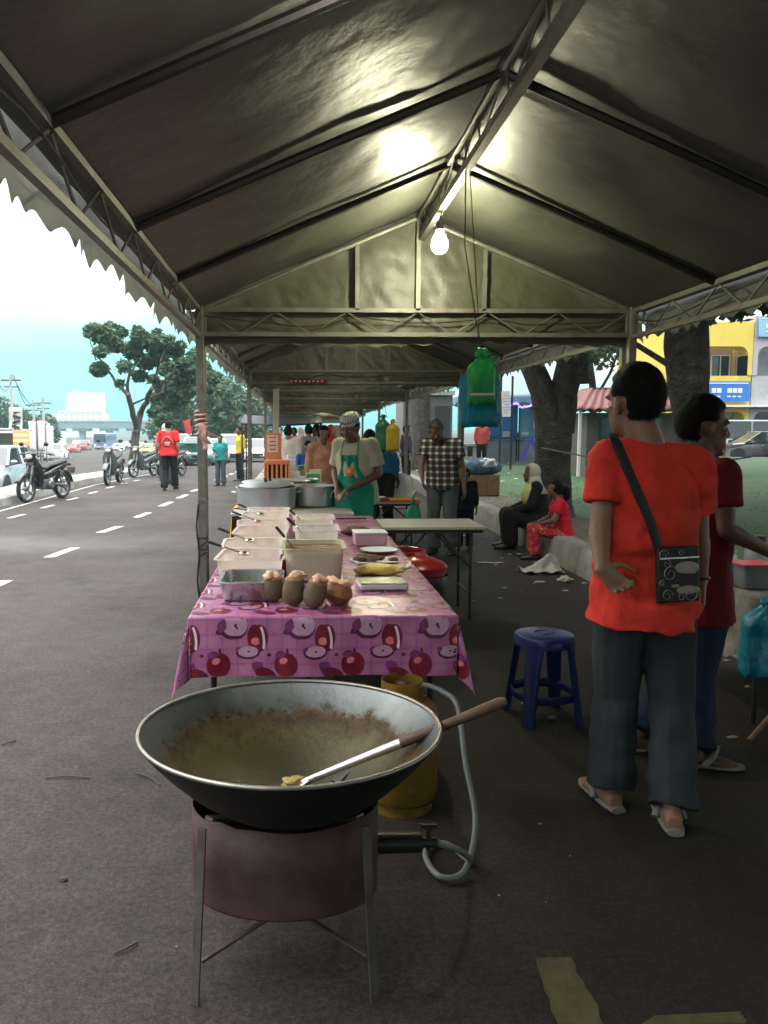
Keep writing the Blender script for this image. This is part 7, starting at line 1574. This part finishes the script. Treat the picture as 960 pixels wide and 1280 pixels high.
# red and white strip tied round the nearest street-side post
m_rw = M('red_white_strip', (.50, .30, .27), .7, 0, .3, 30, .4, dirt=(.38, .04, .04), dscale=15)
r = thing('cloth_tie', 'faded red and white strip knotted round the nearest street-side post', 'ribbon', (TX0, TL - .03, 0)); z0 = PY(260, 527, TL).z
b = MB(); b.tube([((.036 + .006 * nz1((t * .3, 0, 0))) * math.cos(t * .4), (.036 + .006 * nz1((t * .3, 0, 0))) * math.sin(t * .4), z0 - .07 + .0019 * t + .014 * nz1((t * .22, 3, 0))) for t in range(75)], [.009 + .005 * nz1((t * .4, 6, 0)) for t in range(75)], 7); b.build('wrap', m_rw, r)
for k, (dx, dz, w) in enumerate(((.055, -.13, .03), (.085, -.08, .03), (.02, -.17, .028), (-.03, -.07, .02))):
    MB().grid(lambda u, v: Vector((dx * v + (u - .5) * w + .012 * math.sin(v * 7 + k), -.05 - .02 * math.sin(v * 4 + k) * v, z0 - .02 + dz * v)), 4, 14).build('loose_end', m_rw, r, smooth=180, solid=.003)
# wire ties lower on the post
tag(MB().tube([(TX0 + .036 * math.cos(t * .7), TL - .03 + .036 * math.sin(t * .7), .62 + .012 * math.sin(t) + .004 * t) for t in range(40)], .005, 6).build('tie_wire', m_darksteel), 'dark wire wound round the nearest street-side post', 'wire')
r = thing('post_cable', 'dark cable running down the nearest street-side post', 'cable', (TX0, TL - .03, 0)); MB().tube([(-.03 - .008 * math.sin(t * 1.3), -.03, .02 + .075 * t) for t in range(14)], .007, 6).build('cable', m_darksteel, r)
# low table with a mottled cover on the right, things on it
m_mot = M('mottled_cover', (.17, .165, .14), .7, 0, .9, 9, .5, 20, .01, dirt=(.03, .03, .03), dscale=7)
r = thing('low_table', 'low table under a mottled grey cover at the right edge of the picture', 'table', (2.58, 4.32, 0)); MB().box((0, 0, .655), (.54, .9, .03)).build('table_top', m_ftop, r, smooth=0)
for sx in (-1, 1):
    for sy in (-1, 1): MB().tube([(sx * .24, sy * .42, 0), (sx * .24, sy * .42, .64)], .014, 8).build('leg', m_darksteel, r)
def mc(u, v):
    x = -.33 + .66 * u; y = -.51 + 1.02 * v; ox = max(0, abs(x) - .275); oy = max(0, abs(y) - .455); return None
b = MB()
def cov(u, v): # a skirt round the top, then the top
    t = 2 * PI * u; ex = max(-1, min(1, 1.35 * math.cos(t))); ey = max(-1, min(1, 1.35 * math.sin(t))); k = min(1, v / .25); dz = max(0, v - .25) / .75
    return Vector((ex * .285 * k + ex * dz * .03 + .012 * math.sin(t * 17) * dz, ey * .465 * k + ey * dz * .03 + .012 * math.cos(t * 15) * dz, .675 + .004 * nz1((ex * 5 * k, ey * 5 * k, 1)) - dz * (.34 + .06 * nz1((ex * 2, ey * 3, 2)))))
o = b.grid(cov, 160, 20).build('table_cover', m_mot, smooth=180); o.location = (2.58, 4.32, 0); tag(o, 'mottled grey plastic cover hanging over the low right-hand table', 'table cover')
tz = .683
m_clear = M('clear_plastic', (.42, .44, .45), .2, 0, .08, 6, .05, transl=.5); m_pinkl = M('pink_red_lid', (.55, .08, .10), .4, 0, .1, 4, 0)
p = PY(941, 715, 4.05); tub('clear_container', 'clear container with a pink-red lid on the mottled cover', p.x, 4.05, .16, .14, .115, m_clear, m_food[0], .6, z=tz, cat='container'); r = thing('container_lid', 'pink-red rim lid of the clear container', 'lid', (p.x, 4.05, tz + .116)); MB().box((0, 0, .006), (.185, .165, .014)).build('lid', m_pinkl, r, bevel=.004)
p = PY(946, 690, 4.45); r = thing('sauce_jar', 'jar with a black cap behind the clear container', 'jar', (p.x, 4.45, tz)); MB().lathe([(.001, 0), (.06, 0), (.065, .02), (.065, .12), (.045, .16), (.04, .17)], n=28, cap1=True).build('body', m_clear, r); MB().lathe([(.045, .165), (.045, .215), (.001, .218)], n=24, cap0=True).build('cap', m_black, r)
p = PY(948, 680, 4.66); r = thing('pink_food_cover', 'bright pink domed food cover at the right picture edge', 'food cover', (p.x + .02, 4.66, tz)); MB().lathe([(.10, .0), (.097, .04), (.07, .11), (.03, .155), (.001, .16)], n=32, wob=lambda a, z: .05 * math.sin(6 * a) * (.16 - z) * 4).build('cover', M('pink_mesh', (.35, .07, .13), .6, transl=.3), r, smooth=60); MB().lathe([(.012, .155), (.016, .175), (.001, .18)], n=12, cap0=True).build('knob', m_pinkl, r)
for k, (px, Y, mt, lb) in enumerate(((912, 4.5, m_foam, 'crumpled white tissue pack left on the mottled cover'), (917, 4.15, M('blue_red_pack', (.10, .18, .42), .5, 0, .7, 20, 0, dirt=(.5, .1, .08), dscale=14), 'blue and red packet beside the clear container'))):
    p = PY(px, 690, Y); r = thing('packet', lb, 'packet', (p.x, Y, tz)); b = MB(); lump(b, (0, 0, .045), (.055, .045, .055), k + 3, .4); b.build('wrapper', mt, r, smooth=180); b = MB(); b.loft([((0, 0, .08), (.03, 0, 0), (0, .012, 0)), ((0, 0, .12), (.045, 0, 0), (0, .006, 0))], 10); b.build('crimp', mt, r)
p = PY(948, 800, 3.75); bag('blue_bag', 'bright blue plastic bag hanging from the edge of the low right-hand table', (p.x + .03, 3.74, .66), .22, .16, .36, film('sky_blue_film', (.04, .36, .50)), 9)
a = G(936, 929); c = PY(985, 870, a.y + .25); r = thing('broom_stick', 'pale wooden stick slanting up at the right picture edge', 'stick', a); d = c - Vector(a); MB().tube([(0, 0, .012), d], .012, 10).build('shaft', m_wood, r); MB().tube([d * .98, d * 1.05], [.013, .011], 10).build('end_cap', m_black, r)
# litter
m_lit = M('dirty_white_film', (.45, .43, .38), .5, 0, .3, 12, .8, 30, .01, transl=.2, dirt=(.2, .19, .16), dscale=6)
p = G(676, 716); o = MB().grid(lambda u, v: Vector(((u - .5) * .42 + .04 * nz1((u * 4, v * 4, 3)), (v - .5) * .26 + .04 * nz1((u * 4, v * 4, 8)), .02 + .085 * abs(nz1((u * 3.1, v * 3.1, 1))) + .17 * math.exp(-((u - .72) ** 2 + (v - .6) ** 2) * 18))), 26, 20).build('crumpled_bag', m_lit, smooth=60, solid=.002); o.location = p; tag(o, 'crumpled dirty white carrier bag lying at the foot of the kerb', 'litter bag')
p = G(706, 728); b = MB(); lump(b, (0, 0, .03), (.06, .05, .035), 8, .6); o = b.build('crumpled_bag', m_lit, smooth=60); o.location = p; tag(o, 'small crumpled film ball right of the bigger dirty bag', 'litter bag')
for k, (px, py, L, w, a, lb) in enumerate(((613, 704, .30, .07, -.1, 'long white paper strip lying left of the crumpled bag'), (675, 728, .11, .05, .2, 'short white paper scrap in front of the crumpled bag'), (308, 618, .12, .05, .4, 'white paper scrap on the road by the tent posts'))):
    p = G(px, py); o = MB().grid(lambda u, v: Vector(((u - .5) * L, (v - .5) * w + .01 * math.sin(u * 8), .006 + .012 * abs(nz1((u * 4, v * 3, k))))), 14, 5).build('paper_scrap', m_lit, smooth=180, solid=.001); o.location = p; o.rotation_euler = (0, 0, a); tag(o, lb, 'paper scrap')
m_twig = M('dry_twig', (.05, .042, .035), .9)
for k, (q, lb) in enumerate((([(57, 974), (85, 973), (113, 974)], 'straight twig on the road left of the wok'), ([(168, 968), (185, 973), (200, 983)], 'short curved twig just left of the wok rim'), ([(143, 1194), (158, 1189), (172, 1180)], 'small dark twig on the road left of the burner'), ([(2, 932), (12, 930), (20, 927)], 'tiny twig near the left picture edge'))):
    P = [G(*x) + Vector((0, 0, .006)) for x in q]; P[1].z += .004; o = MB().tube(catm([tuple(x) for x in P], 6), .0035, 6).build('twig', m_twig); tag(o, lb, 'twig', 'twigs on the road')
p = G(79, 1101); b = MB(); lump(b, (0, 0, .006), (.016, .008, .006), 3, .6, 12, 8); o = b.build('dry_leaf', m_twig, smooth=60); o.location = p; tag(o, 'small dark curled leaf on the road left of the burner', 'leaf')
rnd = random.Random(21); b = MB()
for k in range(126):
    if k < 110: x = rnd.uniform(1.2, 2.88); y = rnd.uniform(3.2, 14); s = rnd.uniform(.004, .02)
    else: x = rnd.uniform(-1.6, 2); y = rnd.uniform(1.7, 4); s = rnd.uniform(.002, .006)
    if rnd.random() < .55 and k < 110: x = 2.86 - abs(rnd.gauss(0, .22))
    b.ball((x, y, s * .35), (s * rnd.uniform(.8, 2.2), s, s * .5), 7, 4, fn=lambda d: 1 + .4 * nz1(d * 2 + Vector((k, 0, 0))))
tag(b.build('litter', M('pale_litter_bits', (.30, .28, .24), .9, 0, .5, 9), smooth=0), kind='stuff'); bpy.data.objects['litter']['label'] = 'scattered crumbs, grit and paper bits on the asphalt by the kerb'
b = MB()
for k in range(60):
    x = 3.4 + abs(rnd.gauss(0, 3.5)); y = rnd.uniform(5, 30); s = rnd.uniform(.02, .07); b.ball((x, y, .28), (s, s * .8, s * .35), 8, 5, fn=lambda d: 1 + .4 * nz1(d * 2 + Vector((k, 0, 0))))
tag(b.build('grass_litter', m_lit, smooth=0), kind='stuff')
# grass blades along the kerb side of the field and round the trunks
b = MB()
for k in range(15000):
    x = 3.25 + abs(rnd.gauss(0, 2.8)); y = rnd.uniform(4, 24)
    if nz1((x * .6, y * .6, 7)) * .9 + 4.0 > x and rnd.random() < .8: continue
    h = rnd.uniform(.015, .035); a = rnd.uniform(0, 6.3); w = .006; q = Vector((math.cos(a) * w, math.sin(a) * w, 0)); t = Vector((rnd.gauss(0, .02), rnd.gauss(0, .02), h)); p = Vector((x, y, .255)); b.F(b.V(p - q), b.V(p + q), b.V(p + t))
tag(b.build('grass_blades', m_grass, smooth=0, fixn=False), kind='stuff')
# clothes heap behind the child
p = PY(596, 580, 15); r = thing('clothes_heap', 'heap of blue and white clothes on a low bench behind the child', 'clothes', (p.x + .05, 15, .26)); b = MB(); lump(b, (0, 0, .52), (.36, .22, .16), 4, .5); b.build('blue_clothes', cloth_m('blue_clothes', (.06, .11, .17), .8), r, smooth=180); b = MB(); lump(b, (.12, -.1, .6), (.18, .13, .10), 6, .5); b.build('white_clothes', cloth_m('white_clothes', (.45, .46, .47), .3), r, smooth=180); MB().box((0, 0, .2), (.7, .4, .4)).build('bench', m_wood, r, bevel=.02)
bpy.data.scenes.remove(_ts)
# ================================================================ haze over the street
hm = bpy.data.materials.new('pale_air'); hm.use_nodes = True; n = hm.node_tree.nodes; n.clear(); ou = n.new('ShaderNodeOutputMaterial'); pv = n.new('ShaderNodeVolumePrincipled')
pv.inputs['Color'].default_value = (.50, .84, .87, 1); pv.inputs['Density'].default_value = .0008; pv.inputs['Anisotropy'].default_value = .2
hm.node_tree.links.new(pv.outputs[0], ou.inputs['Volume'])
tag(MB().box((0, 195, 12), (700, 520, 32)).build('haze', hm, smooth=0), kind='stuff')
